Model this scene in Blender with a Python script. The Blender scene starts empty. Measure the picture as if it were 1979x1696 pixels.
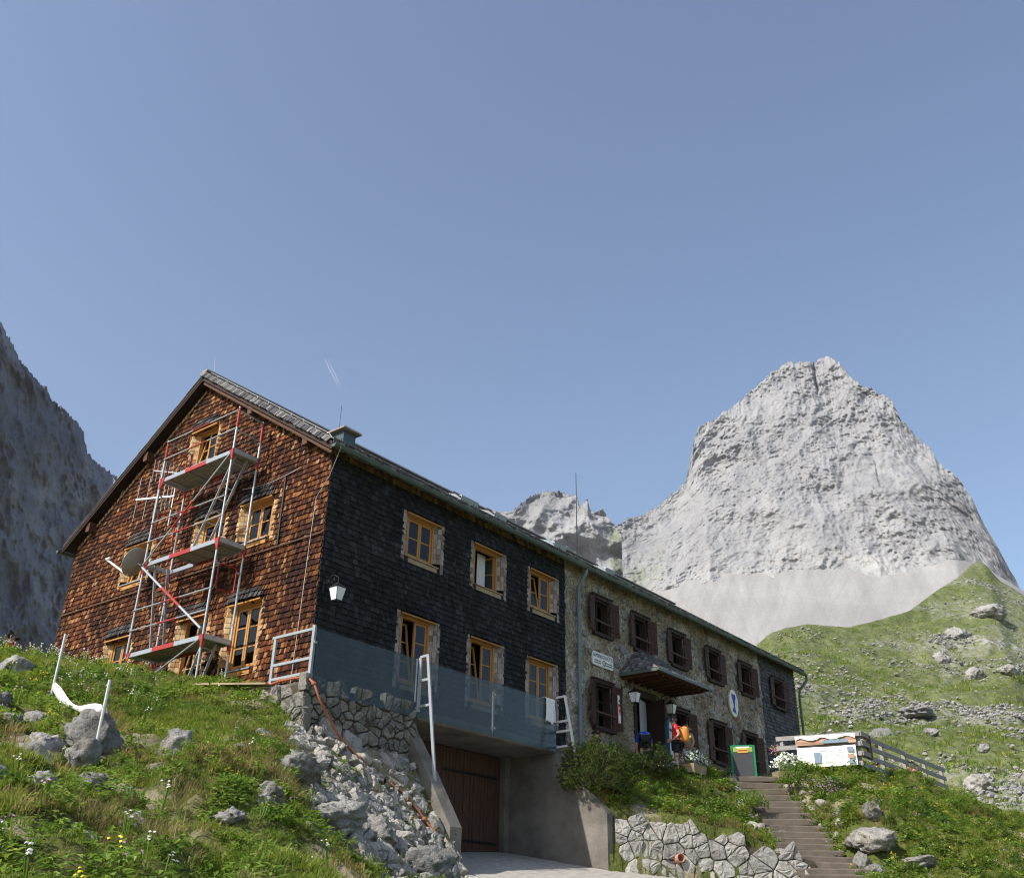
import bpy, bmesh, math, random
import numpy as np
from mathutils import Vector, Matrix

random.seed(11)
RNG = np.random.default_rng(11)
SC = bpy.context.scene
COL = SC.collection
R = math.radians

# ------------------------------------------------------------------ camera
CAM = Vector((-13.041, -15.684, -4.677))
YAW, PITCH, ROLL = 0.67480, 0.47454, 0.018058
cam_data = bpy.data.cameras.new('camera')
cam_data.sensor_width = 36.0
cam_data.lens = 1876.594 / 1979.0 * 36.0
cam_data.clip_start = 0.1
cam_data.clip_end = 30000.0
cam = bpy.data.objects.new('camera', cam_data)
COL.objects.link(cam)
_f = Vector((math.cos(PITCH) * math.cos(YAW), math.cos(PITCH) * math.sin(YAW), math.sin(PITCH)))
_r = Vector((math.sin(YAW), -math.cos(YAW), 0.0))
_u = _r.cross(_f)
_r2 = math.cos(ROLL) * _r + math.sin(ROLL) * _u
_u2 = -math.sin(ROLL) * _r + math.cos(ROLL) * _u
_m = Matrix((_r2, _u2, -_f)).transposed().to_4x4()
_m.translation = CAM
cam.matrix_world = _m
SC.camera = cam

# ------------------------------------------------------------------ sky, sun, exposure
SUN = Vector((-1.0, 0.235, 0.90)).normalized()
world = bpy.data.worlds.new('World')
SC.world = world
world.use_nodes = True
_n = world.node_tree.nodes
_l = world.node_tree.links
_n.clear()
sky_node = _n.new('ShaderNodeTexSky')
sky_node.sky_type = 'NISHITA'
sky_node.sun_disc = False
sky_node.sun_elevation = math.asin(SUN.z)
sky_node.sun_rotation = math.atan2(SUN.x, SUN.y)
sky_node.altitude = 1500.0
sky_node.air_density = 1.3
sky_node.dust_density = 5.0
sky_node.ozone_density = 1.3
_bg = _n.new('ShaderNodeBackground')
_bg.inputs['Strength'].default_value = 0.14
_out = _n.new('ShaderNodeOutputWorld')
_l.new(sky_node.outputs[0], _bg.inputs[0])
_l.new(_bg.outputs[0], _out.inputs[0])

sun_data = bpy.data.lights.new('sun', 'SUN')
sun_data.energy = 5.0
sun_data.angle = R(0.5)
sun_data.color = (1.0, 0.95, 0.87)
sun = bpy.data.objects.new('sun', sun_data)
COL.objects.link(sun)
sun.rotation_euler = SUN.to_track_quat('Z', 'Y').to_euler()
sun.location = SUN * 60

SC.view_settings.view_transform = 'Standard'
SC.view_settings.look = 'None'
SC.view_settings.gamma = 1.0
SC.view_settings.use_curve_mapping = False
SC.view_settings.exposure = 0.35
SC.render.engine = 'CYCLES'
SC.cycles.max_bounces = 6
SC.cycles.diffuse_bounces = 3
SC.cycles.transparent_max_bounces = 10
SC.cycles.use_denoising = True
SC.cycles.filter_width = 1.1

# ------------------------------------------------------------------ noise
def _hash(ix, iy, iz, seed):
    h = (ix.astype(np.int64) * 374761393 + iy.astype(np.int64) * 668265263 + iz.astype(np.int64) * 2147483647 + seed * 1274126177) & 0xffffffff
    h = ((h ^ (h >> 13)) * 1274126177) & 0xffffffff
    return h ^ (h >> 16)

_G = np.array([(1,1,0),(-1,1,0),(1,-1,0),(-1,-1,0),(1,0,1),(-1,0,1),(1,0,-1),(-1,0,-1),(0,1,1),(0,-1,1),(0,1,-1),(0,-1,-1)], float)

def pnoise(p, seed=0):
    p = np.asarray(p, float)
    i = np.floor(p).astype(np.int64)
    f = p - i
    w = f * f * f * (f * (f * 6 - 15) + 10)
    out = 0.0
    for dx in (0, 1):
        for dy in (0, 1):
            for dz in (0, 1):
                g = _G[_hash(i[:, 0] + dx, i[:, 1] + dy, i[:, 2] + dz, seed) % 12]
                d = g[:, 0] * (f[:, 0] - dx) + g[:, 1] * (f[:, 1] - dy) + g[:, 2] * (f[:, 2] - dz)
                wt = (w[:, 0] if dx else 1 - w[:, 0]) * (w[:, 1] if dy else 1 - w[:, 1]) * (w[:, 2] if dz else 1 - w[:, 2])
                out = out + d * wt
    return out

def fbm(p, octaves=4, seed=0, gain=0.5, lac=2.03):
    p = np.asarray(p, float)
    a, s = 1.0, 0.0
    for o in range(octaves):
        s = s + a * pnoise(p, seed + o * 17)
        p = p * lac
        a *= gain
    return s

def ridged(p, octaves=4, seed=0, gain=0.5, lac=2.1):
    p = np.asarray(p, float)
    a, s = 1.0, 0.0
    for o in range(octaves):
        s = s + a * (1.0 - 2.0 * np.abs(pnoise(p, seed + o * 13)))
        p = p * lac
        a *= gain
    return s

# ------------------------------------------------------------------ mesh helpers
def link(o, parent=None):
    COL.objects.link(o)
    if parent is not None:
        o.parent = parent
    return o

def obj(name, me, mat=None, parent=None, loc=None, rot=None, smooth=False):
    if mat is not None and len(me.materials) == 0:
        for m in (mat if isinstance(mat, (list, tuple)) else [mat]):
            me.materials.append(m)
    if smooth:
        me.polygons.foreach_set('use_smooth', [True] * len(me.polygons))
    o = bpy.data.objects.new(name, me)
    link(o, parent)
    if loc is not None:
        o.location = loc
    if rot is not None:
        o.rotation_euler = rot
    return o

def tag(o, label=None, cat=None, group=None, kind=None):
    if label: o['label'] = label
    if cat: o['category'] = cat
    if group: o['group'] = group
    if kind: o['kind'] = kind
    return o

def thing(name, label, cat, loc=(0, 0, 0), rz=0.0, group=None):
    o = bpy.data.objects.new(name, None)
    o.empty_display_size = 0.2
    COL.objects.link(o)
    o.location = loc
    o.rotation_euler = (0, 0, rz)
    return tag(o, label, cat, group)

def copy_tree(o, parent=None):
    c = o.copy()
    COL.objects.link(c)
    c.parent = parent
    for ch in list(o.children):
        copy_tree(ch, c)
    return c

class MB:
    def __init__(self):
        self.v, self.f, self.m = [], [], []
    def add(self, vs, fs, mi=0):
        b = len(self.v)
        self.v += [tuple(x) for x in vs]
        self.f += [tuple(b + i for i in f) for f in fs]
        self.m += [mi] * len(fs)
        return self
    def hexa(self, c, mi=0):   # 8 corners: bottom 0-3 ccw, top 4-7
        return self.add(c, [(3, 2, 1, 0), (4, 5, 6, 7), (0, 1, 5, 4), (1, 2, 6, 5), (2, 3, 7, 6), (3, 0, 4, 7)], mi)
    def box(self, x0, x1, y0, y1, z0, z1, mi=0):
        return self.hexa([(x0, y0, z0), (x1, y0, z0), (x1, y1, z0), (x0, y1, z0), (x0, y0, z1), (x1, y0, z1), (x1, y1, z1), (x0, y1, z1)], mi)
    def beam(self, p0, p1, w, h, up=(0, 0, 1), mi=0):
        p0, p1 = Vector(p0), Vector(p1)
        d = (p1 - p0).normalized()
        s = d.cross(Vector(up))
        if s.length < 1e-4: s = d.cross(Vector((1, 0, 0)))
        s.normalize()
        t = s.cross(d).normalized()
        s, t = s * w / 2, t * h / 2
        return self.hexa([p0 - s - t, p0 + s - t, p1 + s - t, p1 - s - t, p0 - s + t, p0 + s + t, p1 + s + t, p1 - s + t], mi)
    def tube(self, pts, r, n=8, mi=0, cap=True):
        pts = [Vector(p) for p in pts]
        rr = r if isinstance(r, (list, tuple)) else [r] * len(pts)
        vs, fs = [], []
        ref = None
        for i, p in enumerate(pts):
            d = (pts[min(i + 1, len(pts) - 1)] - pts[max(i - 1, 0)])
            if d.length < 1e-6: d = Vector((0, 0, 1))
            d.normalize()
            if ref is None:
                ref = d.cross(Vector((0, 0, 1)))
                if ref.length < 1e-3: ref = Vector((1, 0, 0))
            ref = (ref - d * ref.dot(d))
            if ref.length < 1e-4: ref = d.orthogonal()
            ref.normalize()
            t = d.cross(ref)
            for k in range(n):
                a = 2 * math.pi * k / n
                vs.append(p + (ref * math.cos(a) + t * math.sin(a)) * rr[i])
        for i in range(len(pts) - 1):
            for k in range(n):
                k2 = (k + 1) % n
                fs.append((i * n + k, i * n + k2, (i + 1) * n + k2, (i + 1) * n + k))
        if cap:
            fs.append(tuple(range(n))[::-1])
            fs.append(tuple((len(pts) - 1) * n + k for k in range(n)))
        return self.add(vs, fs, mi)
    def lathe(self, prof, n=16, c=(0, 0, 0), mi=0):   # prof = (r, z)
        vs, fs = [], []
        for r, z in prof:
            for k in range(n):
                a = 2 * math.pi * k / n
                vs.append((c[0] + r * math.cos(a), c[1] + r * math.sin(a), c[2] + z))
        for i in range(len(prof) - 1):
            for k in range(n):
                k2 = (k + 1) % n
                fs.append((i * n + k, i * n + k2, (i + 1) * n + k2, (i + 1) * n + k))
        return self.add(vs, fs, mi)
    def mesh(self, name='mesh'):
        me = bpy.data.meshes.new(name)
        me.from_pydata([tuple(v) for v in self.v], [], self.f)
        if any(self.m): me.polygons.foreach_set('material_index', self.m)
        me.update()
        return me
    def build(self, name, mat, parent=None, loc=None, rot=None, smooth=False):
        return obj(name, self.mesh(name), mat, parent, loc, rot, smooth)

def grid_mesh(name, P, nu, nv):     # P (nu*nv,3), index = i*nv+j
    idx = np.arange(nu * nv).reshape(nu, nv)
    a, b, c, d = idx[:-1, :-1].ravel(), idx[1:, :-1].ravel(), idx[1:, 1:].ravel(), idx[:-1, 1:].ravel()
    F = np.stack([a, b, c, d], 1)
    return np_mesh(name, P, F)

def np_mesh(name, P, F):
    P = np.asarray(P, np.float32); F = np.asarray(F, np.int32)
    me = bpy.data.meshes.new(name)
    k = F.shape[1]
    me.vertices.add(len(P)); me.vertices.foreach_set('co', P.ravel())
    me.loops.add(F.size); me.loops.foreach_set('vertex_index', F.ravel())
    me.polygons.add(len(F))
    me.polygons.foreach_set('loop_start', np.arange(0, F.size, k, dtype=np.int32))
    me.polygons.foreach_set('loop_total', np.full(len(F), k, np.int32))
    me.update(calc_edges=True)
    me.validate()
    return me

# ------------------------------------------------------------------ materials
MATS = {}
class NT:
    def __init__(self, name):
        self.m = bpy.data.materials.new(name); self.m.use_nodes = True
        self.t = self.m.node_tree; self.t.nodes.clear()
        self.out = self.n('ShaderNodeOutputMaterial')
        MATS[name] = self.m
    def n(self, typ, **kw):
        nd = self.t.nodes.new(typ)
        for k, v in kw.items():
            if k.startswith('i_'): nd.inputs[k[2:].replace('_', ' ')].default_value = v
            else: setattr(nd, k, v)
        return nd
    def l(self, a, b): self.t.links.new(a, b)
    def pos(self, sc=(1, 1, 1)):
        g = self.n('ShaderNodeNewGeometry')
        mp = self.n('ShaderNodeMapping'); mp.inputs['Scale'].default_value = sc
        self.l(g.outputs['Position'], mp.inputs['Vector'])
        return mp.outputs[0]
    def objc(self, sc=(1, 1, 1)):
        g = self.n('ShaderNodeTexCoord')
        mp = self.n('ShaderNodeMapping'); mp.inputs['Scale'].default_value = sc
        self.l(g.outputs['Object'], mp.inputs['Vector'])
        return mp.outputs[0]
    def noise(self, vec, scale, detail=4, rough=0.55, dist=0.0):
        nd = self.n('ShaderNodeTexNoise'); nd.inputs['Scale'].default_value = scale
        nd.inputs['Detail'].default_value = detail; nd.inputs['Roughness'].default_value = rough
        nd.inputs['Distortion'].default_value = dist
        self.l(vec, nd.inputs['Vector']); return nd.outputs['Fac']
    def voro(self, vec, scale, feature='F1'):
        nd = self.n('ShaderNodeTexVoronoi'); nd.feature = feature; nd.inputs['Scale'].default_value = scale
        self.l(vec, nd.inputs['Vector']); return nd
    def ramp(self, fac, stops, interp='LINEAR'):
        nd = self.n('ShaderNodeValToRGB'); cr = nd.color_ramp; cr.interpolation = interp
        while len(cr.elements) < len(stops): cr.elements.new(0.5)
        for e, (p, c) in zip(cr.elements, stops):
            e.position = p; e.color = (c[0], c[1], c[2], 1) if len(c) == 3 else c
        self.l(fac, nd.inputs[0]); return nd.outputs[0]
    def mix(self, fac, a, b, typ='MIX'):
        nd = self.n('ShaderNodeMix'); nd.data_type = 'RGBA'; nd.blend_type = typ
        for s, x in ((0, fac), (6, a), (7, b)):
            if isinstance(x, (int, float)): nd.inputs[s].default_value = x
            elif isinstance(x, (tuple, list)): nd.inputs[s].default_value = (x[0], x[1], x[2], 1)
            else: self.l(x, nd.inputs[s])
        return nd.outputs[2]
    def math(self, op, a, b=0.0):
        nd = self.n('ShaderNodeMath'); nd.operation = op
        for s, x in ((0, a), (1, b)):
            if isinstance(x, (int, float)): nd.inputs[s].default_value = x
            else: self.l(x, nd.inputs[s])
        return nd.outputs[0]
    def rnd(self):
        oi = self.n('ShaderNodeObjectInfo'); g = self.n('ShaderNodeNewGeometry')
        s = self.math('ADD', oi.outputs['Random'], g.outputs['Random Per Island'])
        return self.math('FRACT', s)
    def bsdf(self, col, rough=0.8, bump=None, bstr=0.3, bdist=0.02, spec=0.3, metal=0.0):
        b = self.n('ShaderNodeBsdfPrincipled')
        if isinstance(col, (tuple, list)): b.inputs['Base Color'].default_value = (col[0], col[1], col[2], 1)
        else: self.l(col, b.inputs['Base Color'])
        if isinstance(rough, (int, float)): b.inputs['Roughness'].default_value = rough
        else: self.l(rough, b.inputs['Roughness'])
        b.inputs['Specular IOR Level'].default_value = spec
        b.inputs['Metallic'].default_value = metal
        if bump is not None:
            bn = self.n('ShaderNodeBump'); bn.inputs['Strength'].default_value = bstr; bn.inputs['Distance'].default_value = bdist
            self.l(bump, bn.inputs['Height']); self.l(bn.outputs[0], b.inputs['Normal'])
        self.l(b.outputs[0], self.out.inputs[0])
        self.b = b
        return self.m

def simple(name, col, rough=0.7, var=0.25, scale=6.0, bump=0.15, bdist=0.01, spec=0.3, metal=0.0, stretch=(1, 1, 1)):
    t = NT(name)
    v = t.objc(stretch)
    n = t.noise(v, scale, 5, 0.6)
    c = t.ramp(n, [(0.25, tuple(x * (1 - var) for x in col)), (0.75, tuple(min(1, x * (1 + var)) for x in col))])
    n2 = t.noise(v, scale * 5, 3)
    return t.bsdf(c, rough, n2, bump, bdist, spec, metal)

def shingle_mat(name, stops, streak=0.55, patch=None, rough=0.85):
    t = NT(name)
    r = t.rnd()
    base = t.ramp(r, stops)
    st = t.noise(t.pos((28, 28, 1.6)), 2.0, 4, 0.6)
    dark = t.ramp(st, [(0.3, (1 - streak,) * 3), (0.62, (1, 1, 1))])
    c = t.mix(1.0, base, dark, 'MULTIPLY')
    if patch:
        pn = t.noise(t.pos((1, 1, 1)), 0.75, 4, 0.6)
        pm = t.ramp(pn, [(0.38, patch), (0.6, (1, 1, 1))])
        c = t.mix(1.0, c, pm, 'MULTIPLY')
    g = t.noise(t.pos((60, 60, 4)), 2.0, 3)
    return t.bsdf(c, rough, g, 0.35, 0.006, 0.2)

def make_materials():
    shingle_mat('shingle_brown', [(0.0, (.020, .007, .005)), (.3, (.066, .018, .008)), (.6, (.155, .046, .0125)), (.82, (.26, .09, .023)), (.94, (.38, .165, .053)), (1.0, (.48, .29, .15))], 0.80, (.36, .32, .32))
    shingle_mat('shingle_dark', [(0.0, (.018, .0185, .021)), (.5, (.030, .031, .035)), (.85, (.043, .044, .049)), (1.0, (.065, .066, .072))], 0.55, (.6, .56, .52))
    shingle_mat('shingle_grey', [(0.0, (.06, .06, .065)), (.5, (.11, .11, .12)), (1.0, (.17, .17, .18))], 0.5)
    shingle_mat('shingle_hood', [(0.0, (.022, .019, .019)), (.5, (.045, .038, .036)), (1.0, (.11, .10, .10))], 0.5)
    shingle_mat('shingle_pale', [(0.0, (.22, .16, .13)), (.5, (.36, .29, .25)), (1.0, (.50, .43, .38))], 0.5)
    shingle_mat('shingle_tan', [(0.0, (.32, .17, .07)), (.5, (.46, .29, .14)), (1.0, (.60, .44, .26))], 0.45)
    shingle_mat('shingle_yellow', [(0.0, (.10, .058, .022)), (.5, (.20, .12, .045)), (1.0, (.36, .235, .10))], 0.6)
    shingle_mat('shingle_roof', [(0.0, (.07, .068, .07)), (.5, (.16, .155, .155)), (1.0, (.30, .29, .285))], 0.6)
    simple('wood_orange', (.44, .215, .062), 0.6, 0.2, 3.0, 0.1, stretch=(1, 1, 6))
    simple('wood_brown', (.085, .038, .02), 0.7, 0.35, 3.0, 0.15, stretch=(1, 1, 5))
    simple('wood_dark', (.035, .017, .012), 0.7, 0.35, 4.0, 0.15, stretch=(1, 1, 6))
    simple('wood_shutter', (.052, .021, .0115), 0.65, 0.3, 5.0, 0.1, stretch=(4, 4, 1))
    simple('wood_grey', (.28, .265, .255), 0.85, 0.3, 3.0, 0.25, stretch=(1, 1, 5))
    simple('wood_plank', (.34, .26, .165), 0.8, 0.3, 3.0, 0.2)
    simple('wood_step', (.12, .098, .078), 0.9, 0.35, 3.0, 0.4)
    simple('wood_door', (.075, .040, .026), 0.75, 0.4, 4.0, 0.2, stretch=(7, 7, .6))
    simple('soffit', (.085, .037, .014), 0.7, 0.3, 3.0, 0.15, stretch=(1, 8, 1))
    simple('gutter_green', (.085, .11, .098), 0.45, 0.2, 3.0, 0.05, spec=0.4)
    simple('sheet_blue', (.13, .18, .21), 0.4, 0.12, 3.0, 0.03, spec=0.5)
    simple('zinc', (.33, .37, .40), 0.4, 0.15, 4.0, 0.05, metal=0.4)
    simple('concrete', (.165, .15, .128), 0.9, 0.45, 1.5, 0.6, 0.03)
    simple('concrete_cap', (.26, .22, .17), 0.9, 0.3, 4.0, 0.3)
    simple('alu', (.42, .44, .455), 0.38, 0.1, 6.0, 0.03, metal=0.6, spec=0.5)
    simple('galv', (.46, .48, .50), 0.5, 0.15, 6.0, 0.05, metal=0.35, spec=0.5)
    simple('red_paint', (.34, .035, .03), 0.5, 0.2, 6.0, 0.03)
    simple('platform_wood', (.27, .25, .22), 0.8, 0.25, 5.0, 0.1)
    simple('blue_plastic', (.03, .07, .35), 0.5, 0.1)
    simple('white_paint', (.55, .56, .56), 0.5, 0.06, 4.0, 0.03)
    simple('rail_grey', (.30, .32, .34), 0.5, 0.1, 6.0, 0.03)
    simple('black_iron', (.012, .012, .013), 0.5, 0.2)
    simple('frost_glass', (.72, .74, .74), 0.35, 0.05, 4.0, 0.0, spec=0.5)
    simple('plastic_white', (.8, .8, .8), 0.4, 0.04, 4.0, 0.0)
    simple('dish_grey', (.40, .385, .36), 0.5, 0.08, 3.0, 0.0)
    simple('cloth_white', (.8, .8, .8), 0.9, 0.05, 8.0, 0.2)
    simple('hose_orange', (.36, .12, .055), 0.55, 0.2, 8.0, 0.05)
    simple('wire', (.5, .48, .46), 0.4, 0.1)
    simple('wire_dark', (.03, .03, .03), 0.5, 0.1)
    simple('curtain', (.75, .76, .78), 0.9, 0.08, 12.0, 0.2, stretch=(1, 1, .1))
    simple('plaster_dark', (.10, .095, .09), 0.9, 0.1)
    simple('clay', (.52, .25, .17), 0.7, 0.2, 4.0, 0.1)
    simple('skin', (.52, .29, .20), 0.55, 0.08, 6.0, 0.02)
    simple('skin_tan', (.40, .21, .14), 0.55, 0.08, 6.0, 0.02)
    simple('hair_dark', (.018, .012, .009), 0.6, 0.3, 20.0, 0.3)
    simple('hair_blond', (.24, .15, .07), 0.6, 0.3, 20.0, 0.3)
    for n_, c_ in dict(cloth_blue=(.015, .07, .45), cloth_red=(.55, .015, .03), cloth_orange=(.62, .16, .035), cloth_black=(.015, .015, .018), cloth_sand=(.34, .29, .22),
                       cloth_pink=(.62, .2, .25), pack_orange=(.66, .25, .06), shoe=(.05, .045, .04), flower_white=(.75, .76, .72), flower_pink=(.55, .22, .38), flower_red=(.5, .02, .05),
                       flower_yellow=(.75, .5, .02), flower_purple=(.33, .18, .42), green_frame=(.01, .20, .09), chalk=(.055, .058, .065), sign_white=(.80, .80, .78), ink=(.03, .04, .05),
                       ink_green=(.03, .10, .06), sign_yellow=(.55, .43, .08), sign_lime=(.26, .36, .07), sign_red=(.38, .05, .05), sign_pink=(.72, .42, .45), emblem_blue=(.05, .08, .38),
                       emblem_green=(.07, .22, .10), gold=(.55, .42, .16), teal=(.02, .09, .10), paper=(.62, .66, .70), banner=(.88, .87, .82), desert=(.44, .27, .19), photo_blue=(.20, .27, .33), tape=(.85, .85, .83)).items():
        simple(n_, c_, 0.75, 0.12, 5.0, 0.08)
    # glass panes: see-through, mirror the sky by Fresnel
    for nm, tint, boost in (('glass', (.75, .8, .82), 1.5), ('balustrade_glass', (.72, .79, .82), 1.18)):
        t = NT(nm)
        fr = t.n('ShaderNodeFresnel'); fr.inputs['IOR'].default_value = boost
        tr = t.n('ShaderNodeBsdfTransparent'); tr.inputs[0].default_value = (*tint, 1)
        gl = t.n('ShaderNodeBsdfGlossy'); gl.inputs['Roughness'].default_value = 0.03 if nm == 'glass' else 0.12
        mx = t.n('ShaderNodeMixShader')
        fac = fr.outputs[0]
        if nm != 'glass':
            df = t.n('ShaderNodeBsdfDiffuse'); df.inputs[0].default_value = (.15, .185, .21, 1)
            n = t.noise(t.objc((1, 1, .25)), 3.0, 5, .65)
            dm = t.ramp(n, [(.3, (.17,) * 3), (.75, (.32,) * 3)])
            m2 = t.n('ShaderNodeMixShader'); t.l(dm, m2.inputs[0]); t.l(tr.outputs[0], m2.inputs[1]); t.l(df.outputs[0], m2.inputs[2])
            t.l(m2.outputs[0], mx.inputs[1])
        else:
            t.l(tr.outputs[0], mx.inputs[1])
        t.l(fac, mx.inputs[0]); t.l(gl.outputs[0], mx.inputs[2]); t.l(mx.outputs[0], t.out.inputs[0])
    # near limestone
    def stone(name, a, b, cdark, scale, moss=False, bstr=.5, bd=.03):
        t = NT(name)
        v = t.pos()
        n1 = t.noise(v, scale, 6, .62)
        c = t.ramp(n1, [(.28, cdark), (.45, a), (.7, b)])
        n3 = t.noise(v, scale * .35, 3, .5)
        oi = t.n('ShaderNodeObjectInfo')
        c = t.mix(1.0, c, t.ramp(oi.outputs['Random'], [(0, (.72, .72, .72)), (1, (1.12, 1.1, 1.06))]), 'MULTIPLY')
        if moss:
            mm = t.ramp(t.noise(v, scale * .8, 5, .6), [(.56, (0, 0, 0)), (.7, (1, 1, 1))])
            c = t.mix(mm, c, (.10, .095, .045))
        sp = t.ramp(t.noise(v, scale * 7, 3, .6), [(.36, (.55, .55, .55)), (.5, (1, 1, 1))])
        c = t.mix(.7, c, t.mix(1.0, c, sp, 'MULTIPLY'))
        n2 = t.noise(v, scale * 4, 6, .65)
        t.bsdf(c, .92, n2, bstr, bd, .15)
    stone('rock', (.27, .262, .245), (.40, .39, .37), (.12, .112, .10), 2.6, True, 1.0, .07)
    stone('bank_stone', (.36, .342, .312), (.49, .47, .43), (.17, .155, .13), 3.2, True, 1.0, .05)
    stone('meadow_stone', (.29, .285, .272), (.39, .385, .37), (.17, .165, .155), .6, False, .8, .2)
    stone('wall_stone', (.20, .19, .17), (.29, .275, .25), (.10, .092, .08), 3.4, False, .9, .03)
    stone('wall_stone_pale', (.32, .31, .29), (.42, .41, .385), (.16, .15, .13), 2.8, False, .9, .03)
    stone('facade_stone', (.26, .25, .24), (.38, .37, .36), (.16, .145, .125), 4.0, False, .5, .02)
    simple('mortar', (.065, .055, .036), 0.95, 0.4, 9.0, 0.5)
    simple('tread_soil', (.33, .295, .235), 0.95, 0.35, 5.0, 0.5)
    simple('chimney_sheet', (.075, .10, .115), 0.45, 0.2, 3.0, 0.05)
    simple('gravel', (.36, .335, .295), 0.95, 0.3, 6.0, 0.4)
    simple('sand_mortar', (.50, .42, .30), 0.95, 0.25, 6.0, 0.4)
    # rubble-stone facade
    t = NT('rubble_wall')
    v = t.pos()
    w = t.n('ShaderNodeVectorMath'); w.operation = 'ADD'
    wn = t.n('ShaderNodeTexNoise'); wn.inputs['Scale'].default_value = 5; t.l(v, wn.inputs['Vector'])
    t.l(v, w.inputs[0]); t.l(wn.outputs['Color'], w.inputs[1])
    v1 = t.voro(w.outputs[0], 3.4); v2 = t.voro(w.outputs[0], 9.0)
    hsv = t.n('ShaderNodeSeparateColor'); t.l(v1.outputs['Color'], hsv.inputs[0])
    hsv2 = t.n('ShaderNodeSeparateColor'); t.l(v2.outputs['Color'], hsv2.inputs[0])
    c1 = t.ramp(hsv.outputs[0], [(0, (.29, .268, .225)), (.5, (.42, .395, .34)), (.8, (.46, .445, .41)), (1, (.50, .50, .51))])
    c2 = t.ramp(hsv2.outputs[1], [(0, (.55, .5, .42)), (.5, (.95, .92, .85)), (1, (1.35, 1.3, 1.25))])
    c = t.mix(1.0, c1, c2, 'MULTIPLY')
    st = t.ramp(t.noise(v, .9, 4, .6), [(.35, (.62, .52, .42)), (.6, (1, 1, 1))])
    c = t.mix(1.0, c, st, 'MULTIPLY')
    spk = t.ramp(t.noise(v, 32, 4, .7), [(.35, (.45, .43, .4)), (.58, (1.1, 1.1, 1.1))])
    c = t.mix(1.0, c, spk, 'MULTIPLY')
    t.bsdf(c, .95, t.noise(v, 22, 5, .7), .8, .03, .1)
    # soil under the turf
    t = NT('turf_soil')
    v = t.pos()
    a = t.ramp(t.noise(v, 1.3, 5, .6), [(.3, (.06, .08, .018)), (.5, (.11, .13, .034)), (.68, (.19, .175, .07)), (.85, (.25, .21, .12))])
    b = t.ramp(t.noise(v, 14, 4, .6), [(.3, (.5, .5, .5)), (.7, (1.3, 1.3, 1.2))])
    c = t.mix(1.0, a, b, 'MULTIPLY')
    at = t.n('ShaderNodeAttribute'); at.attribute_name = 'dirt'
    d = t.ramp(t.noise(v, 5, 5, .65), [(.3, (.26, .215, .15)), (.7, (.44, .375, .28))])
    c = t.mix(at.outputs['Fac'], c, d)
    t.bsdf(c, .95, t.noise(v, 18, 5, .7), .9, .06, .1)
    # far rock
    def farrock(name, stops, sc, green=None, bd=6.0):
        t = NT(name)
        v = t.pos()
        n1 = t.noise(v, sc, 8, .62, .4)
        c = t.ramp(n1, stops)
        n2 = t.noise(t.pos((1, 1, .35)), sc * 4.5, 6, .65)
        c = t.mix(1.0, c, t.ramp(n2, [(.3, (.82, .82, .835)), (.6, (1.03, 1.03, 1.025))]), 'MULTIPLY')
        rust = name != 'cliff_rock'
        ru = t.ramp(t.noise(t.pos((1, 1, .4)), sc * 2.3, 5, .6), [(.64, (0, 0, 0)), (.78, (.35,) * 3)])
        if rust: c = t.mix(ru, c, (.36, .31, .265))
        if green:
            g = t.n('ShaderNodeAttribute'); g.attribute_name = 'green'
            gm = t.math('MULTIPLY', g.outputs['Fac'], t.ramp(t.noise(v, sc * 6, 5, .6), [(.42, (0, 0, 0)), (.52, (1, 1, 1))]))
            c = t.mix(gm, c, green)
        pa = t.n('ShaderNodeAttribute'); pa.attribute_name = 'pale'
        pm_ = t.math('MULTIPLY', pa.outputs['Fac'], t.ramp(t.noise(t.pos((1, 1, .5)), sc * 3.2, 6, .65, .5), [(.40, (0, 0, 0)), (.56, (1, 1, 1))]))
        c = t.mix(pm_, c, (.40, .392, .38))
        ck = t.ramp(t.noise(t.pos((1, 1, .55)), sc * 13, 5, .7, .6), [(.33, (.62, .62, .64)), (.45, (1, 1, 1))])  # small shadows in the cracks, put into the rock colour as dark noise
        c = t.mix(1.0, c, ck, 'MULTIPLY')
        t.bsdf(c, .95, t.noise(v, sc * 9, 8, .7), 1.0, bd, .05)
    farrock('peak_rock', [(.3, (.23, .232, .238)), (.5, (.285, .286, .289)), (.72, (.335, .335, .335))], .012, (.14, .17, .06), 2.2)
    farrock('ridge_rock', [(.3, (.20, .203, .21)), (.5, (.265, .268, .272)), (.72, (.33, .332, .333))], .014, (.14, .17, .06), 2.5)
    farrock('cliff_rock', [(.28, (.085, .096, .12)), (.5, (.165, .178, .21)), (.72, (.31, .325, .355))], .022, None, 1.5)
    t = NT('scree')
    v = t.pos()
    c = t.ramp(t.noise(v, .012, 6, .6, .6), [(.3, (.265, .255, .247)), (.55, (.305, .295, .287)), (.75, (.345, .337, .33))])
    for an, am in (('fan_a', .075), ('fan_b', .06)):
        fa = t.n('ShaderNodeAttribute'); fa.attribute_name = an
        c = t.mix(1.0, c, t.ramp(t.noise(fa.outputs['Vector'], 1.0, 5, .62, .3), [(.36, (1 - am, 1 - am, 1 - am * 1.05)), (.5, (1, 1, 1)), (.64, (1 + am, 1 + am, 1 + am * .95))]), 'MULTIPLY')
    c = t.mix(1.0, c, t.ramp(t.noise(v, .5, 4, .7), [(.3, (.86, .86, .87)), (.7, (1.06, 1.06, 1.05))]), 'MULTIPLY')
    t.bsdf(c, .95, t.noise(v, .35, 6, .7), .5, 1.2, .05)
    t = NT('meadow')
    v = t.pos()
    c = t.ramp(t.noise(v, .035, 6, .62, .3), [(.3, (.10, .125, .042)), (.5, (.145, .165, .065)), (.7, (.20, .205, .11))])
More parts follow.
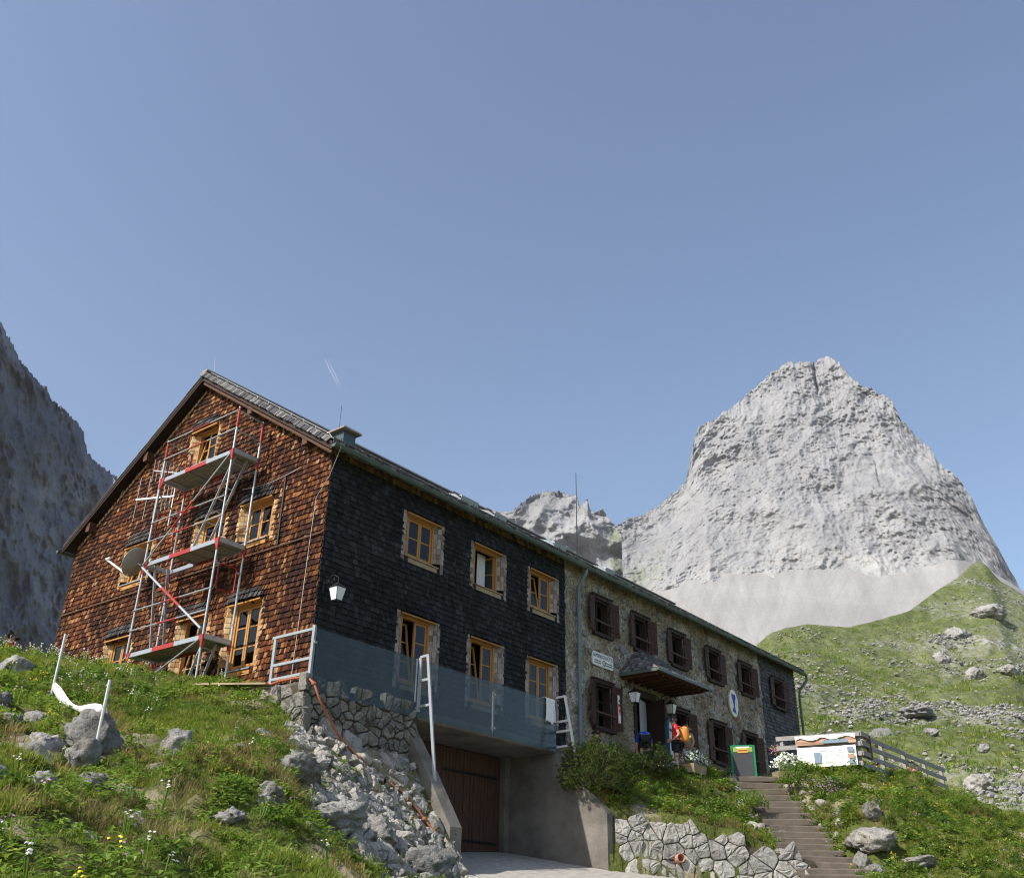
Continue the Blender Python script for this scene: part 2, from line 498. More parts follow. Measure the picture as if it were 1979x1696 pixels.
    c = t.mix(1.0, c, t.ramp(t.noise(v, .8, 5, .65), [(.3, (.6, .62, .6)), (.7, (1.2, 1.2, 1.15))]), 'MULTIPLY')
    ra = t.n('ShaderNodeAttribute'); ra.attribute_name = 'rocky'
    rk = t.ramp(t.noise(v, .55, 5, .65), [(.3, (.26, .255, .24)), (.7, (.38, .37, .355))])
    rm = t.math('MULTIPLY', ra.outputs['Fac'], t.ramp(t.noise(v, .9, 6, .7), [(.44, (0, 0, 0)), (.56, (1, 1, 1))]))
    c = t.mix(rm, c, rk)
    sk_ = t.ramp(t.noise(v, 1.5, 4, .7), [(.585, (0, 0, 0)), (.64, (.8,) * 3)])
    sk2 = t.ramp(t.noise(t.pos((.5, .5, 2.2)), .10, 5, .65, .5), [(.44, (.1,) * 3), (.6, (1, 1, 1))])
    c = t.mix(t.math('MULTIPLY', sk_, sk2), c, rk)
    t.bsdf(c, .95, t.noise(v, .7, 6, .7), .9, .5, .05)
    simple('snow', (.85, .87, .9), 0.7, 0.04, .5, 0.2)
    t = NT('cloud_white')
    d_ = t.n('ShaderNodeBsdfDiffuse'); d_.inputs[0].default_value = (.95, .95, .95, 1); l_ = t.n('ShaderNodeBsdfTranslucent'); l_.inputs[0].default_value = (.95, .95, .95, 1); x_ = t.n('ShaderNodeBsdfTransparent')
    a_ = t.n('ShaderNodeMixShader'); t.l(d_.outputs[0], a_.inputs[1]); t.l(l_.outputs[0], a_.inputs[2]); b_ = t.n('ShaderNodeMixShader'); b_.inputs[0].default_value = .86; t.l(a_.outputs[0], b_.inputs[1]); t.l(x_.outputs[0], b_.inputs[2]); t.l(b_.outputs[0], t.out.inputs[0])
    # leaf and blade greens
    def leaf(name, stops, trans=.25):
        t = NT(name)
        oi = t.n('ShaderNodeObjectInfo'); g = t.n('ShaderNodeNewGeometry')
        f = t.math('FRACT', t.math('ADD', oi.outputs['Random'], t.math('MULTIPLY', g.outputs['Random Per Island'], .55)))
        c = t.ramp(f, stops)
        pn = t.ramp(t.noise(t.pos(), .6, 4, .6), [(.35, (.75, .82, .8)), (.65, (1.25, 1.12, .95))])
        c = t.mix(1.0, c, pn, 'MULTIPLY')
        b = t.n('ShaderNodeBsdfPrincipled'); b.inputs['Roughness'].default_value = .55; b.inputs['Specular IOR Level'].default_value = .25
        t.l(c, b.inputs['Base Color'])
        tl = t.n('ShaderNodeBsdfTranslucent'); t.l(c, tl.inputs[0])
        mx = t.n('ShaderNodeMixShader'); mx.inputs[0].default_value = trans
        t.l(b.outputs[0], mx.inputs[1]); t.l(tl.outputs[0], mx.inputs[2]); t.l(mx.outputs[0], t.out.inputs[0])
    leaf('grass', [(0, (.115, .195, .022)), (.45, (.20, .29, .038)), (.78, (.30, .36, .064)), (.93, (.40, .38, .13)), (1, (.48, .40, .21))], .48)
    leaf('grass_dry', [(0, (.17, .175, .05)), (.5, (.32, .27, .11)), (1, (.44, .36, .19))], .42)
    leaf('herb', [(0, (.11, .20, .03)), (.5, (.19, .30, .048)), (1, (.30, .40, .085))], .48)
    leaf('pine', [(0, (.03, .06, .014)), (.6, (.062, .105, .026)), (1, (.12, .165, .04))], .25)
    leaf('petal_white', [(0, (.7, .7, .66)), (1, (.8, .8, .76))], .2)
    leaf('petal_yellow', [(0, (.7, .45, .02)), (1, (.8, .6, .05))], .2)
    leaf('petal_purple', [(0, (.33, .20, .42)), (1, (.5, .30, .50))], .2)
    simple('twig', (.16, .12, .09), 0.9, 0.3)

make_materials()
M = MATS

# ================================================================== ground
CTL = [(-3.85,4.85,0.34),(-5.76,0.23,-1.44),(-7.08,-3.01,-2.70),(-8.24,-5.79,-3.69),(-9.02,-7.63,-4.33),(-2.67,4.28,0.26),(-5.28,-1.12,-1.90),(-7.25,-5.17,-3.46),
 (-8.50,-7.68,-4.31),(-1.65,2.90,0.00),(-3.63,-0.57,-1.58),(-6.04,-4.73,-3.31),(-7.72,-7.57,-4.27),(-1.37,0.56,-0.46),(-3.15,-2.11,-1.91),(-5.17,-5.08,-3.30),(-6.83,-7.47,-4.22),
 (-1.26,-1.16,-1.26),(-3.02,-3.47,-2.55),(-4.42,-5.29,-3.49),(-5.53,-6.72,-4.14),(0.25,-1.55,-1.69),(-0.94,-2.90,-2.68),(-2.01,-4.09,-3.38),(-3.01,-5.21,-3.99),(-0.00,-3.27,-3.35),(1.11,-3.01,-3.69),
 (10.30,-2.51,-1.63),(13.01,-6.88,-1.61),(9.63,-7.80,-3.45),(15.92,-7.86,-1.90),(11.53,-8.86,-3.34),(21.18,-8.36,-1.48),(13.31,-9.82,-3.27),(22.99,-7.27,-1.05),(11.73,-5.98,-2.4),
 (-0.6,1.3,-0.15),(-0.6,3.5,0.22),(-0.6,5.6,0.65),(-0.6,8.0,1.1),(-0.6,10.9,1.6),(-2.2,6.7,0.75),(-2.2,9.0,1.2),(-3,13,1.0),(3,16,1.0),(-6,8,0.5),(-9,3,-0.9),(-12,0,-2.2),
 (1.5,-1.5,-1.72),(1.6,-1.9,-2.25),(1.6,-2.4,-3.0),(1.5,-2.9,-3.6),(.8,-3.6,-3.85),
 (7.3,-2.7,-2.02),(8.3,-4.0,-2.22),(9.3,-5.2,-2.52),(10.0,-6.0,-2.95),(7.5,-1.9,-1.3),(7.6,-1.2,-.75),(9.5,-1.5,-.55),(12,-1.6,-.55),(13.5,-1.9,-.5),(15,-2.0,-.35),(8,-.6,-.4),(14,-.8,-.3),(11,-.6,-.3),
 (15.36,-2.52,-.42),(14.31,-3.39,-1.12),(13.25,-4.23,-1.75),(12.17,-5.04,-2.34),(11.07,-5.82,-2.87),(9.58,-6.8,-3.5),
 (16.8,-5.3,-.32),(16.2,-3.6,-.2),(21,-5.4,-.25),(25,-5.4,-.15),(18,-3,-.18),(24,-2,-.15),(27.5,-3,-.5),(31,-5,-2.5),(32,2,-2.5),(38,-10,-5),(30,-14,-4.5),
 (-13,-15.7,-6.4),(-9,-14,-5.6),(-5,-14,-5.4),(0,-12,-5.2),(8,-14,-5.0),(20,-13,-4.0),(-16,-9,-5.2),(-16,-3,-3.6),(5,-8.5,-4.4),(28,14,-1),(14,14,0),(-15,8,-.8)]
_C = np.array(CTL)

def _tps_fit(C, lam=0.02):
    n = len(C)
    d = np.linalg.norm(C[:, None, :2] - C[None, :, :2], axis=2)
    K = np.where(d > 0, d * d * np.log(d + 1e-12), 0) + lam * np.eye(n)
    Pm = np.hstack([np.ones((n, 1)), C[:, :2]])
    A = np.block([[K, Pm], [Pm.T, np.zeros((3, 3))]])
    return np.linalg.solve(A, np.concatenate([C[:, 2], np.zeros(3)]))
_TW = _tps_fit(_C)

def _tps(x, y):
    out = np.empty(len(x))
    for s in range(0, len(x), 20000):
        xs, ys = x[s:s + 20000], y[s:s + 20000]
        d2 = (xs[:, None] - _C[None, :, 0]) ** 2 + (ys[:, None] - _C[None, :, 1]) ** 2
        k = 0.5 * d2 * np.log(d2 + 1e-12)
        out[s:s + 20000] = k @ _TW[:-3] + _TW[-3] + _TW[-2] * xs + _TW[-1] * ys
    return out

DRIVE = [(2.1, .6), (6.98, .6), (7.05, -2.62), (10.05, -6.25), (9.2, -7.6), (6, -9.5), (0, -8.5), (.9, -4.2), (1.75, -2.75), (1.98, -2.45)]
def inside(poly, x, y):
    r = np.zeros(len(x), bool)
    n = len(poly)
    for i in range(n):
        x0, y0 = poly[i]; x1, y1 = poly[(i + 1) % n]
        c = ((y0 > y) != (y1 > y)) & (x < (x1 - x0) * (y - y0) / ((y1 - y0) if y1 != y0 else 1e-9) + x0)
        r ^= c
    return r

def drive_z(x, y):
    return -3.0 + .16 * (y - .3) + .07 * (x - 4.5)

def height(x, y, rough=True):
    x = np.atleast_1d(np.asarray(x, float)); y = np.atleast_1d(np.asarray(y, float))
    z = _tps(x, y)
    if rough:
        p = np.stack([x, y, np.zeros_like(x)], 1)
        amp = np.clip((np.hypot(x - 4, y - 4) - 7) / 6, .35, 1)
        z = z + (.28 * fbm(p * .55, 2, 3) + .36 * fbm(p * 1.25, 3, 5) + .07 * fbm(p * 4.0, 2, 6)) * amp
    b = (x > .2) & (x < 25.1) & (y > .2) & (y < 10.7)
    z = np.where(b, np.minimum(z, -.75), z)
    t = (x > -.85) & (x < 2.0) & (y > -1.15) & (y <= .25)
    z = np.where(t, -.75, z)
    f = (x > 7) & (x < 26) & (y > -1.0) & (y <= .2)
    z = np.where(f, np.minimum(np.maximum(z, -.4), -.12), z)
    sv = np.stack([x - 9.58, y + 6.8], 1); al = sv @ np.array([.8037, .5951]); ac = sv @ np.array([.5951, -.8037])
    zl = np.interp(al, np.linspace(0, 7.19, 17), STEP_Z[::-1])
    k = np.clip((1.15 - np.abs(ac)) / .4, 0, 1) * ((al > -.3) & (al < 7.4))
    z = np.where(k > 0, z * (1 - k) + np.minimum(z, zl - .17) * k, z)
    d = inside(DRIVE, x, y)
    z = np.where(d, drive_z(x, y), z)
    return z

STEP_Z = np.array([-.29, -.53, -.76, -.98, -1.2, -1.41, -1.61, -1.81, -2.01, -2.2, -2.38, -2.55, -2.73, -2.89, -3.05, -3.21, -3.35])

def hz(x, y):
    return float(height([x], [y])[0])

gx = np.arange(-17, 34.01, .14); gy = np.arange(-18, 17.01, .14)
X, Y = np.meshgrid(gx, gy, indexing='ij')
Z = height(X.ravel(), Y.ravel())
# fade the rim of the sheet downwards so that it joins the valley floor
rim = np.clip((np.maximum.reduce([-15 - X, X - 31, -16.5 - Y, Y - 14.5])).ravel(), 0, 3)
Zr = Z - rim ** 2 * .35
gme = grid_mesh('ground', np.stack([X.ravel(), Y.ravel(), Zr], 1), len(gx), len(gy))
rub = np.array([(-1.4, -1.2), (.3, -1.4), (1.9, -1.3), (1.9, -2.8), (1.2, -3.6), (-.8, -4.6), (-2.6, -5.0), (-3.2, -4.2), (-2.2, -2.6)])
xr, yr = X.ravel(), Y.ravel()
nz = fbm(np.stack([xr, yr, xr * 0], 1) * 1.3, 4, 31)
dirt = np.where(inside([tuple(q) for q in rub], xr + nz * .6, yr + nz * .6), .75, 0.0)
dirt = np.maximum(dirt, np.clip((fbm(np.stack([xr, yr, xr * 0 + 9], 1) * .8, 4, 77) - .28) * 4, 0, .8))
at = gme.attributes.new('dirt', 'FLOAT', 'POINT')
at.data.foreach_set('value', dirt.astype(np.float32))
tag(obj('ground', gme, M['turf_soil'], smooth=True), kind='structure')

# valley floor far below, out to the horizon
a = np.linspace(0, 2 * np.pi, 97); rr = np.array([0, 20, 40, 70, 120, 250, 500, 900, 1500])
vx = (5 + rr[:, None] * np.cos(a)[None]).ravel(); vy = (rr[:, None] * np.sin(a)[None]).ravel()
vz = (-7.5 - np.minimum(rr, 250)[:, None] * .05 + 0 * a[None]).ravel() + 2 * pnoise(np.stack([vx, vy, vx * 0], 1) * .03, 4)
tag(obj('valley_floor', grid_mesh('valley_floor', np.stack([vx, vy, vz], 1), len(rr), len(a)), M['meadow'], smooth=True), kind='structure')

# driveway sheet
dx = np.arange(-.5, 10.6, .2); dy = np.arange(-9.4, .61, .2)
DX, DY = np.meshgrid(dx, dy, indexing='ij')
keep = inside(DRIVE, DX.ravel() , DY.ravel())
dz = drive_z(DX.ravel(), DY.ravel()) + .015 + .012 * pnoise(np.stack([DX.ravel(), DY.ravel(), DX.ravel() * 0], 1) * 2.2, 8)
idx = np.arange(DX.size).reshape(DX.shape)
F = np.stack([idx[:-1, :-1].ravel(), idx[1:, :-1].ravel(), idx[1:, 1:].ravel(), idx[:-1, 1:].ravel()], 1)
F = F[keep[F].all(1)]
tag(obj('driveway', np_mesh('driveway', np.stack([DX.ravel(), DY.ravel(), dz], 1), F), M['gravel'], smooth=True), kind='structure')

# ================================================================== mountains
def interp(pts, a):
    p = np.array(sorted(pts)); return np.interp(a, p[:, 0], p[:, 1])

def mountain(name, mat, sky, base, rb, rt, na, nt, disp, jag, seed, back=.35, power=1.0, strat=(1, 1, 1), green=None, cracks=()):
    """rock mass: foot at range rb(az), crest at range rt(az), real relief and a back slope"""
    az0, az1 = min(p[0] for p in sky), max(p[0] for p in sky)
    az = np.linspace(az0, az1, na)
    et = interp(sky, az); eb = interp(base, az)
    rbv, rtv = interp(rb, az), interp(rt, az)
    q = np.stack([az * 1.6, az * 0, az * 0], 1)
    jg = jag * (.6 * fbm(q, 2, seed, .6) + .55 * fbm(q * 4.1, 4, seed + 3, .7))
    nb = max(8, nt // 5)
    t = np.concatenate([np.linspace(0, 1, nt), 1 + np.linspace(0, 1, nb)[1:]])
    A, T = np.meshgrid(np.radians(az), t, indexing='ij')
    ET, EB = np.radians(et)[:, None], np.radians(eb)[:, None]
    T1 = np.minimum(T, 1); TB = np.maximum(T - 1, 0)
    RR = rbv[:, None] + (rtv - rbv)[:, None] * T1 ** power
    sk = (et[None] * np.exp(-((az[:, None] - az[None]) / .9) ** 2)).sum(1) / np.exp(-((az[:, None] - az[None]) / .9) ** 2).sum(1)   # smooth trend of the skyline
    ES = np.radians(sk)[:, None]; fine = (ET - ES) + np.radians(jg)[:, None]
    ZZ = CAM.z + RR * np.tan(EB + (ES - EB) * T1 + fine * T1 ** 14)
    H = ZZ
    RR2 = RR + TB * back * rtv[:, None]
    ZZ = ZZ - TB * .8 * back * rtv[:, None]
    px, py = CAM.x + RR2 * np.cos(A), CAM.y + RR2 * np.sin(A)
    P = np.stack([px.ravel(), py.ravel(), ZZ.ravel()], 1)
    S = P * np.array(strat)
    lat = (A.ravel() - np.radians((az0 + az1) / 2)) * float(rtv.mean()); wp = 30 * fbm(P / 110, 3, seed + 71)
    d = 0.0
    wear = np.clip(.88 + .8 * fbm(P / (float(rtv.mean()) * .10), 3, seed + 5), .55, 1.2)       # smooth slabs beside broken rock
    for amp, wl, kind in disp:
        if kind == 'r': n = ridged(S / wl, 3, seed + int(wl)) - 1.02
        elif kind == 'f': n = fbm(S / wl, 4, seed + int(wl), .55)
        else:
            if kind == 'g': q = np.stack([(lat + wp) / wl, P[:, 2] * .22 / wl, lat * 0], 1)              # gullies down the face
            else: q = np.stack([(lat * .16 + wp * .5) / wl, (P[:, 2] + .42 * lat + .6 * wp) / wl, lat * 0], 1)   # slanting ledges
            n = ridged(q, 3, seed + int(wl) * 3) - 1.02
        d = d + amp * n * (wear if wl < 40 else 1.0)
    for ca, t0, t1, cw, dep in cracks:
        ad = np.degrees(A).ravel() + .16 * fbm(np.stack([T.ravel() * 10, T.ravel() * 0 + ca, T.ravel() * 0], 1), 4, 12, .6) - ca
        d = d - dep * np.exp(-(ad / cw) ** 2) * np.clip((T.ravel() - t0) * 30, 0, 1) * np.clip((t1 - T.ravel()) * 30 + .5, 0, 1)
    edge = (np.clip(T1 * 14, 0, 1) * np.clip(1.0 - TB, 0, 1)).ravel()
    d = d * edge
    el_ = (ZZ - CAM.z).ravel() / RR2.ravel()
    P[:, 0] -= np.cos(A).ravel() * d
    P[:, 1] -= np.sin(A).ravel() * d
    P[:, 2] -= np.where(T.ravel() <= 1, d * el_, 0)          # relief leaves the skyline where it is
    P[:, 2] += .12 * d * (T.ravel() < .93) * (T.ravel() > .02)
    me = grid_mesh(name, P, len(az), len(t))
    if green is not None:
        g = green(np.degrees(A).ravel(), T.ravel(), P)
        at = me.attributes.new('green', 'FLOAT', 'POINT'); at.data.foreach_set('value', np.asarray(g, np.float32))
        at = me.attributes.new('pale', 'FLOAT', 'POINT'); at.data.foreach_set('value', np.clip(1.15 - T.ravel() / .22 + .5 * fbm(P / 60, 3, seed + 88), 0, 1).astype(np.float32))
    o = obj(name, me, M[mat])
    tag(o, kind='structure')
    return o

PEAK = [(31.68,22.22),(30.85,22.50),(29.63,22.91),(28.34,23.75),(27.48,24.46),(27.03,25.93),(26.73,26.81),(26.40,27.54),(24.67,28.16),(23.24,29.07),(22.17,29.70),(21.08,30.40),(20.22,30.65),(19.25,30.52),(18.77,30.35),(17.92,30.68),(17.20,30.22),(16.45,29.08),(15.07,28.14),(14.42,27.59),(14.17,26.54),(12.80,24.60),(12.53,23.84),(11.72,23.00),(11.18,21.65),(10.91,20.36),(10.43,18.92),(9.99,17.37),(9.72,16.39),(8.60,13.64)]
PEAKB = [(31.89,15.6),(29.97,17.2),(27.13,18.0),(24.35,18.3),(19.60,18.2),(15.39,17.9),(12.70,17.3),(9.78,13.0),(8.65,12.0)]
def peak_green(az, t, P):
    return np.clip((az - 28.6) * .5, 0, 1) * np.clip((.72 - t) * 5, 0, 1) * np.clip((t - .12) * 6, 0, 1) * np.clip(.35 + 1.6 * fbm(P / 45, 3, 9), 0, 1) * .5
mountain('mountain_peak', 'peak_rock', PEAK, PEAKB, [(8, 820), (32, 820)], [(8, 900), (18, 1020), (32, 900)], 520, 330,
         [(24, 260, 'r'), (7.0, 95, 'r'), (4.2, 52, 'g'), (3.6, 35, 'r'), (2.0, 19, 'g'), (1.9, 14, 'r'), (1.6, 6.2, 'r'), (1.1, 2.8, 'f')], .26, 5, power=1.0, strat=(1, 1, .72), green=peak_green, cracks=[(18.7, .84, 1.0, .07, 16), (16.0, .46, .6, .035, 6)])
MID = [(45, 23.4), (42.24,23.4),(40.55,22.8),(39.89,22.9),(38.56,22.95),(37.58,23.75),(36.58,24.10),(35.58,24.15),(34.92,23.9),(34.40,23.9),(34.26,23.2),(33.76,23.65),(33.55,22.95),(32.79,22.95),(32.01,22.00),(31.34,22.45),(30.36,22.5),(29.41,22.2),(28.0,21.6)]
mountain('mountain_ridge', 'ridge_rock', MID, [(45, 17), (27, 15.5)], [(27, 900), (45, 900)], [(27, 985), (45, 985)], 300, 150,
         [(26, 130, 'r'), (10, 55, 'r'), (5, 23, 'r'), (3, 10, 'r'), (1.6, 4.5, 'r')], .24, 21, green=lambda az, t, P: ((az < 32.4) & (t > .35)).astype(float) * .6)
LEFT = [(77.47,32.0),(73.46,30.21),(70.89,29.18),(70.23,28.66),(69.48,27.74),(68.55,26.99),(67.57,26.52),(66.99,25.94),(65.83,25.35),(65.11,24.78),(64.63,23.74),(64.17,23.26),(63.38,22.97),(62.62,22.54),(60.21,21.06),(57.5,19.8)]
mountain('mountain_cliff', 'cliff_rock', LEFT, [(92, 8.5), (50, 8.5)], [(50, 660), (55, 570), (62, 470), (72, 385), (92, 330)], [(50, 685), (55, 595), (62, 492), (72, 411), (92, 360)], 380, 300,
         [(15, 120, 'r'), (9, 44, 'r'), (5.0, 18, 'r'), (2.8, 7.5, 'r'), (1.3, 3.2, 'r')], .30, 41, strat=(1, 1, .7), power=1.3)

# scree apron between the meadow and the peak
sky_s = [(33.5, 16.3), (32.52,16.9),(29.98,18.1),(27.14,18.8),(24.35,19.05),(19.61,18.9),(15.40,18.5),(12.71,18.2),(9.81,16.00),(7, 14)]
az = np.linspace(7, 33.5, 300); t = np.linspace(0, 1.09, 150)
A, T = np.meshgrid(az, t, indexing='ij')
fan = .5 + .5 * np.cos((A * .11 + .35 * T) * 2 * np.pi)
EL = 8.0 + (interp(sky_s, az)[:, None] - 8.0) * T
RR = 330 + (835 - 330) * T ** .92
EL = EL + .14 * fbm(np.stack([A.ravel() * .5, A.ravel() * 0, A.ravel() * 0], 1), 2, 66, .5).reshape(A.shape) * np.clip(T * 4 - 3, 0, 1)
q = np.stack([A.ravel() * .4, T.ravel() * 2.2, A.ravel() * 0], 1)
RR = RR + (fan * 9 * T * np.clip((1.02 - T) * 4, 0, 1)).reshape(A.shape) + (1.0 * fbm(q, 2, 61) + .0 * fbm(np.stack([A.ravel() * 1.6 + T.ravel() * 3.1, T.ravel() * 3.5, A.ravel() * 0], 1), 3, 62)).reshape(A.shape)
P = np.stack([(CAM.x + RR * np.cos(np.radians(A))).ravel(), (CAM.y + RR * np.sin(np.radians(A))).ravel(), (CAM.z + (330 + 505 * T ** .92) * np.tan(np.radians(EL))).ravel()], 1)
sme = grid_mesh('scree_slope', P, len(az), len(t))
for an, ka, kt in (('fan_a', 1.5, 9.0), ('fan_b', 1.9, -7.0)):
    a_ = sme.attributes.new(an, 'FLOAT_VECTOR', 'POINT')
    a_.data.foreach_set('vector', np.stack([A.ravel() * ka + T.ravel() * kt + .8 * fbm(np.stack([A.ravel() * .3, T.ravel() * 2, A.ravel() * 0], 1), 3, 63), T.ravel() * 1.2, A.ravel() * 0], 1).astype(np.float32).ravel())
tag(obj('scree_slope', sme, M['scree'], smooth=True), kind='structure')

# green hillside with limestone outcrops
CREST = [(36, 11.5), (30, 12.5), (26.65,13.56),(24.48,14.75),(23.22,15.63),(22.32,15.86),(21.15,15.93),(18.92,15.63),(17.20,15.94),(15.49,16.29),(14.29,16.94),(12.79,17.73),(12.02,18.26),(11.59,18.40),(11.25,18.16),(10.77,17.33),(9.72,16.39),(7.55,15.06),(5.09,13.72),(0, 12), (-6, 11)]
CR_R = [(36, 170), (24, 190), (19, 215), (15, 250), (11.6, 300), (8, 290), (-6, 260)]
az = np.linspace(-6, 36, 420); nt = 240
t = np.concatenate([np.linspace(0, 1, nt), np.linspace(1, 1.35, 18)[1:]])
A, T = np.meshgrid(az, t, indexing='ij')
EC = interp(CREST, az)[:, None]; RC = interp(CR_R, az)[:, None]
T1 = np.minimum(T, 1)
RR = 42 + (RC - 42) * T1 ** 1.15 + np.maximum(T - 1, 0) * 160
E0 = 1.0
ZH = CAM.z + (42 + (RC - 42) * T1 ** 1.15) * np.tan(np.radians(E0 + (EC - E0) * T1 ** .92)) - np.maximum(T - 1, 0) * 110
px, py = CAM.x + RR * np.cos(np.radians(A)), CAM.y + RR * np.sin(np.radians(A))
P = np.stack([px.ravel(), py.ravel(), ZH.ravel()], 1)
band = np.stack([P[:, 0] * .012 + P[:, 2] * .05, P[:, 1] * .012, P[:, 2] * .01], 1)
n1 = fbm(P / 28, 4, 91); n2 = ridged(P / 9, 3, 92); n3 = fbm(P / 3.2, 3, 93)
edge = np.clip(T.ravel() * 8, 0, 1) * (1 - .85 * np.exp(-((T.ravel() - 1) / .02) ** 2))
outc = fbm(np.stack([P[:, 0] / 55, P[:, 1] / 55, P[:, 2] / 9], 1), 4, 95)
rocky = np.clip((outc - .32) * 2.2, 0, .6) + np.clip((A.ravel() < 14.5) * (T.ravel() > .72) * .35, 0, 1) * np.clip(outc * 3 + .6, 0, 1) + .04
P[:, 2] += edge * (2.4 * n1 + .5 * n3 + np.clip(rocky, 0, 1) * (.7 * n2 + .2))
HILL_P, HILL_ROCKY, HILL_T, HILL_A = P, np.clip(rocky, 0, 1), T.ravel(), A.ravel()
hme = grid_mesh('hillside', P, len(az), len(t))
at = hme.attributes.new('rocky', 'FLOAT', 'POINT'); at.data.foreach_set('value', np.clip(rocky, 0, 1).astype(np.float32))
tag(obj('hillside', hme, M['meadow'], smooth=True), kind='structure')

# ================================================================== mountain hut
W, L1, L2, L3 = 10.92, 9.11, 21.94, 25.28
HALF = W / 2
Z_EAVE, Y_EAVE = 5.24, -.30            # top of the roof at the eave line
SLOPE = (9.06 - Z_EAVE) / (HALF - Y_EAVE)
X_VERGE, X_END = -.30, L3 + .28
def roof_top(y):
    d = np.minimum(y, W - y)
    return Z_EAVE + SLOPE * (d - Y_EAVE)
ROT_G = -math.pi / 2                    # gable local frame: x to the right seen from outside, -y outwards

hut = thing('mountain_hut', 'long mountain hut with brown shingled gable, dark shingled front and rubble stone wing', 'building')

# openings: (centre u along wall, bottom z, width, height)
GABLE_WIN = [  # y centre, z0, w, h, muntins, open
    (5.30, 6.42, .86, .98, 1, 'tilt'), (2.52, 3.58, .94, .98, 1, ''), (4.36, 3.58, .94, .98, 1, ''), (7.52, 3.55, .94, 1.0, 1, 'tilt'),
    (2.44, .52, .94, 1.50, 2, ''), (4.40, .30, .94, 1.70, 2, 'tilt'), (7.58, .55, .94, 1.45, 2, '')]
FRONT_WIN = [  # x centre, z0, w, h, muntins, open
    (3.13, 3.45, .98, 1.08, 1, ''), (5.66, 3.45, .98, 1.08, 1, 'open'), (8.08, 3.45, .98, 1.08, 1, 'tilt'),
    (3.15, .45, .98, 1.57, 2, 'tilt'), (5.63, .45, .98, 1.57, 2, 'tilt'), (8.03, .45, .98, 1.57, 2, '')]
STONE_WIN = [(x, 3.45, .80, 1.05) for x in (11.0, 13.24, 15.58, 18.17, 20.66)] + [(x, .70, .84, 1.25) for x in (10.95, 15.55, 18.12, 20.57)]
END_WIN = [(23.5, 3.45, .80, 1.05), (23.45, .55, .84, 1.25)]
DOOR = (13.33, -.05, 1.35, 2.25)
SPL = .15                               # splay of the window reveals

def wall_sheet(name, u0, u1, zb, top, holes, mat, thick, parent, rot, breaks=()):
    """sheet of wall with rectangular openings, local x = u, outside towards -y, given a real thickness"""
    us = sorted(set([u0, u1] + [b for b in breaks if u0 < b < u1] + [e for h in holes for e in (h[0], h[1])]))
    mb = MB()
    for a, b in zip(us[:-1], us[1:]):
        hs = sorted([(h[2], h[3]) for h in holes if h[0] <= a + 1e-6 and h[1] >= b - 1e-6])
        z = zb
        segs = []
        for h in hs:
            segs.append((z, h[0])); z = h[1]
        for s in segs:
            mb.add([(a, 0, s[0]), (b, 0, s[0]), (b, 0, s[1]), (a, 0, s[1])], [(0, 1, 2, 3)])
        mb.add([(a, 0, z), (b, 0, z), (b, 0, top(b)), (a, 0, top(a))], [(0, 1, 2, 3)])
    o = mb.build(name, mat, parent, rot=rot)
    bm = bmesh.new(); bm.from_mesh(o.data); bmesh.ops.remove_doubles(bm, verts=bm.verts, dist=1e-4); bm.to_mesh(o.data); bm.free()
    s = o.modifiers.new('thickness', 'SOLIDIFY'); s.thickness = thick; s.offset = -1.0
    return o

def hole(c, z0, w, h, sp=SPL):
    return (c - w / 2 - sp, c + w / 2 + sp, z0 - .02, z0 + h + .02)

g_holes = [hole(-w[0], *w[1:4]) for w in GABLE_WIN]
f_holes = [hole(*w[:4]) for w in FRONT_WIN]
s_holes = [hole(*w, sp=0.0) for w in STONE_WIN] + [hole(DOOR[0], DOOR[1], DOOR[2], DOOR[3], 0)]
e_holes = [hole(*w, sp=0.0) for w in END_WIN]
under = lambda y: float(roof_top(y)) - .16
gable_wall = wall_sheet('gable_wall', -W, 0, -1.0, lambda u: under(-u), g_holes, M['wood_brown'], .22, hut, (0, 0, ROT_G), (-HALF,))
front_wall = wall_sheet('front_wall', 0, L1, -.46, lambda u: under(0), f_holes, M['shingle_dark'], .22, hut, (0, 0, 0))
end_wall = wall_sheet('end_wall', L2, L3, -1.0, lambda u: under(0), e_holes, M['shingle_dark'], .22, hut, (0, 0, 0))
# far end and rear, plain boarded walls
mb = MB()
mb.add([(L3, 0, -1), (L3, W, -1), (L3, W, under(W)), (L3, HALF, under(HALF)), (L3, 0, under(0))], [(0, 1, 2, 3, 4)])
mb.add([(0, W, -1), (L3, W, -1), (L3, W, under(W)), (0, W, under(W))], [(3, 2, 1, 0)])
mb.build('rear_wall', M['wood_brown'], hut)
mb = MB(); mb.box(.25, L3 - .1, .5, W - .1, -.5, -.3); mb.box(.25, L3 - .1, .5, W - .1, 2.35, 2.55); mb.box(.25, L3 - .1, .5, W - .1, 5.2, 5.35)
mb.build('floor', M['plaster_dark'], hut)

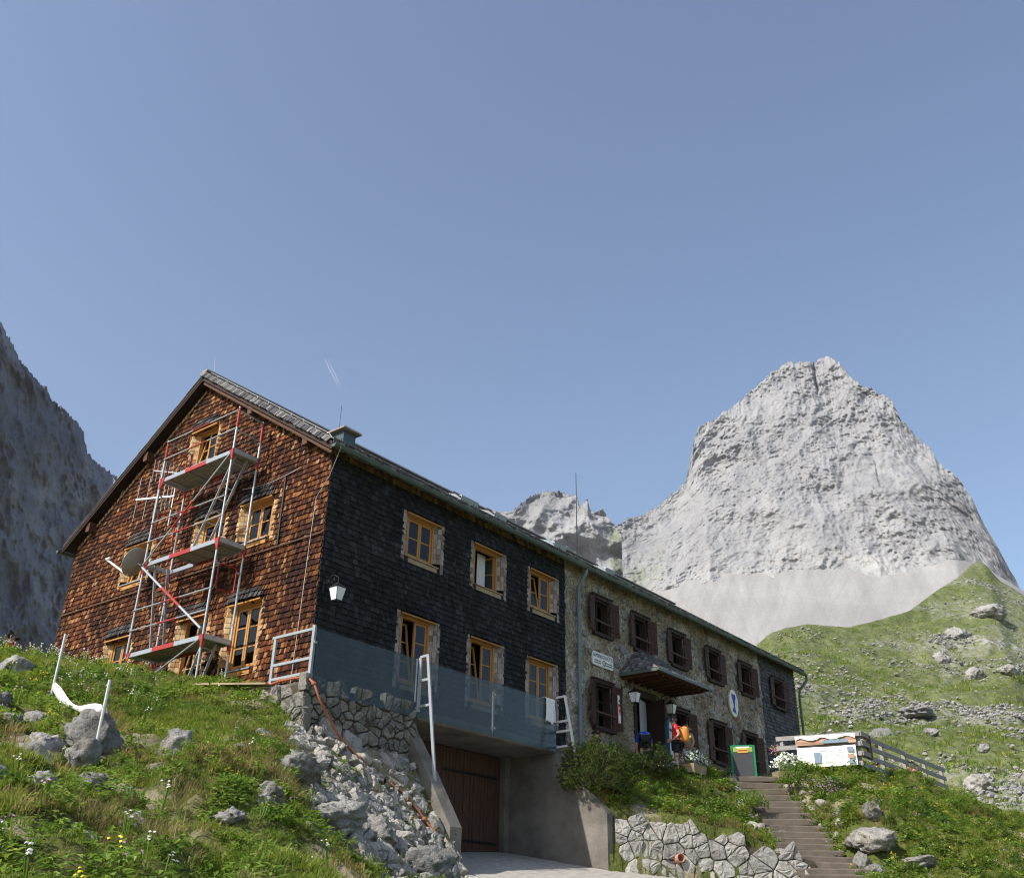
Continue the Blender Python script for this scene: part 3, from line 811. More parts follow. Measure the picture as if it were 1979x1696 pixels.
# stone facade with real relief
def stone_facade():
    st = .05
    us = np.arange(L1, L2 + st, st); zs = np.arange(-1.0, under(0) + st, st)
    us[-1] = L2; zs[-1] = under(0)
    U, V = np.meshgrid(us, zs, indexing='ij')
    p = np.stack([U.ravel(), V.ravel(), U.ravel() * 0], 1)
    rs = np.random.default_rng(5)
    warp = np.stack([fbm(p * 2.2, 3, 7), fbm(p * 2.2, 3, 8)], 1) * .16
    q = p[:, :2] + warp
    cell = .30
    ci = np.floor(q / cell).astype(int)
    best = np.full(len(q), 9.0); sec = np.full(len(q), 9.0); bid = np.zeros(len(q), np.int64)
    for dx in (-1, 0, 1):
        for dy in (-1, 0, 1):
            c = ci + (dx, dy)
            h1 = _hash(c[:, 0], c[:, 1], c[:, 0] * 0, 3); h2 = _hash(c[:, 0], c[:, 1], c[:, 0] * 0, 9)
            s = (c + np.stack([(h1 % 1000) / 1000, (h2 % 1000) / 1000], 1)) * cell
            d = np.linalg.norm(q - s, axis=1)
            m = d < best
            sec = np.where(m, best, np.minimum(sec, d)); bid = np.where(m, h1, bid); best = np.where(m, d, best)
    edge = np.clip((sec - best) / .09, 0, 1)
    relief = .035 * edge ** .6 * (.4 + (bid % 97) / 97.0) + .018 * fbm(p * 9, 4, 12) + .02 * fbm(p * 2, 2, 13)
    P = np.stack([U.ravel(), -relief, V.ravel()], 1)
    idx = np.arange(U.size).reshape(U.shape)
    F = np.stack([idx[:-1, :-1].ravel(), idx[1:, :-1].ravel(), idx[1:, 1:].ravel(), idx[:-1, 1:].ravel()], 1)
    uc = (U.ravel()[F[:, 0]] + U.ravel()[F[:, 2]]) / 2; vc = (V.ravel()[F[:, 0]] + V.ravel()[F[:, 2]]) / 2
    k = np.ones(len(F), bool)
    for h in s_holes: k &= ~((uc > h[0]) & (uc < h[1]) & (vc > h[2]) & (vc < h[3]))
    return np_mesh('stone_wall', P, F[k])
stone_wall = obj('stone_wall', stone_facade(), M['rubble_wall'], hut)
mb = MB(); mb.box(L1 - .02, L1 + .35, -.005, .4, -1, under(0)); mb.build('stone_pier', M['rubble_wall'], stone_wall)

# ---- wall shingles
def smooth(a, b, x):
    t = np.clip((x - a) / (b - a), 0, 1); return t * t * (3 - 2 * t)

def flare(u, z, wins):
    o = 0.0
    for c, z0, w, h, A in wins:
        zt = z0 + h + .03
        lat = 1 - smooth(w / 2 - .15, w / 2 + SPL + .30, abs(u - c))
        v = np.where(z >= zt - .05, 1 - smooth(0, .62, z - zt), 0.0)
        o = max(o, float(A * lat * v ** 1.3))
    return o

def shingles(u0, u1, z0, topf, holes, wins, expo, seed, wmin, wmax, margin=0.0):
    """list of (u, z, width, out_bottom, out_top, hood) covering a wall"""
    rs = random.Random(seed)
    out = []
    z = z0
    ztop = max(topf(u0), topf((u0 + u1) / 2), topf(u1))
    row = 0
    while z < ztop:
        u = u0 - (rs.random() * .1)
        while u < u1:
            w = rs.uniform(wmin, wmax)
            ua, ub = max(u, u0), min(u + w, u1)
            u += w
            if ub - ua < .03: continue
            uc = (ua + ub) / 2
            zc = z + rs.uniform(-.010, .010)
            if zc + expo * .5 > topf(uc): continue
            if any(h[0] - margin < uc < h[1] + margin and h[2] - .03 < zc + expo * .55 < h[3] - .0 for h in holes): continue
            fb, ft = flare(uc, zc, wins), flare(uc, zc + expo * 1.15, wins)
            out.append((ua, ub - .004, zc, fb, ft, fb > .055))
        z += expo
        row += 1
    return out

def shingle_mesh(lst, expo, name):
    n = len(lst)
    A = np.array([s[:5] for s in lst])
    rs = np.random.default_rng(3)
    tk = .026 + .016 * rs.random(n)
    ua, ub, z, fb, ft = A.T
    zt = z + expo * 1.18
    sk = rs.uniform(-.006, .006, n)
    V = np.stack([np.stack([ua, -(fb + tk), z + sk], 1), np.stack([ub, -(fb + tk), z - sk], 1), np.stack([ub, -fb + .004, z - sk], 1), np.stack([ua, -fb + .004, z + sk], 1),
                  np.stack([ua, -(ft + .004), zt], 1), np.stack([ub, -(ft + .004), zt], 1)], 1).reshape(-1, 3)
    b = np.arange(n)[:, None] * 6
    Q = np.concatenate([b + [0, 1, 5, 4], b + [3, 2, 1, 0]], 0)
    T = np.concatenate([b + [1, 2, 5, 5], b + [3, 0, 4, 4]], 0)
    me = bpy.data.meshes.new(name)
    faces = [tuple(f) for f in Q.tolist()] + [tuple(f[:3]) for f in T.tolist()]
    me.from_pydata(V.tolist(), [], faces)
    return me

UNIT_SHINGLE = MB().add([(-.5, -.034, 0), (.5, -.034, 0), (.5, .004, 0), (-.5, .004, 0), (-.5, -.004, 1), (.5, -.004, 1)], [(0, 1, 5, 4), (3, 2, 1, 0), (1, 2, 5), (3, 0, 4)]).mesh('shingle_brown')
UNIT_SHINGLE.materials.append(M['shingle_brown'])
UNIT_SHINGLE_D = UNIT_SHINGLE.copy(); UNIT_SHINGLE_D.materials.clear(); UNIT_SHINGLE_D.materials.append(M['shingle_dark'])

EX = .132
gw = [(-c, z0, w, h, .12) for c, z0, w, h, _, _ in GABLE_WIN]
fw = [(c, z0, w, h, .06) for c, z0, w, h, _, _ in FRONT_WIN]
g_list = shingles(-W - .012, .012, -.55, lambda u: under(min(max(-u, 0), W)) - .0, g_holes, gw, EX, 1, .045, .115, .05)
f_list = shingles(-.012, L1, -.44, lambda u: under(0) + .02, f_holes, fw, EX, 2, .055, .15, .10)
e_list = shingles(L2, L3, -.5, lambda u: under(0) + .02, e_holes, [], EX, 3, .085, .19, .02)

def place_singles(lst, cond, nmax, rot, mesh, parent):
    cand = [s for s in lst if cond(s)]
    cand.sort(key=lambda s: abs(s[0]) + .35 * abs(s[2] - 2.5))
    pick = cand[:nmax]
    ps = set(id(s) for s in pick)
    for s in pick:
        o = bpy.data.objects.new('shingle', mesh); COL.objects.link(o); o.parent = parent
        o.location = ((s[0] + s[1]) / 2, -.002, s[2]); o.scale = (s[1] - s[0], random.uniform(.75, 1.25), EX * 1.18); o.rotation_euler = (0, random.uniform(-.02, .02), 0)
    return [s for s in lst if id(s) not in ps]
g_rest = place_singles(g_list, lambda s: not s[5] and s[3] == 0 and s[2] > -.1, 190, 0, UNIT_SHINGLE, gable_wall)
f_rest = place_singles(f_list, lambda s: not s[5] and s[3] == 0 and s[2] > .6, 110, 0, UNIT_SHINGLE_D, front_wall)
def rest(lst, name, mat, parent):
    if lst: tag(obj(name, shingle_mesh(lst, EX, name), mat, parent), kind='stuff')
rest([s for s in g_rest if not s[5]], 'shingle_cladding', M['shingle_brown'], gable_wall)
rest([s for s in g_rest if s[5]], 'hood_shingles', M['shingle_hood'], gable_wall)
zt_ = under(0) - .22
rest([s for s in f_rest if s[2] < zt_], 'shingle_cladding', M['shingle_dark'], front_wall)
rest([s for s in f_rest if s[2] >= zt_], 'eave_shingles', M['shingle_yellow'], front_wall)
rest(e_list, 'shingle_cladding', M['shingle_grey'], end_wall)

# ---- windows of the shingled part
def pane_and_sash(parent, x0, x1, z0, z1, y, munt, tilt=0.0, swing=0.0, side=-1, mat='wood_orange'):
    """one casement: sash frame (pivot at its bottom or side) with its glass"""
    b = .052
    px = x0 if side < 0 else x1
    org = (px, y, z0)
    sb = MB()
    X0, X1, H = x0 - px, x1 - px, z1 - z0
    sb.box(X0, X0 + b, -.02, .025, 0, H); sb.box(X1 - b, X1, -.02, .025, 0, H)
    sb.box(X0 + b, X1 - b, -.02, .025, 0, b + .01); sb.box(X0 + b, X1 - b, -.02, .025, H - b, H)
    zs = [b + .01] + [H * (k + 1) / (munt + 1) for k in range(munt)] + [H - b]
    for zz in zs[1:-1]: sb.box(X0 + b, X1 - b, -.016, .018, zz - .013, zz + .013)
    s = sb.build('sash', M[mat], parent, loc=org, rot=(tilt, 0, swing))
    for a, c in zip(zs[:-1], zs[1:]):
        g = MB(); g.box(X0 + b - .005, X1 - b + .005, -.002, .004, a, c)
        go = g.build('pane', M['glass'], parent, loc=org, rot=(tilt, 0, swing))
    return s

def wood_window(wall, c, z0, w, h, munt, mode, gable, flr):
    d = .15                                     # recess of the frame
    fb = MB()
    e = .055
    fb.box(-w / 2, -w / 2 + e, d - .05, d + .06, 0, h); fb.box(w / 2 - e, w / 2, d - .05, d + .06, 0, h)
    fb.box(-w / 2 + e, w / 2 - e, d - .05, d + .06, 0, e); fb.box(-w / 2 + e, w / 2 - e, d - .05, d + .06, h - e, h)
    win = fb.build('window', M['wood_orange'], hut, loc=((0, c, z0) if gable else (c, 0, z0)), rot=(0, 0, ROT_G if gable else 0))
    m = .006
    hw = w / 2 - e
    left = dict(tilt=-.13) if mode == 'tilt' else {}
    if mode == 'open':
        pane_and_sash(win, -hw + m, -m, e + m, h - e - m, d + .0, munt, 0, 1.25, -1)
        pane_and_sash(win, m, hw - m, e + m, h - e - m, d + .0, munt, 0, -1.45, 1)
        cu = MB()
        n = 14
        for i in range(n):
            xa, xb = .02 + .36 * i / n, .02 + .36 * (i + 1) / n
            ya, yb = .42 + .02 * math.sin(i * 1.9), .42 + .02 * math.sin((i + 1) * 1.9)
            cu.add([(xa, ya, .05), (xb, yb, .05), (xb, yb, h), (xa, ya, h)], [(0, 1, 2, 3)])
        cu.build('curtain', M['curtain'], win)
    else:
        if mode == 'tilt': pane_and_sash(win, -hw + m, -m, e + m, h - e - m, d + .0, munt, -.17, 0, -1)
        else: pane_and_sash(win, -hw + m, -m, e + m, h - e - m, d + .0, munt)
        pane_and_sash(win, m, hw - m, e + m, h - e - m, d + .002, munt)
    # splayed reveals clad with new shingles
    for s in (-1, 1):
        jb = MB()
        zz = -.16
        while zz < h + .02:
            zh = min(zz + EX, h + .03)
            j = random.uniform(-.008, .008)
            x0, x1, x2 = s * (w / 2 - .004), s * (w / 2 + SPL), s * (w / 2 + SPL + .11)
            t0, t1 = .016, .004
            def strip(xa, ya, xb, yb):
                n = Vector((-(yb - ya) * s, (xb - xa) * s, 0)); n.normalize()
                if n.y > 0: n = -n
                b0, b1 = Vector((xa, ya, zz + j)), Vector((xb, yb, zz + j)); c0, c1 = Vector((xa, ya, zh + .02)), Vector((xb, yb, zh + .02))
                jb.add([b0 + n * t0, b1 + n * t0, c1 + n * t1, c0 + n * t1, b0 - n * .01, b1 - n * .01], [(0, 1, 2, 3), (4, 5, 1, 0)])
            xm, ym = (x0 + x1) / 2, (d - .04 - .012) / 2 + .0
            if zz > -.02: strip(x0, d - .04, xm, ym + .006); strip(xm + s * .004, ym, x1, -.012)
            strip(x1 - s * .004, -.012, x2, -.008)
            zz += EX
        tag(jb.build('jamb', M['shingle_tan' if gable else 'shingle_pale'], win), 'new pale shingles on the window reveal')
    lb = MB()
    zl = h
    lb.hexa([(-w / 2 - SPL + .02, -flr * .8, zl - .012), (w / 2 + SPL - .02, -flr * .8, zl - .012), (w / 2 + .03, d - .045, zl - .002), (-w / 2 - .03, d - .045, zl - .002),
             (-w / 2 - SPL + .02, -flr * .8, zl + .02), (w / 2 + SPL - .02, -flr * .8, zl + .02), (w / 2 + .03, d - .045, zl + .045), (-w / 2 - .03, d - .045, zl + .045)])
    lb.build('lintel_board', M['wood_orange'], win)
    sb = MB()
    sb.hexa([(-w / 2 - .05, -.07, -.055), (w / 2 + .05, -.07, -.055), (w / 2 + .03, d - .04, -.02), (-w / 2 - .03, d - .04, -.02),
             (-w / 2 - .05, -.07, -.03), (w / 2 + .05, -.07, -.03), (w / 2 + .03, d - .04, .012), (-w / 2 - .03, d - .04, .012)])
    sb.build('sill', M['zinc' if gable else 'wood_plank'], win)
    ap = MB(); ap.box(-w / 2 - .02, w / 2 + .02, -.035, -.005, -.17, -.058); ap.build('apron_board', M['wood_orange' if gable else 'wood_plank'], win)
    return win

for c, z0, w, h, mu, mode in GABLE_WIN: wood_window(gable_wall, c, z0, w, h, mu, mode, True, .12)
for c, z0, w, h, mu, mode in FRONT_WIN: wood_window(front_wall, c, z0, w, h, mu, mode, False, .06)

# ---- windows of the stone part: dark frames, plank shutters, guard bar
def stone_window(c, z0, w, h, low, tilt):
    d = .17
    fb = MB(); e = .06
    fb.box(-w / 2, -w / 2 + e, -.03, d + .05, 0, h); fb.box(w / 2 - e, w / 2, -.03, d + .05, 0, h)
    fb.box(-w / 2 + e, w / 2 - e, -.03, d + .05, 0, e); fb.box(-w / 2 + e, w / 2 - e, -.03, d + .05, h - e, h)
    win = fb.build('window', M['wood_dark'], hut, loc=(c, 0, z0))
    hw = w / 2 - e
    if tilt: pane_and_sash(win, -hw, -.004, e, h - e, d, 1, -.15, 0, -1, 'wood_dark')
    else: pane_and_sash(win, -hw, -.004, e, h - e, d, 2 if low else 1, 0, 0, -1, 'wood_dark')
    pane_and_sash(win, .004, hw, e, h - e, d, 2 if low else 1, 0, 0, -1, 'wood_dark')
    lb = MB(); lb.box(-w / 2 - .14, w / 2 + .14, -.10, .03, h, h + .10); lb.box(-w / 2 - .16, w / 2 + .16, -.13, -.02, h + .103, h + .13); lb.build('lintel', M['wood_dark'], win)
    sb = MB(); sb.box(-w / 2 - .12, w / 2 + .12, -.14, .03, -.09, -.004); sb.build('sill', M['wood_dark'], win)
    gb = MB(); gb.beam((-w / 2 - .20, -.12, h * .33), (w / 2 + .20, -.12, h * .33 - .02), .035, .05); gb.build('guard_bar', M['wood_brown'], win)
    for s in (-1, 1):
        sh = MB()
        sw = w / 2 - .01
        for k in range(3):
            a, b = k * sw / 3, (k + 1) * sw / 3 - .006
            xa, xb = sorted((s * a, s * b))
            sh.box(xa, xb, -.035, -.004, .02, h + .02)
        xa, xb = sorted((s * .02, s * (sw - .02)))
        for zz in (.16, h - .2): sh.box(xa, xb, -.052, -.0352, zz, zz + .07)
        sh.build('shutter', M['wood_shutter'], win, loc=(s * (w / 2 + .015), -.05, 0), rot=(0, 0, -s * random.uniform(.08, .34)))
    return win
for i, (x, z0, w, h) in enumerate(STONE_WIN): stone_window(x, z0, w, h, z0 < 2, i in (0, 1, 3))
for x, z0, w, h in END_WIN: stone_window(x, z0, w, h, z0 < 2, False)

# ---- entrance: dark frame, open pale inner leaf
dr = MB()
dw, dh = DOOR[2], DOOR[3]
dr.box(-dw / 2, -dw / 2 + .14, -.06, .45, 0, dh); dr.box(dw / 2 - .14, dw / 2, -.06, .45, 0, dh); dr.box(-dw / 2 + .14, dw / 2 - .14, -.06, .45, dh - .22, dh)
door = dr.build('door', M['wood_dark'], hut, loc=(DOOR[0], 0, DOOR[1]))
lf = MB(); lf.box(0, .62, -.02, .02, .05, dh - .24)
for k in range(4): lf.box(.05 + .13 * k, .16 + .13 * k, -.028, -.0202, .12, dh - .32)
lf.build('door_leaf', M['paper'], door, loc=(-.10, .10, 0), rot=(0, 0, .25))
lf = MB(); lf.box(-.6, 0, -.025, .025, .02, dh - .24); lf.build('outer_leaf', M['wood_dark'], door, loc=(dw / 2 - .15, .0, 0), rot=(0, 0, 1.2))
hb = MB(); hb.box(-.01, .02, -.07, -.03, .98, 1.12); hb.build('handle', M['zinc'], door, loc=(.1, .36, 0))
MB().box(-.95, .95, -.55, .0, -.42, -.02).build('door_step', M['concrete'], door)

# ---- canopy over the entrance
cx0, cx1, cd, cz, ct = 11.9, 15.1, -1.36, 2.47, 3.42
ra, rb2 = 12.95, 14.05
can = MB()
pts = [(cx0, .0, cz), (cx0, cd, cz), (cx1, cd, cz), (cx1, 0, cz)]
can.hexa([(cx0, cd, cz - .10), (cx1, cd, cz - .10), (cx1, .02, cz - .10), (cx0, .02, cz - .10), (cx0, cd, cz - .03), (cx1, cd, cz - .03), (cx1, .02, cz - .03), (cx0, .02, cz - .03)])
canopy = can.build('canopy', M['soffit'], hut)
def slope_shingles(a, b, c, d, rows, wid, seed, name, mat, parent, thick=.022, split=True):
    """overlapping shingles on a sloping quad: a-b eave, d-c top"""
    rs = random.Random(seed)
    a, b, c, d = map(Vector, (a, b, c, d))
    n = (b - a).cross(d - a).normalized()
    mb = MB()
    for r in range(rows):
        t0, t1 = r / rows, min(1.0, (r + 1.35) / rows)
        l0, r0 = a.lerp(d, t0), b.lerp(c, t0); l1, r1 = a.lerp(d, t1), b.lerp(c, t1)
        L = (r0 - l0).length
        s = -rs.random() * wid
        while s < L:
            w = wid * rs.uniform(.7, 1.25)
            u0, u1 = max(0, s) / L, min(L, s + w - .006) / L
            s += w
            if u1 - u0 < .01 / L: continue
            j = (d - a).normalized() * rs.uniform(-.012, .012) * (1 if r else .6)
            k = thick * rs.uniform(.8, 1.3)
            v = [l0.lerp(r0, u0) + j + n * k, l0.lerp(r0, u1) + j + n * k, l1.lerp(r1, u1) + n * .004, l1.lerp(r1, u0) + n * .004, l0.lerp(r0, u0) + j - n * .002, l0.lerp(r0, u1) + j - n * .002]
            mb.add(v, [(0, 1, 2, 3), (4, 5, 1, 0), (5, 2, 1), (4, 0, 3)])
    return tag(mb.build(name, mat, parent), kind='stuff')
bk = MB()
bk.add([(cx0, 0, cz), (cx0, cd, cz), (cx1, cd, cz), (cx1, 0, cz), (ra, -.16, ct - .06), (rb2, -.16, ct - .06), (ra, 0.02, ct), (rb2, 0.02, ct)],
       [(0, 1, 4, 6), (1, 2, 5, 4), (2, 3, 7, 5), (4, 5, 7, 6)])
bk.build('canopy_roof', M['wood_dark'], canopy)
slope_shingles((cx0, 0, cz), (cx0, cd, cz), (ra, -.16, ct - .06), (ra, 0, ct), 8, .13, 4, 'canopy_shingles', M['shingle_roof'], canopy)
slope_shingles((cx0, cd, cz), (cx1, cd, cz), (rb2, -.16, ct - .06), (ra, -.16, ct - .06), 8, .13, 5, 'canopy_shingles', M['shingle_roof'], canopy)
slope_shingles((cx1, cd, cz), (cx1, 0, cz), (rb2, 0, ct), (rb2, -.16, ct - .06), 8, .13, 6, 'canopy_shingles', M['shingle_roof'], canopy)
ed = MB(); ed.beam((cx0 - .02, cd - .02, cz - .03), (cx1 + .10, cd - .02, cz - .05), .05, .085); ed.beam((cx0 - .02, 0, cz - .05), (cx0 - .02, cd, cz - .05), .05, .085); ed.beam((cx1 + .02, 0, cz - .05), (cx1 + .02, cd, cz - .05), .05, .085)
ed.build('canopy_gutter', M['gutter_green'], canopy)
rt = MB()
for k in range(9):
    x = cx0 + .15 + k * (cx1 - cx0 - .3) / 8
    rt.beam((x, .0, cz - .13), (x, cd + .1, cz - .13), .07, .06)
rt.build('canopy_rafters', M['soffit'], canopy)

# ---- main roof
TH = .085
def slab(side):
    f = (lambda y: y) if side > 0 else (lambda y: W - y)
    e, r = f(Y_EAVE), f(HALF)
    z0, z1 = Z_EAVE, float(roof_top(HALF))
    v = [(X_VERGE, e, z0 - TH), (X_END, e, z0 - TH), (X_END, r, z1 - TH), (X_VERGE, r, z1 - TH), (X_VERGE, e, z0), (X_END, e, z0), (X_END, r, z1), (X_VERGE, r, z1)]
    if side < 0: v = [v[1], v[0], v[3], v[2], v[5], v[4], v[7], v[6]]
    return v
rm = MB(); rm.hexa(slab(1)); rm.hexa(slab(-1))
roof = rm.build('roof', M['wood_dark'], hut)
# shingle courses at the eaves and the verge, picked out one by one
RS = MB().hexa([(-.5, -1, -.013), (.5, -1, -.013), (.5, 0, -.004), (-.5, 0, -.004), (-.5, -1, .013), (.5, -1, .013), (.5, 0, .004), (-.5, 0, .004)]).mesh('roof_shingle'); RS.materials.append(M['shingle_roof'])
sl = math.atan(SLOPE)
def roof_shingle(x, y, w, l, lift, yaw=0.0, roll=0.0):
    o = bpy.data.objects.new('roof_shingle', RS); COL.objects.link(o); o.parent = roof
    z = float(roof_top(y)) + lift
    o.location = (x, y, z); o.scale = (w, l, random.uniform(.9, 1.7)); o.rotation_euler = (sl, roll, yaw)
    return o
x = X_VERGE + .02
n_r = 0
while x < X_END and n_r < 190:
    w = random.uniform(.09, .19)
    o = bpy.data.objects.new('roof_shingle', RS); COL.objects.link(o); o.parent = roof      # butt ends of the layered eave courses
    o.location = (x + w / 2, Y_EAVE - .012 + random.uniform(-.012, .006), Z_EAVE + .085 + random.uniform(-.012, .015)); o.scale = (w - .012, .23, random.uniform(1.0, 1.6)); o.rotation_euler = (math.pi / 2 + .12, 0, 0)
    x += w; n_r += 1
x_done = x
yv = Y_EAVE + .1
while yv < HALF - .03 and n_r < 300:     # verge course: ends stand out over the gable
    w = random.uniform(.10, .15)
    o = bpy.data.objects.new('roof_shingle', RS); COL.objects.link(o); o.parent = roof
    z = float(roof_top(yv)) + .055
    o.location = (X_VERGE + .02, yv, z + .045); o.scale = (w * .80, .175 + random.uniform(-.015, .02), 1.5)
    o.rotation_euler = (0, 0, 0)
    mx = Matrix.Rotation(sl, 4, 'X') @ Matrix.Rotation(-math.pi / 2 , 4, 'Z') @ Matrix.Rotation(1.12, 4, 'X')
    o.rotation_euler = mx.to_euler()
    yv += w * math.cos(sl); n_r += 1
slope_shingles((X_VERGE, Y_EAVE - .02, Z_EAVE + .05), (X_END, Y_EAVE - .02, Z_EAVE + .05), (X_END, HALF, 9.06 + .06), (X_VERGE, HALF, 9.06 + .06), 24, .14, 8, 'roof_shingles', M['shingle_roof'], roof, .03)
slope_shingles((X_END, W - Y_EAVE, Z_EAVE + .05), (X_VERGE, W - Y_EAVE, Z_EAVE + .05), (X_VERGE, HALF, 9.06 + .06), (X_END, HALF, 9.06 + .06), 24, .28, 9, 'roof_shingles', M['shingle_roof'], roof, .03)
rc = MB(); rc.beam((X_VERGE - .01, HALF, 9.06 + .10), (X_END, HALF, 9.06 + .10), .26, .05); rc.build('ridge_board', M['wood_grey'], roof)
# barge boards, purlin ends, soffit battens on the gable
for s in (1, -1):
    f = (lambda y: y) if s > 0 else (lambda y: W - y)
    bb = MB()
    bb.beam((X_VERGE + .02, f(Y_EAVE), Z_EAVE - TH - .07), (X_VERGE + .02, f(HALF), 9.06 - TH - .07), .03, .085 if s > 0 else .045, (0, 0, 1))
    bb.build('barge_board', M['wood_dark'], roof)
    b2 = MB()
    if s > 0: b2.beam((X_VERGE + .055, f(Y_EAVE + .05), Z_EAVE - TH - .15), (X_VERGE + .055, f(HALF), 9.06 - TH - .19), .025, .06); b2.build('barge_moulding', M['wood_brown'], roof) if s > 0 else None
    for yy in (.78, 3.15):
        pb = MB(); zz = float(roof_top(yy)) - TH - .22
        pb.box(X_VERGE + .06, .3, -.09, .09, -.14, .14)
        pb.build('purlin_end', M['wood_brown'], roof, loc=(0, f(yy), zz))
# pale dashes along the verge: sunlight between shadows, put into tan pieces
for s in (1, -1):
    f = (lambda y: y) if s > 0 else (lambda y: W - y)
    db = MB(); yy = .1
    while yy < HALF - .15:
        z = float(roof_top(yy)) - TH - .19
        db.hexa([(-.03, f(yy) , z - .07), (-.005, f(yy), z - .07), (-.005, f(yy + .09), z - .07 + .06), (-.03, f(yy + .09), z - .07 + .06), (-.045, f(yy), z), (-.005, f(yy), z), (-.005, f(yy + .09), z + .06), (-.045, f(yy + .09), z + .06)])
        yy += .125
    tag(db.build('verge_sun_dashes', M['shingle_tan'], gable_wall, rot=(0, 0, -ROT_G)), kind='stuff')

# gutters and downpipes
def gutter(y, s, x0, x1):
    n = 9; r = .075
    mb = MB(); vs = []
    for x in (x0, x1):
        for k in range(n + 1):
            a = math.pi * k / n
            vs.append((x, y + r * math.cos(a), Z_EAVE - .10 - r * math.sin(a)))
        for k in range(n + 1):
            a = math.pi * k / n
            vs.append((x, y + (r - .006) * math.cos(a), Z_EAVE - .10 - (r - .006) * math.sin(a)))
    m = n + 1
    fs = []
    for k in range(n):
        fs.append((k, k + 1, 2 * m + k + 1, 2 * m + k)); fs.append((m + k + 1, m + k, 3 * m + k, 3 * m + k + 1)); fs.append((k, m + k, m + k + 1, k + 1))
    fs.append((0, 2 * m, 3 * m, m)); fs.append((n, m + n, 3 * m + n, 2 * m + n))
    mb.add(vs, fs)
    mb.tube([(x0, y - r, Z_EAVE - .098), (x1, y - r, Z_EAVE - .098)], .012, 6)
    mb.add([(x0 + .002, y + r * math.cos(math.pi * k / n), Z_EAVE - .10 - r * math.sin(math.pi * k / n)) for k in range(n + 1)], [tuple(range(n + 1))])
    return mb
GY = Y_EAVE - .085
gut = gutter(GY, 1, X_VERGE - .03, X_END).build('gutter', M['gutter_green'], hut)
gutter(W + .385, -1, X_VERGE - .10, 6).build('gutter', M['gutter_green'], hut)
for k in range(17):
    x = .55 + k * 1.52
    b = MB(); b.tube([(x, GY + .09 * math.cos(a), Z_EAVE - .1 - .082 * math.sin(a)) for a in np.linspace(0, math.pi, 9)], .008, 5); b.build('gutter_bracket', M['gutter_green'], gut)
dp = MB(); xd = 9.72
dp.tube([(xd, GY, Z_EAVE - .15), (xd, GY, Z_EAVE - .28), (xd - .03, -.20, Z_EAVE - .55), (xd - .06, -.13, Z_EAVE - .72), (xd - .06, -.12, .0), (xd - .06, -.12, -.5)], .055, 10); dp.build('downpipe', M['sheet_blue'], hut, smooth=True)
dp = MB(); dp.tube([(X_END - .06, GY, Z_EAVE - .10), (X_END + .12, GY, Z_EAVE - .12), (X_END + .14, GY, Z_EAVE - .32), (X_END - .12, -.14, Z_EAVE - .75), (X_END - .18, -.12, Z_EAVE - 1.0), (X_END - .18, -.10, -.3)], .05, 10); dp.build('downpipe', M['gutter_green'], hut, smooth=True)
# corner trims, metal storey strip
st = MB(); st.beam((-.035, W, 3.19), (-.035, 0, 3.19), .05, .035); st.build('storey_strip', M['wood_brown'], gable_wall, rot=(0, 0, -ROT_G))
# chimney in sheet metal with stone cap
ch = MB(); ch.box(-.20, .20, -.22, .22, 0, .50)
chim = ch.build('chimney', M['chimney_sheet'], roof, loc=(1.42, 1.35, 6.12))
c2 = MB(); c2.hexa([(-.31, -.34, .50), (.31, -.34, .50), (.31, .34, .50), (-.31, .34, .50), (-.29, -.32, .56), (.29, -.32, .56), (.29, .32, .56), (-.29, .32, .56)]); c2.build('chimney_cap', M['concrete_cap'], roof, loc=(1.42, 1.35, 6.12))
# roof hatches
for i, (x, y, w) in enumerate(((6.4, 1.7, .75), (7.4, 1.35, .55), (10.6, 1.5, .65), (13.2, 1.3, .55))):
    z = float(roof_top(y))
    hb = MB(); hb.box(-w / 2, w / 2, -.3, .3, 0, .16)
    hh = hb.build('roof_hatch', M['zinc'], roof, loc=(x, y, z), rot=(sl * .6, 0, 0))
    lid = MB(); lid.box(-w / 2 - .03, w / 2 + .03, -.34, .02, 0, .035); lid.build('roof_hatch_lid', M['wood_dark' if i < 2 else 'zinc'], roof, loc=(x, y - .02, z + .2), rot=(sl * .6 + .35, 0, 0))
# snow hooks on the near roof edge
sh = MB()
for k in range(26):
    x = .2 + k * .5 + random.uniform(-.05, .05); y = .25 + (k % 2) * .35
    z = float(roof_top(y)) + .05
    sh.tube([(x, y, z), (x, y - .02, z + .09), (x, y - .05, z + .10)], .008, 5)
sh.build('snow_hooks', M['wire_dark'], roof)
# lightning conductors
wr = MB()
yy = np.linspace(HALF, .0, 12)
wr.tube([(X_VERGE + .12, y, float(roof_top(y)) + .15) for y in yy] + [(X_VERGE + .1, Y_EAVE, Z_EAVE + .02), (X_VERGE + .12, GY - .09, Z_EAVE - .15), (-.06, -.05, 4.55), (-.07, .32, 4.1), (-.075, .36, 3.0), (-.075, .40, 1.4), (-.09, .42, .0), (-.1, .45, -.4)], .0075, 5)
for y in yy[:-1]: wr.tube([(X_VERGE + .12, y, float(roof_top(y)) + .04), (X_VERGE + .12, y, float(roof_top(y)) + .17)], .01, 5)
wr.tube([(X_VERGE + .1, HALF, 9.2), (X_VERGE + .3, HALF, 9.3), (X_VERGE + .25, HALF + .02, 9.75)], .008, 5)
wr.build('lightning_wire', M['wire'], hut)
ms = MB(); ms.tube([(14.18, 3.0, 7.2), (14.18, 3.0, 10.85)], [.022, .012], 6); ms.build('roof_mast', M['wire_dark'], roof)
ms = MB(); ms.tube([(1.95, 2.2, 6.6), (1.95, 2.2, 8.0)], .006, 5); ms.build('lightning_rod', M['wire_dark'], roof)
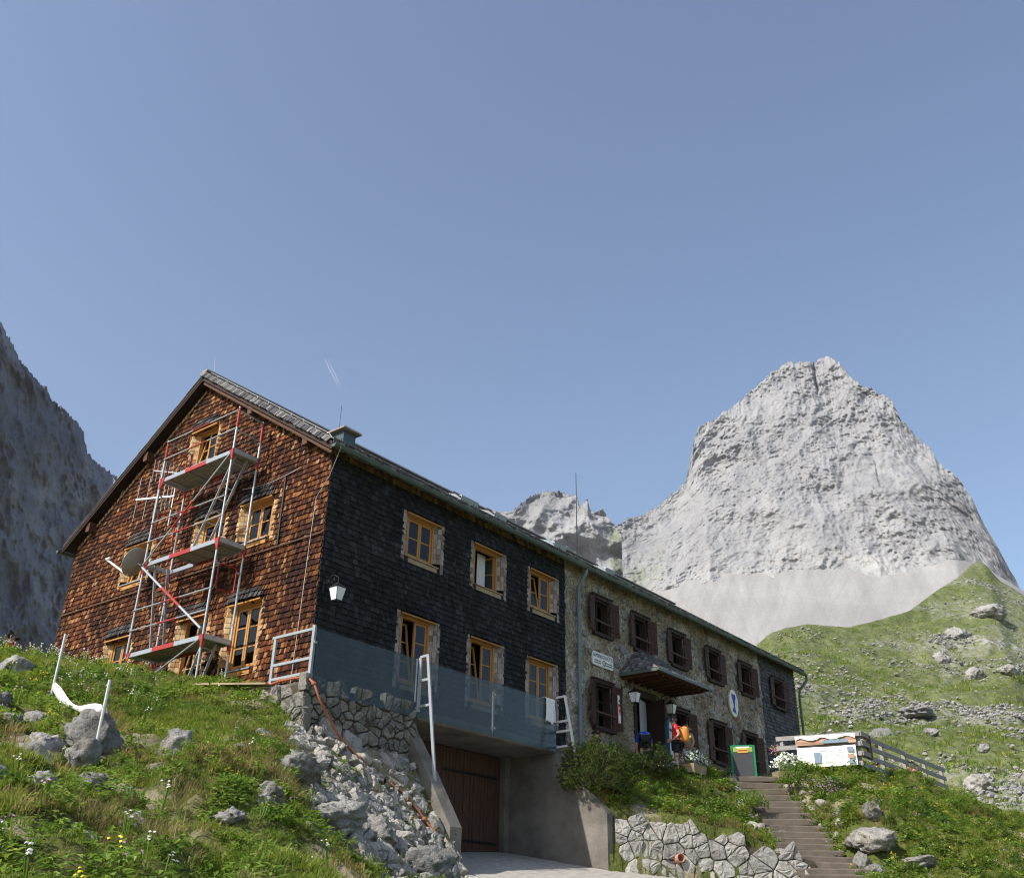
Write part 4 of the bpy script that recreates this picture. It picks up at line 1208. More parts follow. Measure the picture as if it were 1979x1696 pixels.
# lightly sagging cable across the dark wall
cb = MB(); cb.tube([(3.4 + 2.1 * t, -.045, 3.28 - .12 * t - .12 * math.sin(math.pi * t)) for t in np.linspace(0, 1, 12)], .008, 5); cb.build('wall_cable', M['wire_dark'], hut)

# stones set proud in the rubble facade
fs_ = random.Random(3)
for k in range(110):
    for _ in range(30):
        u, v = fs_.uniform(L1 + .4, L2 - .1), fs_.uniform(-.25, 4.95)
        if not any(h[0] - .34 < u < h[1] + .34 and h[2] - .2 < v < h[3] + .25 for h in s_holes): break
    else: continue
    s = fs_.uniform(.10, .22)
    pm = MB(); nn = 8
    ring = [(s * fs_.uniform(.75, 1.15) * math.cos(2 * math.pi * i / nn), s * .75 * fs_.uniform(.75, 1.15) * math.sin(2 * math.pi * i / nn)) for i in range(nn)]
    vs = [(a, 0, b) for a, b in ring] + [(a * .9, -.05, b * .9) for a, b in ring] + [(a * .5, -.066 - fs_.uniform(0, .012), b * .5) for a, b in ring]
    f = [(i, (i + 1) % nn, nn + (i + 1) % nn, nn + i) for i in range(nn)] + [(nn + i, nn + (i + 1) % nn, 2 * nn + (i + 1) % nn, 2 * nn + i) for i in range(nn)] + [tuple(2 * nn + i for i in range(nn))]
    pm.add(vs, f); pm.build('stone', M['facade_stone'], stone_wall, loc=(u, -.012, v))

# ================================================================== stone laying
def clip_poly(poly, nx, ny, c):
    out = []
    for i in range(len(poly)):
        a, b = poly[i], poly[(i + 1) % len(poly)]
        da, db = nx * a[0] + ny * a[1] - c, nx * b[0] + ny * b[1] - c
        if da <= 0: out.append(a)
        if (da < 0 < db) or (db < 0 < da):
            t = da / (da - db); out.append((a[0] + (b[0] - a[0]) * t, a[1] + (b[1] - a[1]) * t))
    return out

def stone_cells(u0, u1, v0f, v1f, cu, cv, seed, jitter=.38):
    rs = random.Random(seed)
    sites = []
    vmin = min(v0f(u0), v0f(u1)); vmax = max(v1f(u0), v1f(u1), v1f((u0 + u1) / 2))
    row = 0; v = vmin + cv / 2
    while v < vmax + cv / 2:
        u = u0 + cu * (.5 if row % 2 else .1)
        while u < u1 + cu * .3:
            sites.append((u + rs.uniform(-jitter, jitter) * cu, v + rs.uniform(-jitter, jitter) * cv)); u += cu * rs.uniform(.75, 1.35)
        v += cv; row += 1
    for s in list(sites):                      # small wedge stones pushed in between
        if rs.random() < .38: sites.append((s[0] + rs.uniform(-.62, .62) * cu, s[1] + rs.uniform(-.6, .6) * cv))
    cells = []
    for i, s in enumerate(sites):
        if not (u0 <= s[0] <= u1 and v0f(s[0]) <= s[1] <= v1f(s[0])): continue
        poly = [(s[0] - cu * 1.2, s[1] - cv * 1.2), (s[0] + cu * 1.2, s[1] - cv * 1.2), (s[0] + cu * 1.2, s[1] + cv * 1.2), (s[0] - cu * 1.2, s[1] + cv * 1.2)]
        for j, t in enumerate(sites):
            if i == j or abs(t[0] - s[0]) > 2.6 * cu or abs(t[1] - s[1]) > 2.6 * cv: continue
            nx, ny = t[0] - s[0], t[1] - s[1]
            l = math.hypot(nx, ny); nx /= l; ny /= l
            poly = clip_poly(poly, nx, ny, (nx * (s[0] + t[0]) + ny * (s[1] + t[1])) / 2)
            if len(poly) < 3: break
        if len(poly) >= 3:
            poly = clip_poly(poly, -1, 0, -u0 + .01); poly = clip_poly(poly, 1, 0, u1 + .05) if len(poly) > 2 else poly
        if len(poly) >= 3: cells.append((s, poly))
    return cells

def stone_mesh(poly, c, depth, gap, seed, rnd=.18):
    """one laid stone: irregular outline, rounded arrises, uneven face; local x = u, z = v, face towards -y"""
    rs = random.Random(seed)
    pts = []
    n = len(poly)
    for i in range(n):
        a, b = poly[i], poly[(i + 1) % n]
        L = math.hypot(b[0] - a[0], b[1] - a[1])
        k = max(1, min(4, int(L / .07)))
        for j in range(k):
            t = (j + .0) / k
            # cut the corners
            pts.append((a[0] + (b[0] - a[0]) * t, a[1] + (b[1] - a[1]) * t))
    m = len(pts)
    sm = []
    for i in range(m):
        p, q, r = pts[i - 1], pts[i], pts[(i + 1) % m]
        sm.append((q[0] * .84 + (p[0] + r[0]) * .08 - c[0], q[1] * .84 + (p[1] + r[1]) * .08 - c[1]))
    out = []
    for x, z in sm:
        l = math.hypot(x, z) + 1e-6
        f = max(.3, (l - gap) / l) * rs.uniform(.97, 1.02)
        out.append((x * f, z * f))
    tx, tz = rs.uniform(-.12, .12), rs.uniform(-.12, .12)
    vs = [(x, .10, z) for x, z in out] + [(x, -depth * .55, z) for x, z in out]
    vs += [(x * (1 - rnd * .40), -depth * .95 + x * tx + z * tz + rs.uniform(-.012, .012), z * (1 - rnd * .45)) for x, z in out]
    vs += [(x * .62, -depth * 1.03 + x * tx + z * tz + rs.uniform(-.02, .02), z * .55) for x, z in out]
    vs.append((0, -depth * 1.05 + rs.uniform(-.015, .015), 0))
    f = []
    for L in range(3):
        for i in range(m): f.append((L * m + i, L * m + (i + 1) % m, (L + 1) * m + (i + 1) % m, (L + 1) * m + i))
    for i in range(m): f.append((3 * m + i, 3 * m + (i + 1) % m, 4 * m))
    return MB().add(vs, f).mesh('stone')

def lay_stones(parent, cells, origin, rz, depth, gap, mat, seed):
    rs = random.Random(seed)
    for i, (s, poly) in enumerate(cells):
        me = stone_mesh(poly, s, depth * rs.uniform(.7, 1.4), gap, seed * 1000 + i)
        me.materials.append(mat)
        o = bpy.data.objects.new('stone', me); COL.objects.link(o); o.parent = parent
        o.location = Vector(origin) + Matrix.Rotation(rz, 3, 'Z') @ Vector((s[0], 0, s[1]))
        o.rotation_euler = (0, 0, rz)

# ---- dry-stone wall under the glazed terrace
dw_ = thing('retaining_wall', 'grey rough stone retaining wall under the glass balustrade', 'stone wall')
core = MB(); core.box(-1.09, 2.0, -1.235, .1, -2.1, -.47)
core.build('wall_core', M['mortar'], dw_)
lay_stones(dw_, stone_cells(-1.12, 2.0, lambda u: -1.95 if u > .2 else -1.55, lambda u: -.47, .30, .19, 5, .34), (0, -1.20, 0), 0, .075, .012, M['wall_stone'], 6)
lay_stones(dw_, stone_cells(.0, 1.45, lambda u: -1.35, lambda u: -.46 - .0 * u, .36, .22, 8, .27), (-1.03, .15, 0), ROT_G, .11, .012, M['wall_stone'], 7)
MB().box(-1.06, 7.25, -1.20, .02, -.47, -.42).build('terrace_paving', M['concrete'], dw_)

# ---- concrete garage: slab, wings, plank door
gar = thing('concrete_garage', 'concrete garage entrance with dark plank door under the terrace', 'garage')
MB().box(2.003, 7.2, -1.24, .35, -.63, -.473).build('slab', M['concrete'], gar)
sb = MB()
for k in range(18): sb.box(2.1 + k * .27, 2.1 + k * .27 + .255, -1.18, .30, -.642, -.631)
sb.build('shutter_boards', M['concrete'], gar)
wg = MB()   # left wing, top falling outwards
pr = [(.45, -.63), (-1.02, -.72), (-1.30, -1.05), (-1.82, -1.80), (-2.42, -2.72), (-2.47, -2.80), (-2.47, -3.9), (.45, -3.9)]
n = len(pr)
wg.add([(1.80, y, z) for y, z in pr] + [(2.14, y, z) for y, z in pr], [tuple(range(n)), tuple(range(n, 2 * n))[::-1]] + [(i, n + i, n + (i + 1) % n, (i + 1) % n) for i in range(n)])
w_ = wg.build('wing_wall', M['concrete'], gar)
wg = MB()
pr = [(.45, -.63), (-1.30, -.64), (-1.75, -1.05), (-2.2, -1.6), (-2.62, -2.02), (-2.70, -2.1), (-2.70, -3.9), (.45, -3.9)]
wg.add([(6.92, y, z) for y, z in pr] + [(7.22, y, z) for y, z in pr], [tuple(range(n)), tuple(range(n, 2 * n))[::-1]] + [(i, n + i, n + (i + 1) % n, (i + 1) % n) for i in range(n)])
wg.build('wing_wall', M['concrete'], gar)
MB().box(6.72, 6.915, .16, .45, -3.4, -.645).build('door_pier', M['concrete'], gar)
dl = MB(); dl.box(2.16, 6.71, .34, .40, -3.3, -.64); dleaf = dl.build('garage_door', M['wood_dark'], gar)
x = 2.17
k = 0
while x < 6.66:
    w = random.choice((.12, .14, .16))
    MB().box(x, min(x + w - .010, 6.70), .300 + random.uniform(-.004, .004), .338, -3.2, -.66 - random.uniform(0, .006)).build('plank', M['wood_door'], dleaf)
    x += w; k += 1
for zz in (-2.7, -1.2):
    MB().box(4.55, 6.6, .283, .2945, zz, zz + .06).build('strap_hinge', M['black_iron'], dleaf)
MB().box(4.60, 4.66, .25, .294, -1.95, -1.78).build('latch', M['black_iron'], dleaf)

# ---- glass balustrade
gb = thing('glass_balustrade', 'long tinted glass balustrade along the terrace edge above the garage', 'balustrade')
YG = -1.27
for a, b in ((-.94, 1.90), (1.94, 4.48), (4.52, 6.92)):
    MB().box(a, b, YG - .008, YG + .008, -.60, .60).build('glass_panel', M['balustrade_glass'], gb)
for x in (-.97, 1.92, 4.50):
    pb = MB(); pb.box(x - .02, x + .02, YG + .012, YG + .05, -.5, .40 if x > 3 else .62); pb.build('post', M['rail_grey'], gb)
    for z in (-.45, 0.3): MB().box(x - .035, x + .035, YG - .022, YG + .012, z, z + .05).build('clamp', M['rail_grey'], gb)

def frame_rail(name, label, posts, rails, w, mat):
    o = thing(name, label, 'railing', (0, 0, 0))
    for p0, p1 in posts:
        b = MB(); b.beam(p0, p1, w, w, (1, .3, 0)); b.build('post', mat, o)
    for p0, p1 in rails:
        b = MB(); b.beam(p0, p1, w * .95, w * .95); b.build('rail', mat, o)
    return o
fx = -1.0
frame_rail('side_railing', 'grey steel side railing at the corner of the brown gable', [((fx, -1.24, -.47), (fx, -1.24, .66)), ((fx, -.10, -.47), (fx, -.10, .56))],
           [((fx, -1.21, .585), (fx, -.02, .585)), ((fx, -1.21, .02), (fx, -.13, .02)), ((fx, -1.21, -.26), (fx, -.13, -.26))], .055, M['rail_grey'])
frame_rail('ladder_railing', 'tall grey steel end railing standing on the left concrete wing', [((1.95, -1.50, .68), (1.95, -1.88, -1.92)), ((1.95, -1.30, .64), (1.95, -1.30, -.5))],
           [((1.95, -1.30, .65), (1.95, -1.50, .66)), ((1.95, -1.30, .14), (1.95, -1.565, .15)), ((1.95, -1.30, -.40), (1.95, -1.645, -.39))], .055, M['rail_grey'])
frame_rail('ladder_railing', 'white end railing with towel beside the dwarf pine', [((6.96, -1.52, .72), (6.96, -1.86, -.95))],
           [((6.96, -1.26, .70), (6.96, -1.525, .71)), ((6.96, -1.26, .10), (6.96, -1.63, .11)), ((6.96, -1.26, -.14), (6.96, -1.68, -.13)), ((6.96, -1.26, -.50), (6.96, -1.755, -.49))], .055, M['white_paint'])
# towel
tw = []
nx, nz = 10, 18
for i in range(nx + 1):
    for j in range(nz + 1):
        s = j / nz
        u = 6.42 + .42 * i / nx + .03 * math.sin(s * 3 + i)
        fold = .02 * math.sin(i * 1.9) * s
        if s < .18: y, z = YG + .10 - .10 * s / .18 + .0, .60 + .03 * math.sin(s / .18 * math.pi / 2)
        else: y, z = YG - .03 - fold - .02, .63 - (s - .18) / .82 * .60 * (1 - .06 * math.sin(i * .8))
        tw.append((u, y, z))
me = grid_mesh('towel', np.array(tw), nx + 1, nz + 1)
t_ = obj('towel', me, M['cloth_white'], smooth=True); tag(t_, 'white towel hung over the right end of the glass balustrade', 'towel')
m_ = t_.modifiers.new('thickness', 'SOLIDIFY'); m_.thickness = .008

# ---- pale stone wall by the steps
A0, A1 = Vector((7.18, -2.72, 0)), Vector((10.05, -6.22, 0))
ang = math.atan2(A1.y - A0.y, A1.x - A0.x); LW = (A1 - A0).length
sw = thing('stone_wall', 'pale boulder retaining wall beside the timber steps', 'stone wall')
def swtop(u): return -2.02 - .20 * u + .03 * math.sin(u * 5)
def swbot(u): return -3.95
bk = MB()
bk.hexa([(0, -.055, -4.0), (LW, -.055, -4.0), (LW, .40, -4.0), (0, .40, -4.0), (0, -.045, -2.14), (LW, -.045, -3.02), (LW, .40, -2.95), (0, .40, -2.08)])
bk.build('wall_core', M['mortar'], sw, loc=A0, rot=(0, 0, ang))
lay_stones(sw, stone_cells(.02, LW, swbot, swtop, .38, .30, 12, .42), A0, ang, .12, .003, M['wall_stone_pale'], 13)
dp = thing('drain_pipe', 'short clay drain pipe sticking out of the pale boulder wall', 'pipe', (8.02, -3.83, -3.02), ang)
pp = MB()
nn = 14
prof = [(.082, 0), (.082, -.42), (.094, -.42), (.094, 0)]
pp.add([(r * math.cos(2 * math.pi * k / nn), y + .18, r * math.sin(2 * math.pi * k / nn)) for r, y in prof for k in range(nn)],
       [(i * nn + k, i * nn + (k + 1) % nn, (i + 1) * nn + (k + 1) % nn, (i + 1) * nn + k) for i in range(3) for k in range(nn)])
pp.build('pipe_body', M['clay'], dp, rot=(-.05, 0, .25))

# ---- timber steps
STEP = [(15.36,-2.52,-0.29),(15.01,-2.82,-0.53),(14.66,-3.11,-0.76),(14.31,-3.39,-0.98),(13.96,-3.68,-1.2),(13.61,-3.96,-1.41),(13.25,-4.23,-1.61),(12.89,-4.51,-1.81),(12.53,-4.78,-2.01),(12.17,-5.04,-2.2),(11.8,-5.3,-2.38),(11.44,-5.56,-2.55),(11.07,-5.82,-2.73),(10.7,-6.07,-2.89),(10.33,-6.32,-3.05),(9.95,-6.56,-3.21),(9.58,-6.8,-3.35)]
steps = thing('timber_steps', 'flight of weathered timber steps climbing to the hut entrance', 'steps', STEP[-1])
sdir = Vector((15.36 - 9.58, -2.52 + 6.8, 0)).normalized(); sper = Vector((sdir.y, -sdir.x, 0))
sa = math.atan2(sper.y, sper.x)
for i, s in enumerate(STEP):
    ln = random.uniform(1.35, 1.6); nseg = 7
    mb = MB(); vs = []; 
    hh, ww = random.uniform(.135, .17), random.uniform(.10, .13)
    for k in range(nseg + 1):
        x = -ln / 2 + ln * k / nseg
        j = random.uniform(-.012, .012)
        vs += [(x, -ww / 2 + j, -hh), (x, ww / 2, -hh), (x, ww / 2, j), (x, -ww / 2 + .02 + j, j + random.uniform(-.006, .006)), (x, -ww / 2 + j, -.03)]
    f = [(0, 1, 2, 3, 4), tuple(nseg * 5 + q for q in (4, 3, 2, 1, 0))]
    for k in range(nseg):
        for q in range(5): f.append((k * 5 + q, k * 5 + (q + 1) % 5, (k + 1) * 5 + (q + 1) % 5, (k + 1) * 5 + q))
    mb.add(vs, f)
    off = random.uniform(-.08, .08)
    mb.build('step', M['wood_step'], steps, loc=Vector(s) + Vector((0, 0, .035)) - Vector(STEP[-1]) + sper * off, rot=(random.uniform(-.04, .04), random.uniform(-.03, .03), sa + random.uniform(-.05, .05)))
tr = MB()
for a, b in zip(STEP[:-1], STEP[1:]):
    a, b = Vector(a), Vector(b)
    tr.hexa([b - sper * .62 + Vector((0, 0, -.32)), b + sper * .62 + Vector((0, 0, -.3)), a + sper * .62 - sdir * .05 + Vector((0, 0, -.5)), a - sper * .62 - sdir * .05 + Vector((0, 0, -.5)),
             b - sper * .62 + Vector((0, 0, -.03)), b + sper * .62 + Vector((0, 0, -.03)), a + sper * .62 - sdir * .05 + Vector((0, 0, b.z - a.z - .01)), a - sper * .62 - sdir * .05 + Vector((0, 0, b.z - a.z - .01))])
tread = tr.build('tread_gravel', M['tread_soil'], steps, loc=-Vector(STEP[-1]))

# ---- terrace fence
fence = thing('plank_fence', 'weathered grey plank fence round the guest terrace', 'fence', (16.8, -5.3, -.3))
O = Vector((16.8, -5.3, -.3))
def fpost(x, y): MB().box(-.055, .055, -.055, .055, -.25, 1.22).build('post', M['wood_grey'], fence, loc=Vector((x, y, -.3)) - O)
for x in (16.86, 18.9, 21.0, 23.1, 25.0): fpost(x, -5.20)
for x, y in ((16.62, -4.2), (16.35, -3.05)): fpost(x, y)
for z in (.08, .36, .64, .92):
    for xa, xb in ((16.75, 20.98), (21.02, 25.2)):
        b = MB(); b.beam((xa, -5.275, z - .02), (xb, -5.275, z + random.uniform(-.02, .02)), .035, .13); b.build('board', M['wood_grey'], fence, loc=-O)
    b = MB(); b.beam((16.72, -5.34, z), (16.25, -2.9, z), .035, .13); b.build('board', M['wood_grey'], fence, loc=-O)
    if z in (.36, .64, .92): MB().box(-.35, .28, -.02, .02, -.065, .065).build('board', M['wood_grey'], fence, loc=Vector((17.1, -5.36, z + .01)) - O)
cb_ = MB(); cb_.box(-.17, .17, -.02, .02, -.55, .14); cv = cb_.build('notice_board', M['wood_brown'], fence, loc=Vector((17.45, -5.33, .85)) - O)
# banners tied to the fence
bdir = Vector((16.25 - 16.72, -2.9 + 5.34, 0)).normalized(); bang = math.atan2(-bdir.y, -bdir.x)   # local x runs to the right seen from the camera
def cloth_panel(name, label, cat, p, w, h, mat, wave=.02, rz=0.0, nx=16, nz=8, seed=1):
    rs = random.Random(seed)
    ph = rs.random() * 6
    pts = [(-w / 2 + w * i / nx, wave * math.sin(i * .9 + ph) * (1 - j / nz * .5) + wave * .6 * math.sin(j * 1.3 + i * .3), h * j / nz - .015 * math.sin(i / nx * math.pi) * (j == nz)) for i in range(nx + 1) for j in range(nz + 1)]
    o = obj(name, grid_mesh(name, np.array(pts), nx + 1, nz + 1), mat, None, p, (0, 0, rz), True)
    tag(o, label, cat)
    return o
bc = Vector((16.58, -4.35, 0)) + Vector((-.16, -.03, 0))
b1 = cloth_panel('white_banner', 'large white printed banner on the fence beside the steps', 'banner', bc + Vector((0, 0, .02)), 1.72, .58, M['banner'], .018, bang, seed=2)
for (xa, xb, za, zb, mt) in ((-.36, -.16, .10, .40, 'photo_blue'), (.62, .80, .38, .52, 'photo_blue'), (.62, .80, .20, .32, 'desert'), (.64, .80, .05, .15, 'photo_blue'), (-.20, .5, .46, .475, 'paper'), (-.1, .5, .405, .415, 'paper')):
    MB().box(xa, xb, -.05, -.043, za, zb).build('print', M[mt], b1)
for k in range(7): MB().box(-.08, .50, -.05, -.044, .12 + k * .038, .128 + k * .038).build('print', M['paper'], b1)
b2 = cloth_panel('photo_banner', 'narrow banner with a reddish rock landscape above the white banner', 'banner', bc + Vector((.02, 0, .66)), 1.78, .27, M['desert'], .02, bang, seed=5)
mp = []
rs_ = random.Random(4)
top = [(-.88 + 1.76 * k / 24, .16 + .05 * math.sin(k * .7) + rs_.uniform(-.02, .02)) for k in range(25)]
q = MB(); q.add([(x, -.046, .268) for x, _ in top] + [(x, -.046, z) for x, z in top], [(k, 25 + k, 26 + k, k + 1) for k in range(24)]); q.build('print', M['banner'], b2)
q = MB(); q.add([(x, -.045, .02) for x, _ in top[11:22]] + [(x, -.045, .08 + abs(math.sin(i * 1.3)) * .06) for i, (x, _) in enumerate(top[11:22])], [(k, k + 1, 12 + k, 11 + k) for k in range(10)]); q.build('print', M['photo_blue'], b2)

# ---- chalk board stand by the steps
cb = thing('menu_board', 'green framed chalk menu board with yellow header at the top of the steps', 'sign board', (15.28, -2.22, -.36), math.atan2(-13.4, -28.3) + math.pi / 2)
MB().box(-.30, .30, -.012, .012, .06, .98).build('board_face', M['chalk'], cb)
for s in (-1, 1): MB().box(s * .335 - .03, s * .335 + .03, -.025, .025, 0, 1.02).build('frame_post', M['green_frame'], cb)
MB().box(-.303, .303, -.022, .02, .985, 1.03).build('frame_rail', M['green_frame'], cb)
h_ = MB().box(-.29, .29, -.018, -.0125, .83, .975).build('header', M['sign_lime'], cb)
MB().box(-.15, .15, -.0235, -.0185, .79, .93).build('label_plate', M['sign_yellow'], cb); MB().box(-.15, .15, -.0245, -.024, .79, .806).build('label_stripe', M['sign_red'], cb); MB().box(-.13, .13, -.0245, -.0236, .845, .885).build('label_stripe', M['sign_red'], cb)
MB().box(-.2, .2, -.0185, -.0128, .94, .985).build('header_crown', M['sign_white'], cb)
lg = MB(); lg.beam((-.3, .02, .95), (-.3, .35, .0), .03, .03); lg.beam((.3, .02, .95), (.3, .35, .0), .03, .03); lg.build('back_leg', M['green_frame'], cb)

# ---- wall lanterns
def lantern(label, p, wall_y, scale=1.0, side=1):
    o = thing('wall_lantern', label, 'lantern', p, 0, 'white glass wall lanterns on the hut front')
    s = scale
    t, b, h = .165 * s, .10 * s, .36 * s
    corners = lambda r, z: [(-r, -r, z), (r, -r, z), (r, r, z), (-r, r, z)]
    T, B_ = corners(t, 0), corners(b, -h)
    for k in range(4):
        g = MB(); a, c = k, (k + 1) % 4
        n = Vector((T[a][0] + T[c][0], T[a][1] + T[c][1], 0)).normalized() * .004
        g.hexa([Vector(B_[a]) * 1.0, Vector(B_[c]), Vector(B_[c]) - n, Vector(B_[a]) - n, Vector(T[a]), Vector(T[c]), Vector(T[c]) - n, Vector(T[a]) - n]); g.build('pane', M['frost_glass'], o)
    fr = MB()
    for k in range(4):
        fr.beam(Vector(B_[k]) * 1.02, Vector(T[k]) * 1.02, .016 * s, .016 * s); fr.beam(T[k], T[(k + 1) % 4], .02 * s, .02 * s); fr.beam(B_[k], B_[(k + 1) % 4], .02 * s, .02 * s)
    fr.build('frame', M['black_iron'], o)
    cp = MB(); e = t * 1.18
    cp.add(corners(e, .0) + corners(t * .45, .10 * s) + corners(t * .3, .13 * s) + [(0, 0, .17 * s)], [(0, 3, 2, 1)] + [(L * 4 + k, L * 4 + (k + 1) % 4, L * 4 + 4 + (k + 1) % 4, L * 4 + 4 + k) for L in (0, 1) for k in range(4)] + [(8 + k, 8 + (k + 1) % 4, 12) for k in range(4)])
    cp.build('cap', M['black_iron'], o)
    dy = wall_y - p[1]
    br = MB()
    br.tube([(0, 0, .15 * s), (0, .0, .30 * s), (0, dy * .3, .40 * s), (0, dy * .7, .33 * s), (0, dy, .18 * s)], .014 * s, 6)
    for c0, r0 in ((.35, .09), (.7, .07)):
        br.tube([(0, dy * c0 + r0 * s * math.cos(a) * (1 - a / 14), .24 * s + r0 * s * math.sin(a) * (1 - a / 14)) for a in np.linspace(0, 9, 26)], .009 * s, 5)
        br.tube([(r0 * s * math.cos(a) * (1 - a / 14), dy * c0, .36 * s + r0 * .8 * s * math.sin(a) * (1 - a / 14)) for a in np.linspace(0, 9, 26)], .008 * s, 5)
    br.box(-.03, .03, dy - .02, dy, -.02, .34 * s); br.build('bracket', M['black_iron'], o)
    MB().lathe([(.001, -h - .03 * s), (.03 * s, -h - .02 * s), (.04 * s, -h)], 8).build('finial', M['black_iron'], o)
    return o
lantern('white glass lantern on the dark shingled wall near the gable corner', (.12, -.50, 1.86), -.02, .78)
lantern('white glass lantern left of the open entrance door', (12.0, -.48, 1.86), -.03, .80)
lantern('white glass lantern right of the entrance beneath the canopy end', (14.15, -.48, 1.89), -.03, .80)

# ---- signs on the front
def text_mesh(body, size, mat, parent, loc, rot=(math.pi / 2, 0, 0), ext=.002, sx=1.0):
    c = bpy.data.curves.new('text', 'FONT'); c.body = body; c.size = size; c.align_x = 'CENTER'; c.align_y = 'CENTER'; c.extrude = ext
    tmp = bpy.data.objects.new('text', c); COL.objects.link(tmp)
    dg = bpy.context.evaluated_depsgraph_get()
    me = bpy.data.meshes.new_from_object(tmp.evaluated_get(dg))
    bpy.data.objects.remove(tmp)
    o = obj('lettering', me, mat, parent, loc, rot); o.scale = (sx, 1, 1)
    return o
sg = thing('name_sign', 'white enamel name sign above the left ground floor stone window', 'sign', (10.95, -.075, 2.65), .0)
pl = MB(); hw, hh, r = .55, .20, .06
out = []
for cx, cz, a0 in ((hw - r, -hh + r, -90), (hw - r, hh - r, 0), (-hw + r, hh - r, 90), (-hw + r, -hh + r, 180)):
    for k in range(5): a = R(a0 + 22.5 * k); out.append((cx + r * math.cos(a), cz + r * math.sin(a)))
m = len(out)
pl.add([(x, -.012, z) for x, z in out] + [(x, .03, z) for x, z in out], [tuple(range(m)), tuple(range(m, 2 * m))[::-1]] + [(i, (i + 1) % m, m + (i + 1) % m, m + i) for i in range(m)])
pl.build('plate', M['sign_white'], sg)
text_mesh('LAMSENJOCH HÜTTE', .155, M['ink'], sg, (0, -.014, .095), sx=.70)
for s in (-1, 1):
    for k in range(2):
        b = MB(); 
        for q in range(9): b.box(s * .30 - .17 + q * .04, s * .30 - .145 + q * .04 + random.uniform(0, .008), -.0155, -.0125, -.065 - k * .065, -.035 - k * .065)
        b.build('small_lettering', M['ink'], sg)
ri = MB(); ri.lathe([(.058, 0), (.085, 0), (.085, .004), (.058, .004)], 20); ri.build('roundel', M['ink_green'], sg, loc=(.04, -.013, -.075), rot=(math.pi / 2, 0, 0))
fl = MB()
for k in range(8):
    a = 2 * math.pi * k / 8
    fl.add([(0, -.0145, 0), (.02 * math.cos(a - .35), -.0145, .02 * math.sin(a - .35)), (.046 * math.cos(a), -.0145, .046 * math.sin(a)), (.02 * math.cos(a + .35), -.0145, .02 * math.sin(a + .35))], [(0, 1, 2, 3)])
fl.build('flower_emblem', M['gold'], sg, loc=(.04, 0, -.075))

ov = thing('oval_emblem', 'oval white wall emblem with a blue figure on the stone front', 'emblem', (19.39, -.085, 2.90))
e = MB(); nn = 36
for rx, rz, mt, nm, y in ((.36, .50, 'gold', 'rim', .0), (.33, .47, 'sign_white', 'plate', -.012)):
    e = MB(); e.add([(rx * math.cos(2 * math.pi * k / nn), y, rz * math.sin(2 * math.pi * k / nn)) for k in range(nn)] + [(rx * math.cos(2 * math.pi * k / nn), y + .05, rz * math.sin(2 * math.pi * k / nn)) for k in range(nn)],
              [tuple(range(nn))[::1]] + [(k, nn + k, nn + (k + 1) % nn, (k + 1) % nn) for k in range(nn)]); e.build(nm, M[mt], ov)
fgr = [(-.05, -.30), (.07, -.32), (.06, -.05), (.10, .10), (.16, .22), (.10, .34), (.0, .30), (-.12, .36), (-.16, .22), (-.08, .08), (-.05, -.05)]
e = MB(); e.add([(x, -.017, z) for x, z in fgr] + [(x, -.0125, z) for x, z in fgr], [tuple(range(11))] + [(k, 11 + k, 11 + (k + 1) % 11, (k + 1) % 11) for k in range(11)]); e.build('figure', M['emblem_blue'], ov)
e = MB(); e.add([(x, -.016, z) for x, z in ((-.16, -.30), (.14, -.36), (.08, -.22), (-.02, -.12), (-.12, -.2))], [(0, 1, 2, 3, 4)]); e.build('ground_motif', M['emblem_green'], ov)
for x, z in ((-.2, -.02), (.2, -.05), (.18, .02)): MB().box(x - .04, x + .04, -.016, -.0125, z - .02, z + .02).build('motif', M['gold'], ov)

nt = thing('notice_plate', 'narrow red and white notice on the shutter left of the entrance', 'notice', (11.66, -.16, 1.20))
MB().box(-.09, .09, -.01, .01, .30, .56).build('white_sheet', M['sign_white'], nt); MB().box(-.045, .02, -.013, -.0105, .36, .42).build('symbol', M['ink'], nt)
MB().box(-.095, .095, -.011, .01, -.26, .285).build('pink_sheet', M['sign_pink'], nt)
MB().box(-.095, .095, -.0135, -.0115, .22, .285).build('red_band', M['sign_red'], nt); MB().box(-.07, .07, -.0135, -.0115, -.24, -.02).build('white_panel', M['sign_white'], nt); MB().box(-.05, .05, -.0135, -.0115, .06, .14).build('red_mark', M['sign_red'], nt)
# info case with round top
ic = thing('notice_case', 'dark green notice case with round top beside the door', 'notice case', (13.95, -.55, -.35), .12)
def arch(w, zb, zt, y0, y1, n=10):
    pts = [(-w, zb), (w, zb)] + [(w * math.cos(a), zt + w * .9 * math.sin(a)) for a in np.linspace(0, math.pi, n)]
    m = len(pts)
    return MB().add([(x, y0, z) for x, z in pts] + [(x, y1, z) for x, z in pts], [tuple(range(m)), tuple(range(m, 2 * m))[::-1]] + [(i, m + i, m + (i + 1) % m, (i + 1) % m) for i in range(m)])
arch(.36, .35, 1.50, -.04, .06).build('case', M['teal'], ic)
arch(.27, .45, 1.48, -.052, -.041).build('backing', M['paper'], ic)
MB().box(-.27, .27, -.056, -.0525, 1.36, 1.44).build('crossbar', M['teal'], ic); MB().box(-.17, .17, -.056, -.0525, .6, 1.28).build('price_list', M['sign_white'], ic); MB().box(-.04, .03, -.056, -.0525, 1.52, 1.62).build('symbol', M['ink_green'], ic)
for s in (-1, 1): MB().box(s * .28 - .03, s * .28 + .03, -.02, .04, -.05, .345).build('leg', M['teal'], ic)

